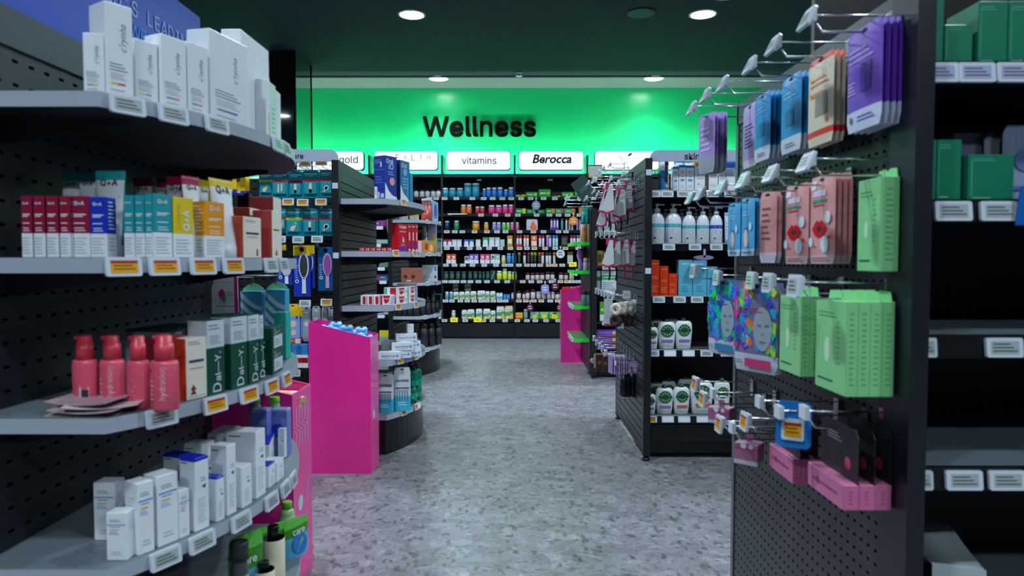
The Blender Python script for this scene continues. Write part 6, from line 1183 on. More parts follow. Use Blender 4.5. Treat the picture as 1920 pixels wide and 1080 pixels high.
# red toothpaste
z = MLZ[1] + .0005
rdm = M('#d01c2c', .35)
for i in range(6):
    a = 673 + i * 10.3
    fbox(a, a + 9.6, 464, z, 4.19 + .02, .09, dict(body=rdm, art=[('r', 0, .5, .6, .35, M('#e8929a')), ('r', .3, .5, .15, .6, WM)]), 'flat red toothpaste carton lying in a row on the second curved shelf')
cw = dict(body=rdm, art=[('t', 'Colgate', 0, .88, .8, WM, 0, .012), ('r', 0, .72, .7, .02, WM), ('p', [(-.1, .35), (.2, .33), (.1, .5), (.0, .56)], M('#c8b8cc')), ('r', 0, .12, .8, .14, M('#5a2cb0')), ('l', 0, .2, .3, .5, 2, M('#f0a8b0'))], side=[('r', 0, .5, .98, .98, rdm)])
cs_ = dict(body=rdm, art=[('t', 'Colgate', 0, .9, .9, WM, 0, .012), ('r', 0, .55, .35, .3, M('#efd0d6')), ('r', 0, .22, .5, .18, M('#5a2cb0')), ('r', 0, .06, .5, .07, WM)])
for a, c, sp, lb in ((747, 764, cw, 'front wide one'), (765, 771, cs_, 'second, seen by its spine'), (772, 778, cs_, 'third, seen by its spine'), (779, 784, cs_, 'last one at the tip')):
    ebox(ML, a, c, 420, z, .05, .016, sp, 'upright red whitening carton, ' + lb)
# striped toothpaste packs
z = MLZ[2] + .0005
tri = [('p', [(-.30, .92), (.18, .92), (.08, .30), (-.12, .12), (-.22, .30)], M('#d01c2c', .35)), ('t', 'Colgate', -.06, .62, .42, WM, 0, .015)]
end_ = dict(body=WM, art=[('r', .1, .5, .5, .8, rdm), ('l', .35, .2, .8, .2, 4, M('#1fa070'))])
for i, a in enumerate((676, 688, 700)):
    fbox(a, a + 11, 554, z, 4.2, .15, end_, 'white and red toothpaste carton end in the row of three')
P0, P1 = (xat(712, 4.2), 4.2), (xat(740, 4.24), 4.235)
put_carton(P0, P1, z, zat(553, P0[0], 4.2), .05, dict(body=WM, art=[('r', -.42, .5, .14, .9, rdm)] + tri + [('p', [(.14, .1), (.5, .1), (.5, .9), (.3, .9)], M('#c4bcd8'))]), 'white lilac toothpaste carton lying before the stacked pair')
gp = dict(body=WM, art=tri + [('r', .47, .5, .06, 1, M('#1fb06a')), ('l', .3, .3, .7, .2, 2, gr)], side=[('r', 0, .5, .9, .9, rdm)])
hh = .053
for k in range(2):
    for j, (a, c) in enumerate(((743, 765), (766, 782))):
        P0, P1 = edge_pt(ML, a, .018), edge_pt(ML, c, .018)
        put_carton(P0, P1, z + k * (hh + .001), z + k * (hh + .001) + hh, .05, gp, 'white toothpaste carton with green end, ' + ('lower' if k == 0 else 'upper') + ' ' + ('wider' if j == 0 else 'shorter') + ' of the stack')
P0, P1 = (xat(722, 4.26), 4.26), (xat(738, 4.28), 4.28)
put_carton(P0, P1, z + .055, z + .107, .05, dict(body=WM, art=[('r', -.4, .5, .2, .9, M('#1fb06a')), ('r', .2, .5, .3, .9, rdm)]), 'green edged toothpaste carton end beside the stack')
put_carton(P0, P1, z, z + .054, .05, dict(body=WM, art=[('r', -.4, .5, .2, .9, M('#1fb06a')), ('r', .2, .5, .3, .9, rdm)]), 'green edged toothpaste carton under the other beside the stack')
put_carton((xat(744, 4.5), 4.5), (xat(781, 4.5), 4.5), z, z + .125, .04, dict(body=M('#b0a4bc', .4), art=[('l', 0, .6, .9, .8, 3, M('#4c2c5c'))]), 'lilac carton behind the stacked toothpaste')
# sensitive toothpaste heap
z = MLZ[3] + .0005
sw = dict(body=M('#dfe5ea', .4), art=[('t', 'SENSODYNE', -.05, .5, .62, M('#5a6ea8'), 0, .01), ('c', .36, .5, .06, M('#4aa0d8')), ('l', -.1, .12, .3, .5, 1, lg)])
for i, (a, c, k, yy, tlt) in enumerate([(712, 745, 0, 4.21, 0), (735, 765, 0, 4.27, .3), (760, 783, 0, 4.34, .6), (740, 768, 1, 4.27, .25), (757, 782, 1, 4.34, .55), (748, 775, 2, 4.33, .35)]):
    P = (xat((a + c) / 2, yy), yy); w_ = .135
    P0, P1 = (P[0] - w_ / 2 * cos(tlt), P[1] - w_ / 2 * sin(tlt)), (P[0] + w_ / 2 * cos(tlt), P[1] + w_ / 2 * sin(tlt))
    put_carton(P0, P1, z + k * .050, z + k * .050 + .049, .045, sw, 'white toothpaste carton in the heap beside the pink bin, ' + ['bottom layer', 'middle layer', 'top'][k])
b = MB(); x_ = xat(772, 4.4)
o = put_carton((xat(764, 4.4), 4.38), (xat(775, 4.4), 4.40), z + .15, z + .205, .03, dict(body=M('#dfe5ea', .4), art=[('l', 0, .3, .8, .6, 3, lg)]), 'small white carton standing on top of the toothpaste heap')
x0 = xat(712, 4.3)
put_carton((x0, 4.34), (xat(742, 4.34), 4.34), z, z + .10, .08, dict(body=M('#aab6b8', .25)), 'grey tray box behind the toothpaste heap')
# mouthwash and picks
z = MLZ[4] + .0005
lp = dict(body=M('#c6d2d8', .35), bands=[(0, .33, M('#3ab4d0', .3)), (.33, .36, M('#8ccfe0', .3))], gusset=True, art=[('t', 'LISTERINE', 0, .70, .84, ink(), 0, .02), ('r', 0, .53, .86, .022, ink()), ('l', 0, .46, .5, .7, 1, lg)] + [('r', -.32 + k * .16, .36, .05, .22, M('#54748c')) for k in range(5)] + [('l', 0, .12, .22, .5, 2, WM)])
for i, (a, c, vt, vb, y) in enumerate([(704, 735, 702, 770, 4.21), (736, 767, 690, 766, 4.25), (722, 750, 698, 766, 4.32)]):
    x0, x1 = xat(a, y), xat(c, y)
    o = ob('floss_pick_pouch', pouch_mesh(x1 - x0, zat(vt, x0, y) - z, .04, hole=True, **lp), None, ((x0 + x1) / 2, y + .025, z), .12 * i)
    reg(o, ['front white and aqua pouch of dental picks beside the pink bin', 'second white and aqua pouch of dental picks beside the green bottles', 'white and aqua dental pick pouch tucked behind the front two'][i], 'pouch')
gm = M('#0e8f6a', .08, trans=.35); gl = M('#b9d0cc', .3)
for i, (u, vt, ins) in enumerate([(771, 722, .045), (780, 722, .045), (774, 694, .15), (768, 692, .2), (781, 700, .12)]):
    r = .033; x, y = edge_pt(ML, u, ins)
    if i > 1: y = (0, 0, 4.62, 4.78, 4.70)[i]; x = xat(u, y)
    put_bottle(x, y, z, r, round(zat(vt, x, y) - z, 3) if i < 2 else .235, dict(body=gm, label=M('#12a07c', .2), cap=M('#0b1214', .3) if i > 1 else M('#0c5848', .3), cf=.14, neck=.42, lab=(.2, .55), sy=.7, text=[('l', 0, .6, .72, 1.1, 3, gl), ('t', 'L', 0, .35, .3, WM, 0, .03)]), 'green mouthwash bottle on the lowest curved shelf, ' + ('front row' if i < 2 else 'back row'), name='mouthwash_bottle', rz=.5)

# far left rack, curved shelves
def LZ(i): return LLZ[i] + .0005
def lbott(u, vt, i, ins, rr, sp, lb, name='tub', cat='tub'):
    x, y = edge_pt(LL, u, ins + rr)
    if past(LL, u, ins + rr) or ins > .1:
        y = 7.64 if ins > .1 else 7.44; x = xat(u, y)
    put_bottle(x, y, LZ(i), rr, round(zat(vt, x, y) - LZ(i), 3), sp, lb, cat, name)
yc_ = dict(body=M('#dfe3da', .35), label=M('#e8ce1c', .35), cap=M('#e4e8ea', .35), cf=.25, neck=.85, lab=(.3, .9), text=[])
lbott(757, 392, 1, .03, .048, yc_, 'white and yellow supplement tub on the far left curved shelf'); lbott(777, 391, 1, .03, .048, yc_, 'white and yellow supplement tub on the far left curved shelf')
lbott(800, 373, 1, .02, .052, dict(body=M('#8a3434', .35), label=M('#d8553c', .35), cap=M('#b8a8a4', .35), cf=.12, neck=.85, text=[('c', 0, .4, .5, WM, 1), ('c', 0, .4, .38, M('#d8442c'), 1)]), 'large red and white snack jar on the far left curved shelf')
ebox(LL, 812, 822, 378, LZ(1), .06, .03, dict(body=M('#9cc0e8', .4), art=[('c', 0, .5, .3, M('#3c6cc8')), ('l', 0, .1, .3, .6, 2, WM)]), 'pale blue box beside the large red jar')
ebox(LL, 741, 749, 394, LZ(1), .06, .06, dict(body=M('#5c4c48', .5)), 'brown carton behind the yellow tubs')
lbott(796, 424, 2, .16, .032, dict(body=WM, label=M('#c4ccd2'), cap=WM), 'slim white bottle above the orange snack box', 'supplement_bottle', 'bottle')
fbox(802, 818, 418, LZ(2), 7.35, .06, dict(body=M('#9aa0b4', .4), art=[('r', .28, .4, .3, .5, M('#e0c41c'))]), 'tall grey carton with yellow patch on the far left rack')
ebox(LL, 793, 815, 451, LZ(2), .06, .015, dict(body=M('#d88a3c', .4), art=[('c', -.2, .5, .15, M('#b83c2c')), ('c', .2, .4, .15, M('#e8c48c')), ('r', 0, .9, .9, .1, M('#7cb040'))]), 'orange fruit snack box on the far left rack')
ebox(LL, 816, 828, 447, LZ(2), .06, .02, dict(body=M('#dbe6e0', .4), art=[('r', .2, .85, .6, .2, M('#2ca878')), ('r', .2, .25, .6, .2, M('#d8c81c'))]), 'white and green box at the tip beside the snack box')
ebox(LL, 783, 791, 452, LZ(2), .06, .02, dict(body=M('#e0b4c4', .4)), 'small pink carton beside the orange snack box')
fbox(784, 816, 479, LZ(3), 7.45, .05, dict(body=M('#18242c', .4), art=[('p', [(-.35, .2), (-.2, .2), (-.28, .8)], M('#3c8cb0')), ('p', [(-.05, .2), (.1, .2), (.02, .8)], M('#d0b03c')), ('p', [(.2, .2), (.35, .2), (.28, .8)], M('#a83c4c'))]), 'dark tray of coloured packs behind the white box')
put_carton((xat(752, 7.03), 7.03), (xat(792, 7.03), 7.06), LZ(3), zat(502, -1.15, 7.03), .07, dict(body=M('#9c5c48', .5), art=[('c', -.3, .4, .09, M('#4c1c1c')), ('c', .05, .4, .09, M('#4c1c1c')), ('r', -.15, .12, .2, .1, M('#d8c0b0'))]), 'brown cardboard counter tray on the far left rack')
fbox(792, 819, 497, LZ(3), 7.26, .08, dict(body=M('#c6d0da', .4), art=[('l', -.1, .2, .9, .6, 8, M('#9cacbc')), ('r', .4, .8, .15, .3, M('#3c8cc8')), ('r', .4, .3, .12, .15, ink())]), 'large white carton next to the brown counter tray')
dk_ = dict(body=M('#17191c', .35), label=M('#212428', .4), cap=M('#0b0c0d', .35), cf=.14, neck=.85, text=[('l', 0, .25, .5, 1.0, 3, M('#b9bec4')), ('r', 0, .12, .8, .05, M('#a02430'))])
for u in (748, 758, 769, 780, 791, 801, 810, 818):
    lbott(u, 563, 4, .02, .032, dk_, 'small black tub with white print, front row of far left rack')
for u in (790, 800, 810):
    lbott(u, 545, 4, .13, .034, dk_, 'taller black supplement tub in the back row of the far left rack')
ebox(LL, 812, 826, 551, LZ(4), .06, .1, dict(body=M('#12181a', .3), bands=[(.94, 1, M('#1c7c5c'))]), 'black box with green rim behind the small black tubs')
for u, c in ((793, 0), (806, 1), (820, 2)):
    lbott(u, 607, 5, .02, .045, dict(body=M('#1b1d20', .3), label=M('#26282c', .35), cap=M('#0c0d0e', .3), cf=.16, neck=.8, lab=(.08, .8), text=[('l', 0, .1, .42, 1.1, 4, M('#c4c8cc')), ('r', 0, .66, 1.3, .09, M('#8c1c28'))]), 'big black and red protein tub on the lowest far left shelf')
for u in (802, 816):
    lbott(u, 598, 5, .16, .045, dict(body=M('#1b1d20', .3), label=M('#26282c', .35), cap=M('#0c0d0e', .3), cf=.16, neck=.8, text=[]), 'black protein tub in back row of the lowest far left shelf')
# front face of the far left rack, seen through the gap
def lf(a, c, vt, vsh, sp, lb, cat='box', name='carton'):
    Y = 7.09; z_ = zat(vsh - 4, -1.4, 7.05) + .0005
    P0, P1 = (xat(a, Y), Y), (xat(c, Y), Y); put_carton(P0, P1, z_, zat(vt, P0[0], Y), .06, sp, lb, cat, name)
lf(703, 724, 414, 428, dict(body=M('#7c3cb0', .4), art=[('c', .1, .5, .2, M('#c83ca0')), ('r', -.2, .5, .4, .3, M('#d8a0d8'))]), 'purple toothpaste carton in the dark gap beside the middle rack')
lf(705, 728, 449, 461, dict(body=M('#8cc0b4', .4), art=[('r', 0, .5, .8, .5, M('#b4d4cc'))]), 'pale teal carton in the dark gap beside the middle rack')
lf(703, 727, 514, 530, dict(body=M('#2c64c0', .4), art=[('r', -.3, .4, .4, .6, red), ('r', .1, .5, .4, .2, WM), ('r', .3, .1, .4, .15, M('#3cb050'))]), 'blue and red toothpaste carton in the dark gap')
for k in range(2): lf(705 + 13 * k, 717 + 13 * k, 580, 594, dict(body=M('#cfd4da', .4), art=[('r', 0, .5, .9, .1, red), ('r', .4, .6, .2, .7, M('#6cb83c'))]), 'small white toothpaste carton low in the dark gap')
lf(710, 730, 620, 650, dict(body=M('#e0d42c', .4), art=[('r', 0, .3, 1, .5, M('#88b0a0'))]), 'yellow and green carton above the grey tray box')
b = MB(); w_, h_ = .055, .25
b.prism([(w_ / 2 * cos(a) * (1), .125 + .125 * sin(a)) for a in [2 * pi * k / 20 for k in range(20)]], 0, .006, M('#e8882a', .35), f=lambda p, r_, d: (p, d, r_))
b.art([('p', [(-.3, .22), (.3, .22), (.1, .04), (-.1, .04)], M('#d8c8d8')), ('c', 0, .8, .25, M('#8c3c1c')), ('c', 0, .6, .25, M('#8c3c1c'))], lambda u, v: (u, -.0008, v), w_, h_)
xk = xat(731, 7.0)
reg(ob('shelf_wobbler', b, None, (xk, 6.99, zat(443, xk, 7.0))), 'long orange oval shelf talker beside the red whitening cartons', 'shelf sign')
b = MB(); b.prism([(-.06, 0), (.06, 0), (.06, .03), (.05, .06), (.02, .075), (-.02, .07), (-.05, .04)], 0, .005, M('#7c8c8c', .4), f=lambda p, r_, d: (p, d, r_)); b.art([('r', 0, .12, .98, .12, M('#4ca03c'))], lambda u, v: (u, -.0008, v), .12, .075)
xk = xat(720, 7.03); reg(ob('shelf_wobbler', b, None, (xk, 7.045, zat(501, xk, 7.04))), 'grey and green curved shelf talker in the dark gap', 'shelf sign')
# ================================================================ goods, middle right rack
z = MRZ[0] + .0005; GY = MRY + .03
def mbox(a, c, vt, k, sp, lb, Y=GY, dp=.06, name='carton', cat='box'):
    return fbox(a, c, vt, MRZ[k] + .0005, Y, dp, sp, lb, cat, name)
x = xat(1240, GY + .03); put_bottle(x, GY + .03, z, .021, zat(303, x, GY) - z, dict(body=WM, label=M('#1c84c4', .35), cap=M('#dfe6ea', .35), cf=.28, neck=.72, lab=(.06, .72), text=[('l', 0, .4, .6, .8, 2, WM)]), 'slim blue and white mist bottle on the top skin care shelf', name='mist_bottle')
bt_ = M('#1a86b8', .4)
ceb = dict(body=WM, bands=[(.9, 1, bt_)], top=bt_, art=[('l', 0, .68, .8, .6, 2, gr), ('r', 0, .42, .6, .09, M('#4a9cd0')), ('c', 0, .55, .12, M('#5ca8d8')), ('l', 0, .1, .25, .6, 2, lg)])
for a, c, vt in ((1262, 1272, 312), (1273, 1286, 309), (1287, 1301, 310)):
    mbox(a, c, vt, 0, ceb, 'white carton with turquoise blue lid on the top skin care shelf')
for a, c in ((1267, 1280), (1283, 1298)):
    mbox(a, c, 299, 0, ceb, 'white carton with turquoise blue lid in the row behind', Y=GY + .1)
mbox(1303, 1322, 294, 0, dict(body=WM, bands=[(.72, 1, M('#e0960c', .4))], art=[('r', 0, .86, .6, .03, M('#f0c46c')), ('l', 0, .45, .66, .7, 3, gr), ('c', -.15, .2, .1, lg), ('l', 0, .34, .4, .7, 1, gr)]), 'tall white carton with amber orange top on the top skin care shelf')
mbox(1324, 1326, 318, 0, dict(body=M('#6c5a48', .5)), 'thin brown carton edge beside the amber topped carton')
for a, c, vt in ((1329, 1346, 318), (1348, 1362, 322)):
    mbox(a, c, vt, 0, dict(body=WM, art=[('l', 0, .6, .85, .7, 4, gr), ('l', 0, .2, .35, .7, 2, lg)]), 'plain white carton behind the lilac hanging sachets')
mbox(1360, 1378, 296, 0, dict(body=WM, bands=[(.7, 1, M('#3c78dc', .4))], art=[('l', 0, .45, .65, .7, 3, gr)]), 'tall white carton with cobalt blue top at the punched panel edge')
mbox(1382, 1400, 300, 0, dict(body=WM, bands=[(.7, 1, M('#3c78dc', .4))]), 'second white carton with cobalt blue top behind the punched panel')
mbox(1246, 1254, 297, 0, dict(body=M('#e4c8cc', .4), art=[('l', 0, .1, .9, .9, 6, M('#8c3c44'))]), 'small striped carton at the back of the top skin care shelf', Y=GY + .2)
def pumpw(u, vt, r, col, lb, Y=GY, k=1, back=False, tone=None):
    x = xat(u, Y + r); zz = MRZ[k] + .0005; h = q(zat(vt, x, Y + r) - zz); r = q(r)
    wb = tone or M('#d9e0e9', .25)
    def mk():
        b = MB(); c2 = M(col, .3); hb = h * .80
        b.lathe([(r * .93, 0, wb), (r, .006, wb), (r, h * .41, c2), (r * 1.003, h * .412, c2), (r * 1.003, h * .50, c2), (r, h * .502, wb), (r * .99, h * .55, wb), (r * .9, h * .64, wb), (r * .68, h * .73, wb), (r * .42, h * .775, wb), (r * .38, hb, wb)], 24, 1, .7)
        def F(a, v):
            t_ = max(-1, min(1, a / r)); return (a, -r * .7 * sqrt(1 - t_ * t_) - .001, v)
        b.art([('r', 0, .36, .3, .012, gr), ('r', .05, .315, .42, .035, c2), ('r', .08, .265, .34, .014, gr), ('r', .1, .235, .26, .008, lg), ('p', [(-.25, .12), (-.12, .13), (-.1, .17), (-.16, .155), (-.2, .17), (-.27, .15)], ink()), ('l', .2, .1, .2, .3, 2, lg), ('r', 0, .455, .4, .02, M('#e4f0f4', .4))], F, 2 * r, h)
        c = MB(); c.lathe([(r * .42, hb, wb), (r * .44, hb + h * .075, wb), (r * .26, hb + h * .08, wb), (r * .12, hb + h * .085, wb), (r * .12, hb + h * .15, wb), (r * .3, hb + h * .155, wb), (r * .28, h, wb)], 18)
        c.tube([(0, 0, h * .975), (r * .75, -.004, h * .975), (r * .95, -.005, h * .965)], .005, wb)
        return b.mesh('pump_bottle'), c.mesh('pump')
    a, c = cached(('pumpw', r, h, col, tone), mk)
    o = ob('pump_bottle', a, None, (x, Y + r, zz), 0); ob('pump', c, o)
    return reg(o, lb, 'pump bottle')
for u, vt, r in ((1231, 382, .046), (1261.5, 382, .0495), (1291, 388, .0395), (1317, 388, .0385)):
    pumpw(u, vt, r, '#4ab4c8', 'white pump bottle with aqua band on the second skin care shelf')
pumpw(1342, 388, .0385, '#1c4cc0', 'white pump bottle with royal blue band on the second skin care shelf')
for u in (1222, 1247, 1277, 1304, 1330): pumpw(u, 392, .038, '#8ab0c4', 'white pump bottle, shaded back row of second skin care shelf', Y=GY + .13)
for u, vt in ((1366, 398), (1377, 400)):
    x0, x1 = xat(u - 7, GY), xat(u + 7, GY); o = ob('squeeze_tube', tube_mesh(x1 - x0, zat(vt, x0, GY) - MRZ[1], M('#7ca8e0', .35), M('#cfdcec', .35), art=[('l', 0, .3, .7, .6, 4, gr), ('c', .1, .2, .12, ink())]), None, ((x0 + x1) / 2, GY + .02, MRZ[1])); reg(o, 'pale blue squeeze tube beside the last pump bottle', 'tube')
ogm, bx = M('#d8380c', .4), M('#5cb4d0', .4)
sp = dict(body=ogm, art=[('l', 0, .86, .92, .6, 1, M('#f0a080')), ('l', 0, .46, .56, .7, 2, M('#f09070')), ('l', 0, .1, .3, .7, 4, M('#f09070'))])
for a, c, vt, w_ in ((1217, 1236, 487, 'tallest, beside the black post'), (1237, 1253, 499, 'middle height'), (1254, 1270, 513, 'shortest')): mbox(a, c, vt, 2, sp, 'vivid orange carton, ' + w_ + ', third skin care shelf')
sp = dict(body=bx, art=[('l', 0, .86, .92, .5, 1, M('#d8f0f8')), ('r', 0, .52, .9, .006, M('#2c7c9c')), ('l', 0, .1, .28, .5, 3, M('#2c7c9c'))])
for a, c, vt, w_ in ((1272, 1298, 487, 'first of the row'), (1299, 1325, 488, 'second of the row'), (1326, 1345, 500, 'shorter, under the clip tags')): mbox(a, c, vt, 2, sp, 'sky blue carton, ' + w_ + ', third skin care shelf')
# white bottles with a round green emblem
def emblem(u, vt, w_px, k, Y, bandc, lb):
    x0, x1 = xat(u - w_px / 2, Y), xat(u + w_px / 2, Y); w = q(x1 - x0); xm = (x0 + x1) / 2; zz = MRZ[k] + .0005; h = q(zat(vt, xm, Y) - zz)
    wb = M('#dfe5e6', .3); ge = M('#0f5c44', .4); gd = M('#c9c26a', .4)
    def mk():
        b = MB(); n = 24
        prof = [(.80, 0), (.83, .01), (.9, .25), (1.0, .62), (1.0, .80), (.93, .92), (.75, .985), (.6, 1.0)]
        rs = []
        for s, zf in prof:
            rs.append([(w / 2 * s * (abs(cos(a)) ** .55) * (1 if cos(a) > 0 else -1), w * .28 * s * (abs(sin(a)) ** .7) * (1 if sin(a) > 0 else -1), h * zf) for a in [2 * pi * i / n for i in range(n)]])
        b.rings(rs, wb)
        F = lambda a, v: (a, -w * .285, v); G = lambda a, v: (a, -w * .285 - .0006, v); H = lambda a, v: (a, -w * .285 - .0012, v)
        b.art([('c', 0, .67, .36, ge, 1)], F, w, h)
        leafs = []
        for i in range(10):
            a = 2 * pi * i / 10 + .3; r0, r1 = .16, .31
            leafs.append(('p', [(r0 * cos(a) , .67 + r0 * sin(a) * w / h), ((r0 + r1) / 2 * cos(a - .16), .67 + (r0 + r1) / 2 * sin(a - .16) * w / h), (r1 * cos(a), .67 + r1 * sin(a) * w / h), ((r0 + r1) / 2 * cos(a + .16), .67 + (r0 + r1) / 2 * sin(a + .16) * w / h)], gd))
        b.art(leafs, G, w, h)
        b.art([('r', 0, .67, .78, .085, ge), ('l', 0, .645, .695, .66, 1, M('#b9d8c8', .4))], H, w, h)
        b.art([('r', 0, .30, .66, .085, M(bandc, .4)), ('l', 0, .12, .2, .6, 2, lg)], F, w, h)
        c = MB(); c.lathe([(w * .16, h - .001, M('#0c3a2c', .35)), (w * .16, h + .012, M('#0c3a2c', .35)), (w * .1, h + .014, M('#0c3a2c', .35)), (w * .1, h + .02, M('#0c3a2c', .35))], 16)
        return b.mesh('wash_bottle'), c.mesh('cap')
    a, c = cached(('emb', w, h, bandc), mk)
    o = ob('wash_bottle', a, None, (xm, Y + w * .3, zz)); ob('cap', c, o); return reg(o, lb, 'bottle')
for u, vt, w_, nm in ((1225, 614, 22, 'cut by the post'), (1253, 604, 33, 'middle'), (1285, 602, 32, 'next to the clip tags')): emblem(u, vt, w_, 3, GY, '#8c6cb8', 'white bottle with green emblem and violet band, fourth shelf, ' + nm)
for u, vt in ((1232, 600), (1262, 598)): emblem(u, vt, 30, 3, GY + .15, '#8c6cb8', 'white emblem bottle in the dark back row of the fourth shelf')
for u, vt, w_, bc_, nm in ((1222, 740, 22, '#8c6cb8', 'violet band, cut by the post'), (1250, 729, 33, '#8c6cb8', 'violet band, whole'), (1282, 727, 31, '#d8583c', 'orange band, beside the violet one'), (1321, 718, 43, '#e05c2c', 'orange band, the largest'), (1359, 716, 30, '#d8583c', 'orange band, behind the hooks')):
    emblem(u, vt, w_, 4, GY, bc_, 'white bottle with green emblem on the lowest shelf, ' + nm)
for u, vt in ((1232, 720), (1258, 716), (1290, 712)): emblem(u, vt, 30, 4, GY + .16, '#8c6cb8', 'white emblem bottle in the dark back row of the lowest shelf')
b = MB(); b.prism([(.055 * cos(a), .014 * sin(a)) for a in [2 * pi * k / 20 for k in range(20)]], 0, .05, M('#8c7a9c', .4), f=lambda p, r_, d: (p, d, r_)); b.box(-.006, .006, .0, .003, 0, .05, M('#b8a4c8', .4))
xk = xat(1321, MRY - .06); reg(ob('shelf_wobbler', b, None, (xk, MRY - .06, zat(483, xk, MRY - .05))), 'lilac oval shelf talker under the second skin care shelf', 'shelf sign')

# ---------------- brushes and hair goods on the middle right rack end
white_c = M('#c9cfd3', .5); pinkd = M('#c81c5c', .4); bk = M('#0d0e10', .3)
def hook_r(y, z, tipx, kd='g', gond=None, rx=-.25):
    L = RX - tipx; h = put_hook(None, RX - .001, y, z, L, -pi / 2, kd, .045, .04, rx); par(h, gond or mr); return h
def brush(x, y, ztop, rz, kind, lb, sc=1.0):
    hc = bk if kind != 'pink' else M('#c81c74', .3)
    def mk():
        b = MB(); hb_ = []
        # head and curved handle
        n = 9; pts = []
        for k in range(n):
            s = k / (n - 1); pts.append((.012 * sin(s * 2.6) * sc, .004 * s, -.14 * sc - .12 * s * sc))
        b.tube([(0, 0, -.012)] + [(0, 0, -.05 * sc)] + pts, .0055, hc, 8)
        b.prism([(.022 * sc * cos(a), -.085 * sc + .055 * sc * sin(a)) for a in [2 * pi * k / 18 for k in range(18)]], -.006, .004, hc, f=lambda p, r_, d: (p, d, r_))
        c = MB(); c.prism([(-.042 * sc, -.165 * sc), (0, -.178 * sc), (.042 * sc, -.165 * sc), (.034 * sc, -.0), (.012 * sc, .0)], -.013, -.0115, white_c, f=lambda p, r_, d: (p, d, r_))
        F = lambda u, v: (u * sc, -.0138, v * sc)
        c.add([F(-.042, -.165), F(0, -.178), F(.042, -.165), (.042 * sc, -.0138, -.152 * sc), (0, -.0138, -.166 * sc), (-.042 * sc, -.0138, -.152 * sc)], [(0, 1, 4, 5), (1, 2, 3, 4)], pinkd)
        c.box(-.012 * sc, .012 * sc, -.012, -.006, -.03 * sc, .012 * sc, pinkd)
        return b.mesh('hair_brush'), c.mesh('card')
    a, c = cached(('brush', kind, sc), mk)
    o = ob('hair_brush', a, None, (x, y, ztop), rz); ob('backing_card', c, o)
    return reg(o, lb, 'hair brush')
ZR1, ZR2, ZR3, ZR4 = 1.70, 1.36, .955, .60
br = [(1139, 4.22, 347), (1161, 4.30, 356), (1173, 4.36, 344), (1187, 4.42, 352), (1196, 4.46, 334)]
names_ = ['brush with triangular white card and pink chevron, top row, outermost and largest', 'brush with triangular white card, top row, second from the aisle', 'brush on white card with silver curved handle, middle of the top row', 'brush on white card, top row, beside the innermost one', 'short brush on white card, top row, innermost near the black post']
for i, (u, y, vt) in enumerate(br):
    x = xat(u, y); hz = zat(vt, x, y)
    brush(x, y, hz, -.35 + .12 * i, 'black', names_[i], 1.0 if i < 3 else .9)
    hook_r(y, hz + .002, min(x - .06, .62) if i < 2 else x - .07, 'g')
for i, (u, y, vt) in enumerate([(1133, 4.5, 352), (1151, 4.55, 372), (1128, 4.7, 380), (1142, 4.8, 366), (1156, 4.9, 352)]):
    x = xat(u, y); hz = zat(vt, x, y); brush(x, y, hz, -.5, 'black' if i else 'pink', 'white-carded brush hanging further back in the top row', .95); hook_r(y, hz + .002, x - .08, 'g', rx=-.5)
for i, (u, v) in enumerate([(1122, 345), (1128, 330), (1137, 322), (1149, 315)]):
    y = 4.25 + .17 * i; x = xat(u, y); hook_r(y + .04, zat(v, x, y), x + .01, 'g', rx=-.6)
for i, (u, y, vt, kd, lb) in enumerate([(1140, 4.2, 450, 'black', 'brush on white card in the second row, outermost'), (1153, 4.26, 452, 'black', 'brush on white card in the second row, second out'), (1168, 4.3, 450, 'pink', 'pink brush on white card, second row, third out'), (1184, 4.36, 452, 'pink', 'pink brush on white card, second row, nearest the panel')]):
    x = xat(u, y); hz = zat(vt, x, y); brush(x, y, hz, -.3 + .1 * i, kd, lb, .95)
for i, (u, y) in enumerate([(1118, 4.62), (1126, 4.5), (1134, 4.4), (1143, 4.32), (1152, 4.24)]):
    x = xat(u, y); hook_r(y, zat(447, x, y), x + .03, 'g' if i < 4 else 'o', rx=0)
for i, (u, y) in enumerate([(1118, 4.85), (1123, 4.72), (1129, 4.6), (1134, 4.48), (1141, 4.36), (1149, 4.26)]):
    x = xat(u, y); hook_r(y, zat(552 + i * 2.4, x, y), x + .03, 'g', rx=0)
for i, (u, v, y) in enumerate([(1114, 641, 5.0), (1119, 649, 4.88), (1125, 655, 4.76), (1130, 661, 4.64), (1136, 669, 4.5), (1144, 676, 4.36)]):
    x = xat(u, y); hook_r(y, zat(v, x, y), x + .03, 'g', rx=0)
par(put_hook(None, RX - .001, 4.22, zat(690, .6, 4.22), .12, -pi / 2, None), mr)
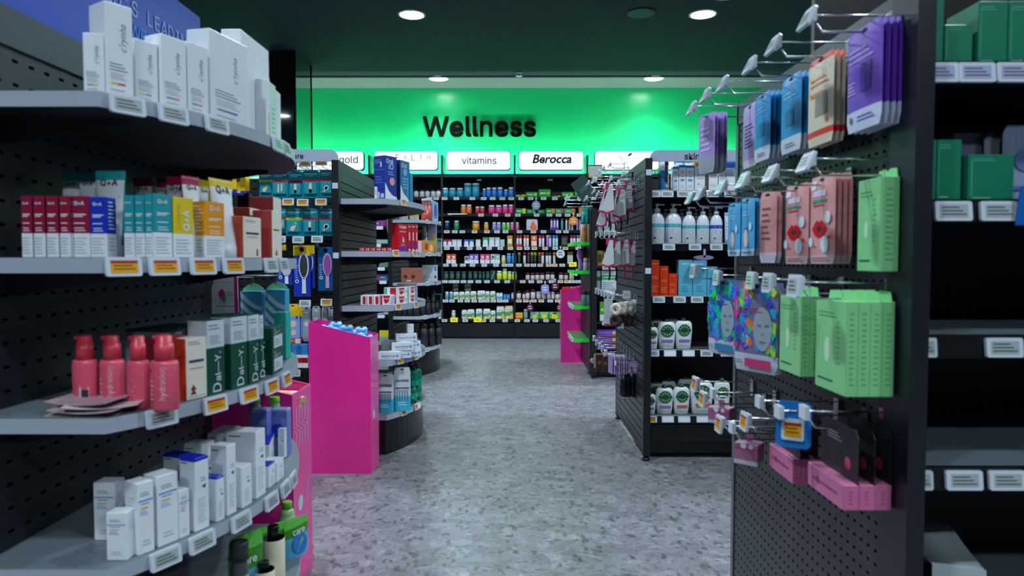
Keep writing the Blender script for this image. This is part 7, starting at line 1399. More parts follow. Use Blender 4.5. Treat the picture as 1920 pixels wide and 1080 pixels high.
# scrunchies
def scrunchie(x, y, z, m, lb, R_=.034, r_=.017):
    def mk():
        b = MB(); n, k = 26, 8; rs = []
        for i in range(n):
            a = 2 * pi * i / n; rr = r_ * (1 + .22 * sin(5 * a * 2.6) + .1 * cos(9 * a)); cx, cz = R_ * cos(a), R_ * sin(a)
            rs.append([(cx + rr * cos(t) * cos(a), rr * sin(t), cz + rr * cos(t) * sin(a)) for t in [2 * pi * j / k for j in range(k)]])
        rs.append(rs[0]); b.rings(rs, m, (False, False)); return b.mesh('scrunchie')
    o = ob('hair_scrunchie', cached(('scr', m, R_), mk), None, (x, y, z), -.6 + random.uniform(-.3, .3)); return reg(o, lb, 'hair scrunchie')
cr_, bn = M('#cfc8ba', .7), M('#3a2422', .75)
for i, (u, y) in enumerate([(1156, 4.2), (1167, 4.26), (1178, 4.3), (1190, 4.34)]):
    x = xat(u, y); scrunchie(x, y, zat(580 - 2 * i, x, y), cr_, 'cream fabric scrunchie above a brown one on the rack end', .026, .015); scrunchie(x, y + .01, zat(601, x, y), bn, 'dark brown fabric scrunchie below a cream one on the rack end', .026, .016)
for a, c, vt, vb, y, lb in ((1133, 1149, 560, 611, 4.3, 'long white card with pink foot hanging beside the scrunchies'), (1158, 1170, 606, 616, 4.2, 'small white tag hanging under the brown scrunchies'), (1168, 1182, 545, 560, 4.24, 'small white card above the cream scrunchies, nearer the aisle'), (1183, 1197, 566, 586, 4.3, 'white card above the cream scrunchies near the panel')):
    x0, x1 = xat(a, y), xat(c, y); zt, zb = zat(vt, x0, y), zat(vb, x0, y)
    b = MB(); w_, h_ = x1 - x0, zt - zb; b.box(-w_ / 2, w_ / 2, 0, .002, 0, h_, white_c); b.art([('r', 0, .04, 1, .07, pinkd)] if vb - vt > 40 else [('l', 0, .3, .7, .6, 2, gr)], lambda u, v: (u, -.0006, v), w_, h_)
    reg(ob('hair_card', b, None, ((x0 + x1) / 2, y, zb), -.15), lb, 'card')
# lilac packs in a row
lm = M('#9c86b4', .4)
for i in range(7):
    y = 4.2 + .0 * i; u = 1148 + 4.4 * i; y = 4.22; x = xat(u, y); zt, zb = zat(668 + .4 * i, x, y), zat(702, x, y)
    o = ob('hair_tie_pack', cached(('lp', i % 2), lambda: carton_mesh(.008, .09, zt - zb, M('#b4a4c8' if i % 2 else '#8f78aa', .4))), None, (x, y + .045, zb), .12)
    reg(o, 'lilac hair tie pack in the tight row low on the rack end', 'hair accessory')
for i, (u, y) in enumerate(((1179, 4.24), (1190, 4.28))):
    x = xat(u, y); zt, zb = zat(678, x, y), zat(700, x, y)
    b = MB(); b.box(-.018, .018, 0, .002, 0, zt - zb, M('#b49cc8', .4)); o = ob('hair_card', b, None, (x, y, zb), -.2); reg(o, 'small lilac header card above the black stockings', 'card')
for i, (u, y) in enumerate(((1172, 4.22), (1180, 4.27), (1189, 4.31))):
    x = xat(u, y); zt, zb = zat(700, x, y), zat(745, x, y); h_ = zt - zb
    b = MB(); b.lathe([(.012, 0, bk), (.024, h_ * .08, bk), (.026, h_ * .3, bk), (.022, h_ * .7, bk), (.01, h_, bk)], 12, 1, .7)
    b.lathe([(.008, -.008, white_c), (.012, .0, white_c)], 8); reg(ob('hair_tie_bundle', b, None, (x, y + .01, zb)), 'long black bundle hanging low on the rack end', 'hair accessory')
# claw comb and brown packs
x = xat(1113, 4.75); y = 4.75; zt, zb = zat(662, x, y), zat(690, x, y)
b = MB(); cm = M('#c4b49c', .4); b.prism([(.018 * cos(a), .018 * sin(a)) for a in [2 * pi * k / 14 for k in range(14)]], 0, .012, cm, f=lambda p, r_, d: (p, d, .05 + r_))
for k in range(7): b.box(.014, .036, 0, .008, .008 + k * .013, .013 + k * .013, cm)
b.box(.010, .018, 0, .01, 0, .098, cm); reg(ob('claw_comb', b, None, (x, y, zb), .2), 'beige hair claw sticking out low towards the aisle', 'hair accessory')
for i, (a, c) in enumerate(((1118, 1131), (1131, 1141))):
    y = 4.6 - .1 * i; x0, x1 = xat(a, y), xat(c, y); zt, zb = zat(662 + 4 * i, x0, y), zat(697, x0, y)
    o = ob('hair_pack', carton_mesh(x1 - x0, .012, zt - zb, M('#4c2c28', .4), art=[('c', 0, .5, .3, M('#8c5c4c', .4)), ('r', 0, .95, .9, .06, M('#c49ca8'))]), None, ((x0 + x1) / 2, y, zb), .1); reg(o, 'brown hair clip pack low on the rack end', 'hair accessory')

# ---------------- far right rack front goods seen past the brushes
def rf(a, c, vt, vb, sp, lb, Y=6.93, dp=.06, cat='box', name='carton'):
    P0, P1 = (xat(a, Y), Y), (xat(c, Y), Y); return put_carton(P0, P1, zat(vb, P0[0], Y), zat(vt, P0[0], Y), dp, sp, lb, cat, name)
rf(1121, 1157, 414, 434, dict(body=M('#b4bcc4', .3), art=[('l', 0, .2, .9, .8, 4, gr)]), 'grey printed tray of packs behind the second row of clip tags', Y=6.97)
rf(1120, 1130, 470, 499, dict(body=M('#8c8420', .4), art=[('r', 0, .5, .7, .5, M('#3c3a1c'))]), 'olive yellow carton behind the second row of brushes', Y=6.97)
rf(1132, 1142, 472, 499, dict(body=M('#c4c89c', .4)), 'pale yellow carton behind the second row of brushes', Y=6.97)
wg = dict(body=M('#c8d0d0', .4), bands=[(.55, .78, M('#1c9850', .4))], art=[('l', 0, .1, .45, .8, 4, gr), ('l', 0, .62, .72, .8, 1, WM)])
rf(1118, 1126, 507, 546, dict(body=M('#9ca4a4', .4), bands=[(.5, .7, M('#145c34', .4))]), 'grey and green slim carton behind the hanging brushes', Y=6.97)
rf(1128, 1156, 507, 546, wg, 'white carton with green band behind the pink brushes', Y=6.97)
rf(1125, 1134, 566, 603, dict(body=M('#4cb024', .4), art=[('r', 0, .2, .9, .3, WM), ('c', 0, .6, .3, M('#d8e8c0'))]), 'lime green carton beside the long white card', Y=6.97)
pu = dict(body=M('#6c3cb0', .35), bands=[(.0, .08, M('#e0b020', .4))], art=[('l', 0, .3, .7, .7, 2, M('#b89ce0')), ('r', .4, .5, .16, .5, M('#e0c020'))])
for k, (vt, vb) in enumerate(((618, 630), (631, 643), (644, 656))):
    rf(1117, 1156, vt, vb - .3, pu, ['top violet dye box of the pile behind the hooks', 'middle violet dye box of the pile behind the hooks', 'bottom violet dye box of the pile behind the hooks'][k], Y=6.97)
b = MB(); yk = 6.9; x0, x1 = xat(1103, yk), xat(1128, yk); z0, z1 = zat(333, x0, yk), zat(309, x0, yk)
b.box(x0, x1, yk, yk + .006, z0, z1, M('#c8a028', .4)); b.box(x0 + .008, x1 - .008, yk - .001, yk, z0 + .012, z1 - .012, M('#c8ccd0', .4)); b.box(x0 + .02, x0 + .026, yk, yk + .006, 1.70, z0, CHROME); b.box(x0, x1, yk - .0015, yk, z1 - .012, z1 - .004, ink())
for k in range(4): b.box(x0 + .014, x1 - .014, yk - .0014, yk - .001, z0 + .02 + k * .02, z0 + .024 + k * .02, M('#9ca0a4', .5))
o = ob('ticket_holder', b); reg(o, 'white ticket in a yellow edged frame on top of the far right rack', 'sign')
b = MB(); w_, h_ = .17, .25
b.box(-w_ / 2, w_ / 2, 0, .004, 0, h_, M('#153c38', .3)); b.art([('l', 0, .4, .6, .6, 3, M('#5c8c84')), ('c', .1, .5, .05, M('#b8404c'))], lambda u, v: (u, -.0006, v), w_, h_)
xk = xat(1106, 7.0); o = ob('header_flag', b, None, (xk, 7.0, zat(372, xk, 7.0)), -.4); o.rotation_euler = (-.1, -.62, -.35); reg(o, 'tilted dark green card sign over the far right rack end', 'sign')
# goods on its green trays
for i, u in enumerate((1093, 1100, 1107)):
    y = 7.1 + .02 * i; x = xat(u, y); zb = zat(419, x, y)
    put_bottle(x, y, zb, .018, zat(386, x, y) - zb, dict(body=M('#1c8c84', .25), label=M('#2ca89c', .3), cap=M('#8cc8bc', .3), cf=.1, neck=.8), 'slim teal hanging tube above the brown patterned pair', name='cosmetic_tube', cat='tube')
for i, u in enumerate((1094, 1106)):
    y = 7.12; x = xat(u, y); zb = GT[0]
    put_bottle(x, y, zb, .034, zat(421, x, y) - zb, dict(body=M('#d8a8a0', .4), label=M('#c49468', .4), cap=M('#e0bcb0', .4), cf=.08, neck=.85, lab=(.03, .93), text=[('c', 0, .72, .5, M('#7c4820'), 1), ('c', 0, .72, .3, M('#c89048'), 1), ('c', 0, .25, .5, M('#7c4820'), 1), ('c', 0, .25, .3, M('#d8b048'), 1)]), 'pink tube with brown biscuit pattern on the top green tray', name='gift_tube', cat='tube')
for i, (u, vt, r, c1, lb) in enumerate(((1092, 466, .036, '#a878c0', 'puffy violet hair puff behind the pink capped tubes'), (1103, 462, .036, '#6c4478', 'darker violet hair puff behind the pink capped tubes'))):
    y = 7.3; x = xat(u, y); zb = GT[1]
    b = MB(); h_ = zat(vt, x, y) - zb; m_ = M(c1, .7)
    b.lathe([(r * .5, 0, m_), (r * .75, h_ * .1, m_), (r * .6, h_ * .35, m_), (r * .8, h_ * .5, m_), (r * 1.15, h_ * .65, m_), (r * 1.1, h_ * .85, m_), (r * .5, h_, m_)], 14); reg(ob('hair_puff', b, None, (x - .02 - .0 * i, y + .1 * i, zb)), lb, 'hair accessory')
for i, u in enumerate((1098, 1108)):
    y = 7.05; x = xat(u, y); zb = GT[1]; put_bottle(x, y, zb, .024, zat(484, x, y) - zb, dict(body=M('#8c8c94', .2), label=M('#a0a0a8', .25), cap=M('#d89ca4', .35), cf=.35, neck=.8, text=[]), 'clear tube with rosy cap on the second green tray', name='cosmetic_tube', cat='tube')
for i, u in enumerate((1095, 1104)):
    y = 7.05; x = xat(u, y); zb = GT[2]; put_bottle(x, y, zb, .028, zat(545, x, y) - zb, dict(body=M('#4c6864', .2), label=M('#5c7c78', .25), cap=M('#26302f', .3), cf=.22, neck=.8, text=[]), 'smoky green bottle with dark cap on the third green tray', name='cosmetic_tube', cat='bottle')
for i, v in enumerate((375, 380, 384)):
    h = put_hook(None, RX - .001, 7.1 + .14 * i, zat(v, .6, 7.1), .2, -pi / 2, 'g', .05, .04); par(h, fr)

# ================================================================ goods, near right rack
def hook_n(y, z, tipx=.585, kd='g', rx=-.35, tw=.052, th=.042):
    h = put_hook(None, NRX - .004, y, z, NRX - .004 - tipx, -pi / 2, kd, tw, th, rx); par(h, nr); return h
def hang(n, y, xs, zt, w, hh, t, spec, lb, rz=0.0, gap=.0125, name='mask_sachet', cat='sachet', group=None, jit=.02):
    for i in range(n):
        x = xs + gap * i
        me = pouch_mesh(w, hh, t, **spec)
        o = ob(name, me, None, (x, y + .0 * i, zt - hh), -pi / 2 + rz + (random.uniform(-jit, jit) if i else 0))
        l = lb + (', frontmost' if i == 0 else ', ' + ORD[i + 1] + ' from front') if n > 1 else lb
        reg(o, l, cat, group)
pm, wv = M('#6c3ab8', .38), M('#c9cfe4', .38)
hang(4, 1.385, .70, 1.668, .135, .205, .008, dict(body=pm, bands=[(0, .2, wv)], art=[('l', -.05, .66, .82, .7, 3, M('#b49ce4')), ('r', .1, .5, .3, .28, M('#4a2690')), ('l', -.3, .36, .5, .25, 4, M('#c4b0ec')), ('l', .1, .08, .15, .5, 2, M('#6c3ab8')), ('c', -.33, .12, .05, M('#6c7090'))]), 'purple and pale grey mask sachet nearest the camera, top row')
hang(3, 1.58, .70, 1.665, .13, .20, .009, dict(body=M('#d8ccb4', .4), bands=[(.10, .17, M('#d82a24', .4)), (.93, 1, M('#d84a34', .4))], art=[('l', 0, .66, .78, .7, 2, M('#d8823c')), ('r', .1, .45, .45, .26, M('#8c857a')), ('r', -.1, .58, .5, .04, M('#d88a44')), ('c', .3, .26, .05, M('#e06a5c'))]), 'cream and orange sachet with red stripe beside the purple ones')
bls = dict(body=M('#0f88c4', .35), bands=[(0, .2, M('#c4ccdc', .4))], art=[('l', 0, .7, .8, .6, 2, M('#7cc8ec')), ('r', 0, .45, .4, .2, M('#1070a4')), ('l', 0, .06, .13, .5, 2, gr)])
hang(4, 1.735, .695, 1.662, .125, .19, .008, bls, 'sky blue mask sachet beside the cream bunch, top row')
hang(5, 1.92, .69, 1.662, .12, .185, .008, bls, 'sky blue mask sachet in the farther blue bunch, top row')
hang(2, 2.05, .70, 1.662, .12, .185, .007, dict(body=M('#b49cd4', .4), bands=[(0, .12, M('#d0d0dc', .4))], art=[('l', 0, .3, .7, .6, 7, M('#54407c'))]), 'lilac sachet with dark print at the far panel edge')
hang(4, 2.23, .622, 1.672, .10, .19, .007, dict(body=M('#a488cc', .4), bands=[(0, .28, M('#98a0ac', .4))], art=[('l', 0, .35, .8, .6, 5, M('#d0c4e4'))]), 'lilac and grey sachet hanging over the skin care shelf', rz=.25, gap=.014, jit=.1)
for i, (y, u, v) in enumerate([(1.405, 1505, 40), (1.575, 1443, 88), (1.735, 1400, 120), (1.915, 1350, 150), (2.05, 1318, 175), (2.22, 1293, 190)]):
    x = xat(u, y); hook_n(y, 1.662, max(min(x, .62) + .032, .5), 'g', rx=-.45)
# second row
gn = M('#86d08c', .4)
gcart = lambda: dict(body=gn, art=[('l', -.1, .80, .88, .6, 2, M('#4c9c60')), ('c', -.1, .45, .09, M('#c4e8c0'), 2.2), ('l', .25, .3, .8, .12, 9, M('#5cac70')), ('l', -.15, .08, .15, .5, 1, M('#1c5c54'))], side=[('l', 0, .1, .9, .4, 14, M('#5cac70'))])
def hang_cart(y0, y1, x0, x1, zt, zb, n, lb, spec=None, tab=True):
    for i in range(n):
        xa = x0 + (x1 - x0) * i / n; xb = x0 + (x1 - x0) * (i + 1) / n - .0008
        o = put_carton((xa, y1), (xa, y0), zb, zt - .012, xb - xa, spec or gcart(), lb + ('' if n == 1 else (', frontmost' if i == 0 else ', ' + ORD[i + 1] + ' from front')), name='mask_carton')
        if tab:
            b = MB(); w_ = y1 - y0; d_ = xb - xa; h_ = zt - .012 - zb
            b.prism([(-w_ * .42, 0), (w_ * .42, 0), (w_ * .38, .018), (.01, .02), (0, .014), (-.01, .02), (-w_ * .38, .018)], 0, .0015, M('#8ee094', .4), f=lambda p, r_, d: (p, d_ / 2 - .0016 + d, h_ + r_))
            ob('hang_tab', b, o)
hang_cart(1.315, 1.40, .70, .738, 1.372, 1.178, 1, 'tall pale green carton hanging alone under the purple sachets')
def lip_pts(cx, cz, s, sz):
    P = [(-1, 0), (-.6, .55), (-.28, .85), (0, .62), (.28, .85), (.6, .55), (1, 0), (.62, -.62), (.25, -.9), (-.25, -.9), (-.62, -.62)]
    return [(cx + p * s, cz + r_ * sz) for p, r_ in P]
lip = dict(body=M('#e09c9c', .3), bands=[(.0, .10, M('#d8c4c8', .35))], art=[('r', -.02, .80, .5, .07, M('#d8d4e4')), ('p', lip_pts(0, .40, .30, .115), M('#c8141c', .3)), ('p', lip_pts(0, .40, .13, .04), M('#3c1c20')), ('r', -.02, .715, .56, .035, M('#2c9c78')), ('r', -.05, .665, .44, .018, M('#c83c48')), ('p', lip_pts(.38, .30, .07, .02), M('#c8141c', .3)), ('p', lip_pts(-.2, .2, .05, .015), M('#d8543c', .3)), ('c', .32, .52, .11, M('#cfe0e8')), ('c', .2, .22, .15, M('#cfe0e8')), ('c', -.36, .25, .09, M('#cfe0e8')), ('l', 0, .02, .08, .7, 2, M('#c83c48')), ('r', -.28, .9, .2, .1, M('#e0e0e8'))])
hang(4, 1.56, .70, 1.392, .125, .20, .012, lip, 'pink lip mask sachet with red lips, nearer bunch', rz=.0)
hang(2, 1.69, .695, 1.386, .125, .195, .012, lip, 'pink lip mask sachet with red lips, farther bunch', rz=.05)
hang(2, 1.785, .66, 1.378, .075, .185, .012, dict(body=M('#d89898', .3), bands=[(0, .15, M('#c8c4d0', .35))], art=[('l', 0, .3, .8, .5, 6, M('#8c4c54'))]), 'dusty pink sachet beyond the lip masks', rz=.22)
bf_ = dict(body=M('#4aa8d8', .3), bands=[(0, .12, M('#b8d4e4', .35))], art=[('l', 0, .68, .78, .5, 2, M('#a8d8f0')), ('c', 0, .30, .16, M('#e0c0b0'), 1.4), ('r', 0, .46, .3, .06, M('#2c6cb0')), ('c', .3, .5, .1, M('#b8dcf0')), ('l', 0, .03, .09, .6, 1, M('#3c7ca8'))])
hang(2, 2.03, .69, 1.385, .12, .172, .008, bf_, 'blue sachet with a small face, nearer of the blue pairs'); hang(2, 2.14, .685, 1.378, .12, .165, .008, bf_, 'blue sachet with a small face, at the far panel edge')
for i, (y, u, kd) in enumerate([(1.38, 1508, 'g'), (1.56, 1442, 'g'), (1.69, 1390, 'n'), (1.85, 1350, 'n'), (2.03, 1310, 'n'), (2.16, 1292, 'n')]):
    x = xat(u, y); hook_n(y, 1.37, x + .032, kd, rx=-.45)
# third row
def holo(w, h, txt, bc_, lb, y, x, rz, seed):
    rr = random.Random(seed); cols = ['#2c6ce8', '#18c890', '#30d858', '#3c8cf0', '#8c48e0', '#20a8d8', '#2850e8', '#b4d838' if txt != 'b' else '#18b8c8', '#e8449c' if txt != 'b' else '#3898e8', '#f07838' if txt != 'b' else '#28c8b0']
    art = []
    for i in range(64):
        e = rr.choice((-1, -1, 1)); cx = rr.uniform(.08, .47) * e; cz = rr.uniform(.24, .92); r1 = rr.uniform(.03, .10); a0 = rr.uniform(0, 3)
        pts = [(max(-.49, min(.49, cx + r1 * (1 + .5 * sin(3 * a + a0)) * cos(a))), cz + r1 * .9 * (1 + .4 * cos(2 * a + a0)) * sin(a)) for a in [2 * pi * k / 9 for k in range(9)]]
        art.append(('p', pts, M(cols[i % len(cols)], .22)))
    skin = M('#9aaab4', .3)
    face = [('p', [(.2 + .21 * cos(a), .50 + .24 * sin(a) * (1 if sin(a) > 0 else 1.05)) for a in [2 * pi * k / 20 for k in range(20)]], skin)]
    feat = [('p', [(.08, .52), (.17, .515), (.17, .54), (.08, .545)], M('#6c7c88', .4)), ('p', [(.25, .52), (.34, .525), (.34, .55), (.25, .54)], M('#6c7c88', .4)), ('p', [(.17, .43), (.24, .43), (.21, .455)], M('#6c7c88', .4)), ('p', [(.12, .35), (.2, .365), (.3, .35), (.2, .33)], M('#78818c', .4)),
            ('l', -.1, .66, .73, .6, 2, M('#2c4c7c' if txt == 'b' else '#b03c6c', .4)), ('l', -.35, .3, .5, .2, 8, M('#2c5c6c', .5)), ('r', .1, .105, .6, .09, M(bc_, .4)), ('l', -.34, .08, .13, .2, 2, ink())]
    me = pouch_mesh(w, h, .012, M('#5a8cb8' if txt == 'b' else '#8c8cb4', .2, .35), bands=[(0, .2, M('#c4ccdc', .35))], art=art)
    def mk():
        b = MB(); e = .0085
        b.art(face, lambda u, v: (u, -e, v), w, h); b.art(feat, lambda u, v: (u, -e - .0008, v), w, h); return b.mesh('face_print')
    for i in range(3):
        o = ob('mask_sachet', me, None, (x + .013 * i, y + .006 * i, 1.142 - h), -pi / 2 + rz - .05 * i)
        if i == 0: ob('printed_face', cached(('face', txt), mk), o)
        reg(o, lb + (', frontmost' if i == 0 else ', ' + ORD[i + 1] + ' from front'), 'sachet')
holo(.145, .225, 'b', '#2c80b0', 'iridescent blue face mask sachet with a pale face', 2.04, .625, .34, 3)
holo(.145, .232, 'p', '#c83c74', 'iridescent pink face mask sachet with a pale face', 1.765, .625, .47, 5)
hang(2, 1.70, .70, 1.14, .13, .2, .008, dict(body=M('#9c5c9c', .3), art=[('l', 0, .2, .9, .9, 8, M('#b87cb0'))]), 'magenta edged sachet between the iridescent pink and green packs')
hang_cart(1.315, 1.448, .64, .734, 1.132, .935, 4, 'pale green mask carton in the nearer third row')
hang_cart(1.525, 1.645, .64, .685, 1.132, .938, 2, 'pale green mask carton in the farther third row')
for i, (y, u, kd) in enumerate([(1.385, 1490, 'g'), (1.585, 1440, 'g'), (1.76, 1408, 'n'), (2.04, 1344, 'n'), (2.2, 1300, 'g')]):
    x = xat(u, y); hook_n(y, 1.122 if i != 4 else 1.14, x + .032, kd, rx=-.1, tw=.052, th=.046)
# fourth row: black cards with pink cartons
pkm = M('#cc6c98', .35); pks = dict(body=pkm, art=[('l', 0, .35, .65, .7, 1, M('#8c3c64')), ('c', -.2, .5, .05, M('#8c3c64'))], side=[('l', 0, .2, .8, .3, 4, M('#a84c78'))])
bkc = M('#131418', .45)
def lash(y0, y1, x0, x1, zt, zb, n, ch, lb):
    for i in range(n):
        xa = x0 + (x1 - x0) * i / n; xb = x0 + (x1 - x0) * (i + 1) / n - .001; d_ = xb - xa; w_ = y1 - y0; h_ = zt - zb
        o = put_carton((xa, y1), (xa, y0), zb, zt, d_, pks, lb + (', frontmost' if i == 0 else ', ' + ORD[i + 1] + ' from front'), 'gift pack', 'gift_pack')
        b = MB(); b.prism([(-w_ / 2, 0), (w_ / 2, 0), (w_ / 2, ch - .015), (w_ / 2 - .015, ch), (-w_ / 2 + .015, ch), (-w_ / 2, ch - .015)], 0, .002, bkc, f=lambda p, r_, d: (p, d_ / 2 - .003 + d, h_ + r_))
        b.art([('c', .25, .3, .08, M('#b83c5c')), ('l', -.1, .62, .8, .4, 3, M('#8c9098'))], lambda u, v: (u, d_ / 2 - .0036, h_ + v), w_, ch); ob('backing_card', b, o)
lash(1.315, 1.475, .64, .735, .762, .712, 3, .105, 'long pink carton under a black card, nearer row')
lash(1.555, 1.70, .64, .70, .742, .684, 3, .11, 'long pink carton under a black card, farther row')
for i, (u, v0, v1, y, n_) in enumerate(((1391, 832, 872, 1.80, 1), (1352, 765, 795, 1.98, 1), (1420, 832, 872, 1.80, 0))):
    if i == 2: continue
    x = .62 if i == 0 else .60; zt, zb = zat(v0, x, y), zat(v1, x, y)
    o = put_carton((x - .03, y + .02), (x + .02, y - .02), zb, zt, .05, dict(body=M('#a86c90', .35), bands=[(0, .22, M('#c4c8d4', .4)), (.7, .8, M('#d02c74', .4))], art=[('c', -.1, .9, .12, WM), ('c', .2, .88, .1, WM)], side=[('l', 0, .1, .9, .9, 8, M('#b884a0'))]), ['mauve folded pack with a white motif hanging by the panel edge', 'mauve folded pack behind the farthest orange clip tags'][i], 'hair accessory', 'hair_pack')
    x2 = RX
    par(put_hook(None, NRX - .004, y, zt + .012, .16, -pi / 2, None), nr)
    b = MB(); b.box(-.008, .008, .0, .002, zt - zb - .002, zt - zb + .02, M('#a86c90', .35)); ob('hang_tab', b, o)
for i, (u, v, y, kd) in enumerate([(1305, 720, 2.17, 'o'), (1320, 748, 2.06, 'o'), (1352, 795, 1.88, 'o'), (1400, 790, 1.72, 'o')]):
    x = xat(u, y); hook_n(y, zat(v, x, y) - .026, x + .032, kd, rx=-.1, th=.046)
hook_n(1.60, .835, .60, None); 
hz = .845
h5 = put_hook(None, NRX - .004, 1.40, .855, .14, -pi / 2, None); par(h5, nr)
h6 = put_hook(None, NRX - .004, 1.47, .84, .165, -pi / 2, None); par(h6, nr)
b = MB(); w_, h_ = .072, .10; r_ = .008
b.prism([(-w_ / 2 + r_, 0), (w_ / 2 - r_, 0), (w_ / 2, r_), (w_ / 2, h_ - r_), (w_ / 2 - r_, h_), (-w_ / 2 + r_, h_), (-w_ / 2, h_ - r_), (-w_ / 2, r_)], 0, .003, M('#1478c8', .35), f=lambda p, q_, d: (p, d, q_))
b.art([('t', 'NEW', 0, .78, .34, M('#0c4c8c', .5), 0, .01)], lambda u, v: (u, -.0008, v), w_, h_)
xk = xat(1494, 1.46); cd = ob('promo_card', b, None, (xk, 1.465, zat(841, xk, 1.46)), -.55, -.1); reg(cd, 'blue rounded card holding an orange price tag, low on the near right rack', 'card')
t_ = ob('price_tag', tag_mesh('o', .046, .046), cd, (0, -.005, .04)); t_['label'] = 'price tag with an orange display'

# front shelves of the near right rack
tg = M('#0d7c5c', .38); tgl = M('#56b49a', .4)
grb = dict(body=tg, art=[('l', -.15, .84, .93, .5, 2, tgl), ('l', -.2, .04, .08, .4, 1, M('#b8e0d0')), ('r', -.42, .5, .02, .8, tgl)])
for k, a, c, vt, lb in [(0, 1741, 1769, -40, 'tall green carton against the near right post, top shelf'), (0, 1771, 1824, 46, 'green carton lower than its neighbours, top shelf of near right rack'), (0, 1834, 1889, 2, 'large green carton, top shelf of near right rack'), (0, 1891, 1945, 2, 'green carton cut by the picture edge, top shelf of near right rack')]:
    fbox(a, c, vt, NRZ[k] + .0005, NFY + .02, .1, grb, lb)
fbox(1736, 1755, 262, NRZ[1] + .0005, NFY + .02, .08, grb, 'slim green carton beside the post on the second near right shelf')
fbox(1756, 1802, 262, NRZ[1] + .0005, NFY + .02, .08, grb, 'tall green carton second from the post on the second near right shelf')
fbox(1815, 1901, 290, NRZ[1] + .0005, NFY + .02, .08, grb, 'wide low green carton on the second near right shelf')
lv = M('#7c7c98', .35)
fbox(1786, 1850, 249, NRZ[1] + .0005, NFY + .16, .05, dict(body=lv), 'dull lilac carton behind the green ones on the second shelf')
fbox(1766, 1786, 254, NRZ[1] + .0005, NFY + .19, .05, dict(body=M('#6c6c84', .35)), 'grey lilac carton edge behind the tall green carton')
o = ob('refill_pouch', pouch_mesh(.052, .155, .02, M('#8c90a0', .3), bands=[(.9, 1, M('#6c6488', .35))], art=[('r', 0, .5, .5, .3, M('#4c5470'))], hole=False, gusset=True), None, (xat(1868, NFY + .13), NFY + .14, NRZ[1])); reg(o, 'slim grey pouch with violet top behind the wide green carton', 'pouch')
o = ob('refill_pouch', pouch_mesh(.085, .165, .03, M('#8c98b8', .25), art=[('c', 0, .55, .28, M('#6078b0')), ('r', 0, .2, .7, .05, M('#5068a8'))], hole=False, gusset=True), None, (xat(1918, NFY + .1), NFY + .11, NRZ[1])); reg(o, 'pale lilac blue pouch at the picture edge on the second shelf', 'pouch')
b = MB(); b.prism([(-.02, 0), (.05, 0), (.05, .08), (.0, .08), (-.012, .07)], 0, .003, M('#0c62b4', .35), f=lambda p, q_, d: (p, d, q_)); xk = xat(1922, NFY - .02)
reg(ob('promo_card', b, None, (xk, NFY - .02, zat(423, xk, NFY))), 'blue card edge clipped over the second near right shelf', 'card')
# low white box with sagging lid
wb, kr = M('#b4bfc3', .4), M('#c4a468', .6)
bx0, by0 = xat(1768, 1.40), 1.40
t = empty('display_box', (bx0 + .05, by0, NRZ[4]), radians(-19), 'white display box with sagging lid and tan inside, bottom shelf of the near right rack', 'box')
b = MB(); b.box(-.045, .045, 0, .26, .001, .004, kr); b.box(.042, .045, 0, .26, .004, .135, wb); b.box(-.045, .042, .257, .26, .004, .13, wb); b.box(-.045, -.042, 0, .257, .004, .055, kr); ob('tray', b, t)
b = MB(); n = 10; rs = []
for k in range(n + 1):
    s = k / n; yy = -.004 + .268 * s; dz = -.022 * sin(s * pi)
    rs.append([(-.05, yy, .142 + dz), (.047, yy, .138 + dz * .2), (.047, yy, .141 + dz * .2), (-.05, yy, .145 + dz)])
b.rings(rs, wb, smooth=True); b.box(-.05, .047, -.006, -.002, .012, .143, wb)
b.art([('c', .1, .75, .05, M('#8c979c')), ('c', .1, .3, .04, M('#8c979c'))], lambda u, v: (u, -.0068, v), .09, .14)
ob('lid', b, t)

# ================================================================ goods on the wall shelving
WS = ['top', 'second', 'third', 'fourth', 'fifth', 'sixth', 'seventh', 'lowest']
GB = BY + .035
def wbott(k, a, c, vt, body, label, cap, desc, name='vitamin_bottle', cf=.2, neck=.75, dy=0.0, z0=None, text=None, cat='bottle'):
    Y = GB + dy; x0, x1 = xat(a, Y), xat(c, Y); r = (x1 - x0) / 2 * .98; xm = (x0 + x1) / 2; zz = (BZ[k] if z0 is None else z0) + .0005
    put_bottle(xm, Y + r, zz, r, round(zat(vt, xm, Y + r) - zz, 3), dict(body=M(body, .3), label=M(label, .35), cap=M(cap, .4), cf=cf, neck=neck, lab=(.06, .74), text=text), desc + ' on ' + WS[k] + ' wall shelf', cat, name)
def wbox(k, a, c, vt, body, desc, art=(), bands=(), dy=0.0, dp=.07, name='carton', cat='box', z0=None):
    Y = GB + dy; x0, x1 = xat(a, Y), xat(c, Y); zz = (BZ[k] if z0 is None else z0) + .0005
    put_carton((x0, Y), (x1, Y), zz, zat(vt, x0, Y), dp, dict(body=M(body, .4), bands=list(bands), art=list(art)), desc + ' on ' + WS[k] + ' wall shelf', cat, name)
def wpouch(k, a, c, vt, body, desc, art=(), bands=(), dy=0.0, z0=None):
    Y = GB + dy + .02; x0, x1 = xat(a, Y), xat(c, Y); zz = (BZ[k] if z0 is None else z0) + .0005
    o = ob('supplement_pouch', pouch_mesh(x1 - x0, zat(vt, x0, Y) - zz, .05, M(body, .35), bands=bands, art=art, hole=False, gusset=True, nx=4, nz=4), None, ((x0 + x1) / 2, Y, zz)); reg(o, desc + ' on ' + WS[k] + ' wall shelf', 'pouch')
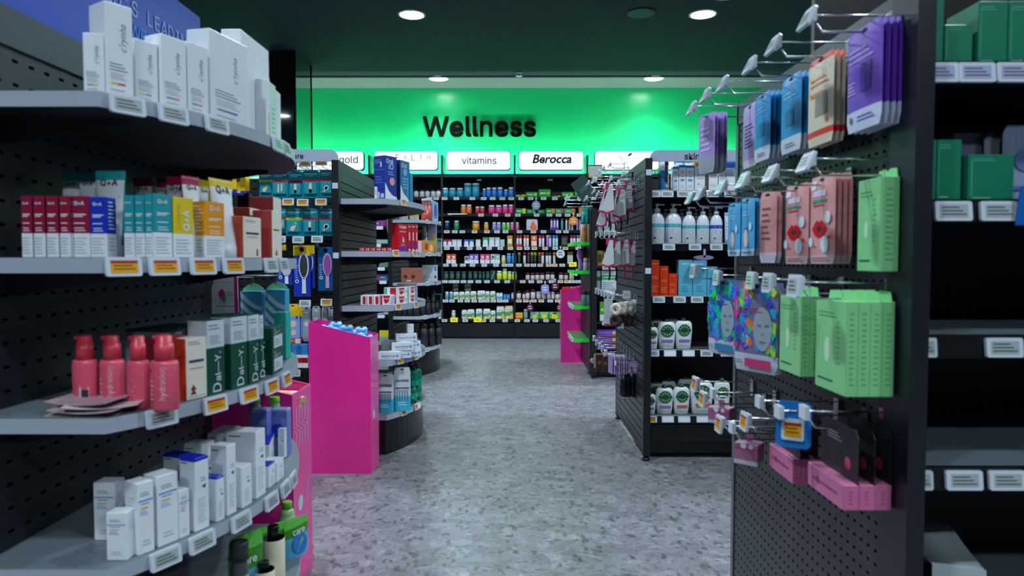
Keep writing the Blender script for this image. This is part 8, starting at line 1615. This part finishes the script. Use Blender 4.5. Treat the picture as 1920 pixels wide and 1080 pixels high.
# top shelf
for a in (776, 787, 797.2, 808, 817.5): wbott(0, a, a + 9, 356, '#c9d0d6', '#d9dee2', '#1a1c1e', 'white bottle with black cap', cf=.16)
for a, c in ((828, 841), (842, 855), (856, 869)): wbott(0, a, c, 353, '#148cac', '#1fa4c0', '#d9e0e4', 'teal bottle with white cap')
for a, c in ((870, 884), (885, 899)): wbott(0, a, c, 344, '#1690b0', '#23a8c4', '#9cc0c8', 'large teal tub', cf=.14, neck=.85)
for a, c, vt in ((905, 911, 354), (911.5, 921, 352), (922, 931.5, 352), (932.5, 943, 351.5), (945, 952, 355.5), (953, 964, 351.5)): wbott(0, a, c, vt, '#1464c8', '#2480e0', '#dfe4ea', 'blue bottle with white cap')
gart = [('c', .3, .5, .12, M('#d8d820')), ('r', -.15, .5, .5, .2, M('#c8f0b0'))]
for a, c, vt in ((967, 976, 365), (986, 1008, 360), (1010, 1032, 355), (1035, 1051, 367), (1053, 1075, 360), (1077, 1098, 355)): wbox(0, a, c, vt, '#1ca03c', 'bright green remedy carton', gart)
wbox(0, 977, 985, 365, '#e0c418', 'yellow carton', [('r', 0, .3, .8, .3, M('#1ca03c'))])
# second
for a, c in ((864, 874), (874.6, 884.6)): wbott(1, a, c, 384, '#e0502c', '#f07c30', '#e8ecee', 'orange bottle with white cap')
for a, c in ((891, 899.5), (900, 908.5)): wbott(1, a, c, 387.5, '#b81c28', '#d8242c', '#e8ecee', 'red bottle with white cap')
for a, c, vt in ((915.5, 928, 385), (928.8, 941.4, 385), (942, 952.5, 384), (953.3, 963.3, 384)): wbott(1, a, c, vt, '#d01c68', '#e83c88', '#e8ecee', 'pink bottle with white cap')
for a, c, vt, cc in ((965, 986, 391, '#c8d820'), (988, 1004, 392, '#8cc0b8'), (1008, 1021, 393, '#1c8030'), (1023, 1040, 391, '#f08030'), (1041, 1056.5, 391, '#c83878'), (1057.5, 1078, 391, '#e86c28')): wbox(1, a, c, vt, '#1f9c48', 'green remedy carton with coloured end', [('r', .34, .5, .3, .98, M(cc)), ('r', -.12, .5, .4, .2, M('#c8f0c0'))])
for a in (1085, 1092): wbox(1, a, a + 6, 389, '#e8702c' if a < 1090 else '#1f9c48', 'small carton behind the green trays')
b = MB(); x0, x1 = xat(840, BY - .02), xat(876, BY - .02); b.tube([(x0, BY - .02, BZ[1] - .012), (x1, BY - .02, BZ[1] - .008)], .009, M('#e4e8ec', .4), 10); b.tube([(x0, BY - .02, BZ[1] - .012), (x0 + .06, BY - .02, BZ[1] - .012)], .012, M('#e4e8ec', .4), 10)
reg(ob('shelf_pull', b), 'white plastic rod across the second wall shelf edge', 'shelf pusher')
# third
wbott(2, 833, 843, 414.5, '#141c3c', '#1c2c5c', '#9cc8d0', 'navy bottle'); wbott(2, 851, 861, 414, '#106840', '#188c54', '#b8d8c8', 'green bottle with pale cap'); wbott(2, 885.5, 899, 415, '#d07c10', '#f0941c', '#e8ecee', 'large orange tub', cf=.16, neck=.85); wbott(2, 907.5, 916, 417, '#d88010', '#f09c24', '#e8ecee', 'small orange bottle')
for a in (923, 931.3): wbott(2, a, a + 7.8, 417, '#7858b8', '#a08cd8', '#e8ecee', 'violet bottle with white cap')
for a, c in ((941, 948.5), (949.2, 956)): wbott(2, a, c, 417.5, '#c8dcc8', '#5cc83c', '#e8ecee', 'white bottle with lime label')
for a in (957, 965.5): wbott(2, a, a + 7.8, 417, '#d84c88', '#e86ca0', '#e8ecee', 'rose bottle with white cap')
wpouch(2, 987, 1008, 411, '#c8c8cc', 'silver foil pouch with orange swirl', [('c', .1, .3, .3, M('#e86820')), ('p', [(-.1, .6), (.2, .6), (.1, .85)], M('#d85c1c'))])
for a, c, m1, m2 in ((1032, 1036, '#c8b8e0', '#5c2ca8'), (1037.5, 1041.5, '#c8b8e0', '#5c2ca8'), (1043, 1047, '#d8c8e8', '#5c2ca8'), (1051.5, 1056, '#38a890', '#1c8070'), (1060, 1064, '#e0d0d8', '#c02848'), (1066, 1069.5, '#e8c8d0', '#c02848'), (1071, 1075, '#e0d0d8', '#c02848'), (1080, 1084, '#9c98d8', '#5448a8'), (1085, 1089, '#a8a0e0', '#5448a8')): wbott(2, a, c, 410, m1, m1, m2, 'thin effervescent tube', 'effervescent_tube', .12, .95, cat='tube')
wbox(2, 1033, 1048, 426.5, '#5028a8', 'low violet tray', [], (), -.015, .02, 'counter_tray')
# fourth
for a, c, m in ((830, 838.5, '#b02860'), (839, 847.5, '#b02860'), (848, 856.5, '#b8c0c4'), (857, 865.5, '#b8c0c4'), (870, 879, '#2868c8'), (880, 888.5, '#2868c8'), (892, 901, '#ccd2d8'), (905, 915.5, '#28a84c'), (917, 927, '#b4c4c4'), (928, 937, '#b4c4c4')):
    wbox(3, a, c, 449 if a < 900 else 445, m, {'#b02860': 'maroon and white carton', '#b8c0c4': 'pale grey carton with round patch', '#2868c8': 'blue carton with white disc', '#ccd2d8': 'plain white carton', '#28a84c': 'green carton with white disc', '#b4c4c4': 'grey green carton with white disc'}[m], [('c', 0, .5, .42, M('#dfe4e8'))], [(0, .3, M('#dfe4e8', .4))])
wbox(3, 938, 946, 449, '#b4c4c4', 'short grey carton'); wbox(3, 951, 961, 441.5, '#c8901c', 'tall amber carton with white label', [('r', 0, .5, .7, .4, M('#e8e4dc'))])
for a, m1, m2 in ((968, '#c82434', '#d8dce0'), (973.6, '#c82434', '#d8dce0'), (981.5, '#d86020', '#e8dcd0'), (987, '#d86020', '#e8dcd0'), (1010, '#c0286c', '#d8dce0'), (1016, '#c0286c', '#d8dce0'), (1024, '#b8c8e0', '#b070c0'), (1029, '#9068c0', '#c8d0e0'), (1036, '#3090d8', '#b8d8e8'), (1041.5, '#2c80c8', '#b8d8e8'), (1069, '#8c2848', '#d8d0d4'), (1074.5, '#b82838', '#d8dce0'), (1081, '#6880c0', '#d0d8e0'), (1086, '#d06838', '#e0d8d0')):
    wbott(3, a, a + 4.8, 441, m2, m2, m1, 'slim tablet tube with coloured cap', 'effervescent_tube', .24, .95, cat='tube')
for a, c in ((967, 979), (1069, 1080)): wbox(3, a, c, 457.5, '#d82c2c', 'low red tray of tablet tubes', [], (), -.015, .012, 'counter_tray')
wbox(3, 995.5, 1007, 441, '#e0642c', 'orange and white tall carton', [('r', 0, .3, .8, .4, M('#dcdce0')), ('c', 0, .75, .25, M('#f0c0a0'))]); wbox(3, 1052, 1065, 442, '#24282c', 'dark carton with green print', [('l', 0, .2, .8, .7, 4, M('#88a060'))])
# fifth
for a, m, cc, w_ in ((837, '#e05830', '#e8e4e0', 'orange and white carton'), (846.2, '#e05830', '#e8e4e0', 'orange and white carton'), (871, '#98a0a4', '#404850', 'grey carton with dark swirl'), (879.8, '#7858c0', '#d8d4e4', 'violet and white carton'), (888.8, '#7858c0', '#d8d4e4', 'violet and white carton'), (900.5, '#d83c78', '#e8d4dc', 'pink and white carton'), (909.8, '#d83c78', '#e8d4dc', 'pink and white carton'), (920, '#b8c4c4', '#38444c', 'pale carton with dark oval'), (928.8, '#7cb0b0', '#d0e0e0', 'grey teal carton with pale oval')):
    wbox(4, a, a + 8.4, 476.5 if a > 877 or a < 870 else 480, m, w_, [('c', 0, .72, .3, M(cc), .7), ('p', [(-.4, .4), (.4, .6), (.4, .66), (-.4, .5)], M(cc))], [(0, .4, M('#dfe2e6', .4))])
wbott(4, 940, 948, 479, '#c8d0d4', '#d8c85c', '#e4e8ea', 'white bottle with yellow label')
for a in (950, 959.4): wbott(4, a, a + 8.4, 475, '#2068b8', '#3888d0', '#88a8c8', 'blue bottle with pale cap')
for a, m1, m2 in ((971, '#60a020', '#283018'), (981, '#8c2048', '#d0d0d4'), (988.5, '#8c2048', '#303034'), (995, '#88b818', '#203018'), (1001, '#88b818', '#203018'), (1009, '#c85818', '#202428'), (1015, '#c85818', '#d8d8d8'), (1023, '#28384c', '#d0d8dc'), (1028.6, '#28384c', '#d0d8dc'), (1037, '#d07018', '#e0dcd4')): wbott(4, a, a + 5, 473, m2, m2, m1, 'thin tube with coloured cap', 'effervescent_tube', .28, .95, cat='tube')
wbox(4, 1064, 1074, 472, '#c4c8c4', 'white carton with dark top', [('l', 0, .1, .6, .7, 4, M('#888c88'))], [(.7, 1, M('#4c5020', .4))])
# sixth
for a, c in ((830.5, 841), (842, 852), (854, 863), (865, 874), (877, 885.5), (887, 895.5), (897, 903), (904, 909.5), (910.5, 918.5)): wbott(5, a, c, 509, '#14302c', '#1c4438', '#24504a', 'dark green jar', 'supplement_jar', .2, .88, text=[('c', 0, .4, .55, M('#7ca090'), 1), ('c', 0, .4, .4, M('#1c4438'), 1)], cat='jar')
wbox(5, 919.5, 929, 507, '#1c443c', 'dark green carton with slanted stripe', [('p', [(-.4, .1), (-.2, .1), (.4, .9), (.2, .9)], M('#6c9488'))])
for a, c, vt in ((931, 941, 508), (942, 951, 503.5), (952, 959, 509), (959.7, 968.7, 509.5)): wbott(5, a, c, vt, '#3cae3c', '#c8d83c', '#dfe8e4', 'lime and green bottle with white cap')
for a, c in ((985.5, 993.3), (995, 1002.4), (1003.4, 1011.4), (1012.4, 1021), (1023, 1031.3), (1032.3, 1040), (1048, 1056.5), (1058, 1065.5)): wbott(5, a, c, 510 + (a % 3), '#501428', '#c8bcc0', '#3c1020', 'small maroon jar with white label', 'supplement_jar', .3, .9, cat='jar')
for a in (1068, 1072.5): wbott(5, a, a + 4, 503, '#c8c080', '#d8d0a0', '#3c3828', 'thin gold bottle')
for a in (1090, 1096): wbott(5, a, a + 5, 508, '#c8a870', '#d8c8a8', '#504030', 'small tan bottle')
# seventh
yg = lambda: [('p', [(-.5, .3), (.1, .2), (.5, .5), (.5, .62), (-.5, .5)], M('#3c8c5c')), ('p', [(-.1, 0), (.5, 0), (.5, .42)], M('#d8b020')), ('r', 0, .7, .6, .08, M('#9cb0a8'))]
zs = BZ[6] + .127
for a, c in ((849, 859), (871, 883)): wpouch(6, a, c, 532, '#d0d8d4', 'green and gold swirled pouch, upper tier', yg(), z0=zs, dy=.12)
b = MB(); b.box(xat(846, GB + .1), xat(886, GB + .1), GB + .1, GB + .2, BZ[6] + .118, BZ[6] + .126, M('#20242a', .4)); b.box(xat(846, GB + .1), xat(847.5, GB + .1), GB + .1, GB + .2, BZ[6] + .0005, BZ[6] + .118, M('#20242a', .4)); b.box(xat(884.5, GB + .1), xat(886, GB + .1), GB + .1, GB + .2, BZ[6] + .0005, BZ[6] + .118, M('#20242a', .4)); reg(ob('riser', b), 'low dark riser under the upper pouches of the seventh wall shelf', 'display riser')
for a, c in ((834, 841), (842.3, 849)): wbott(6, a, c, 547, '#d0d8d8', '#5ca0b0', '#e8ecee', 'small white and teal bottle')
for a, c, vt in ((850, 860, 547), (861, 871, 547), (871.6, 881, 546), (882, 893, 546), (895, 910, 545), (910.6, 918, 546), (919, 929, 546)): wpouch(6, a, c, vt, '#d0d8d4', 'white pouch with green and gold swirl', yg())
for a in (930.5, 936.5): wpouch(6, a, a + 6, 549, '#b8d0e0', 'pale blue pouch', [('r', 0, .3, .8, .3, M('#3c8cc8'))])
for a, c in ((944, 949), (950, 955.5)): wbox(6, a, c, 552, '#2c8cd0', 'small blue carton')
wbott(6, 958.5, 964, 549, '#7c68b0', '#c8c0dc', '#d8dce4', 'small violet bottle')
for a, c, vt in ((968, 977, 546), (979.5, 985, 548), (985.6, 993, 545), (995, 1004, 543), (1006, 1015, 547), (1016, 1024, 547), (1025.5, 1032.5, 547), (1033.5, 1040, 547), (1041, 1050, 548)): wbott(6, a, c, vt, '#481020', '#d0c4bc', '#c8c8c8' if vt == 547 else '#341018', 'maroon jar with cream label', 'supplement_jar', .25, .9, cat='jar')
# lowest
wpouch(7, 821, 830, 580, '#d0d8d4', 'white pouch with green and gold swirl', yg())
wbott(7, 846, 853.5, 582, '#c8d4d0', '#b0c8bc', '#e4eaea', 'small pale bottle')
for a, c, vt in ((865.5, 875.5, 581), (876, 889.5, 580), (892, 904, 579), (906, 919.5, 579), (920, 929, 582), (931, 945.5, 574), (946.5, 962, 573)): wpouch(7, a, c, vt, '#d0d8d4' if vt != 573 else '#d8cc9c', 'white pouch with green and gold swirl', yg())
wbox(7, 964, 980, 586.5, '#e8b81c', 'yellow carton with red foot', [('r', 0, .15, .9, .2, M('#d84c20')), ('r', 0, .6, .6, .2, M('#c87818'))])
wbott(7, 982, 990, 580, '#345048', '#8ca8a0', '#c8d0d0', 'dark green bottle')
for a, c in ((994, 1011), (1012, 1029), (1030, 1051)): wbox(7, a, c, 585, '#58a838' if a > 1000 else '#4898a8', 'green and yellow carton', [('c', 0, .4, .3, M('#d8d028')), ('r', 0, .8, .9, .2, M('#8cc8b8'))])
# round shelf talkers
def wob(u, v, ru, rv, col, lb, k, shape='c', stem=.04):
    Y = BY - .03; x = xat(u, Y); z_ = zat(v, x, Y); rx_ = ru / FPX * Y; rz_ = rv / FPX * Y
    b = MB(); pts = [(rx_ * (abs(cos(a)) ** (1 if shape == 'c' else .5)) * (1 if cos(a) > 0 else -1), rz_ * (abs(sin(a)) ** (1 if shape == 'c' else .5)) * (1 if sin(a) > 0 else -1)) for a in [2 * pi * i / 20 + .01 for i in range(20)]]
    b.prism(pts, 0, .003, M(col, .4), f=lambda p, q_, d: (p, d, q_)); b.box(-.006, .006, 0, .003, rz_ * .9, rz_ + stem, M('#c8d4d8', .4)); b.box(-.012, .012, -.001, .03, rz_ + stem - .01, rz_ + stem + .01, M('#c8d4d8', .4))
    b.art([('l', 0, -.25, .3, .5, 2, WM if col != '#c8d4d8' else ink())], lambda u_, v_: (u_, -.0008, v_), 2 * rx_, 2 * rz_)
    reg(ob('shelf_wobbler', b, None, (x, Y, z_)), lb, 'shelf sign')
wob(1005, 385, 8, 8.5, '#7c98a8', 'round grey talker hanging from the top wall shelf', 0); wob(1075, 414, 8.5, 8, '#e89018', 'round orange talker near the biscuit tubes', 1); wob(1051, 476, 8, 8, '#c8d4d8', 'round white talker with dark centre under the fourth wall shelf', 3)
wob(1022, 542, 7.5, 8.5, '#8c8cd0', 'lilac rounded square talker under the sixth wall shelf', 5, 's')
wob(1041, 537, 7, 8, '#50142c', 'dark maroon round talker under the sixth wall shelf', 5); wob(994, 577, 6.5, 7.5, '#50142c', 'dark maroon round talker at the lowest wall shelf, middle bay', 6); wob(1049, 577, 5, 7, '#5c1830', 'dark maroon round talker beside the far pink bin', 6)
b = MB(); Y = BY - .05; x = xat(1081, Y); b.box(-.03, .03, 0, .004, -.05, .05, M('#b8c8d8', .3)); b.art([('r', 0, 0, .8, .3, M('#2c6c9c'))], lambda u, v: (u, -.0008, v), .06, .1); o = ob('shelf_wobbler', b, None, (x, Y, zat(511, x, Y))); o.rotation_euler = (0, .5, 0); reg(o, 'tilted blue and white card by the sixth wall shelf', 'shelf sign')
# green reflections under the top canopy, shaped as small solid blocks
for u in (899, 1031):
    b = MB(); x = xat(u, 10.5); z_ = zat(338.5, x, 10.5); b.box(x - .035, x + .035, 10.44, 10.5, z_ - .006, z_ + .012, M('#18c070', .3)); reg(ob('reflection_block', b), 'small green reflection modelled as a block under the wall canopy' + (' above the blue bottles' if u < 1000 else ' above the green cartons'), 'painted reflection')

finish_labels()
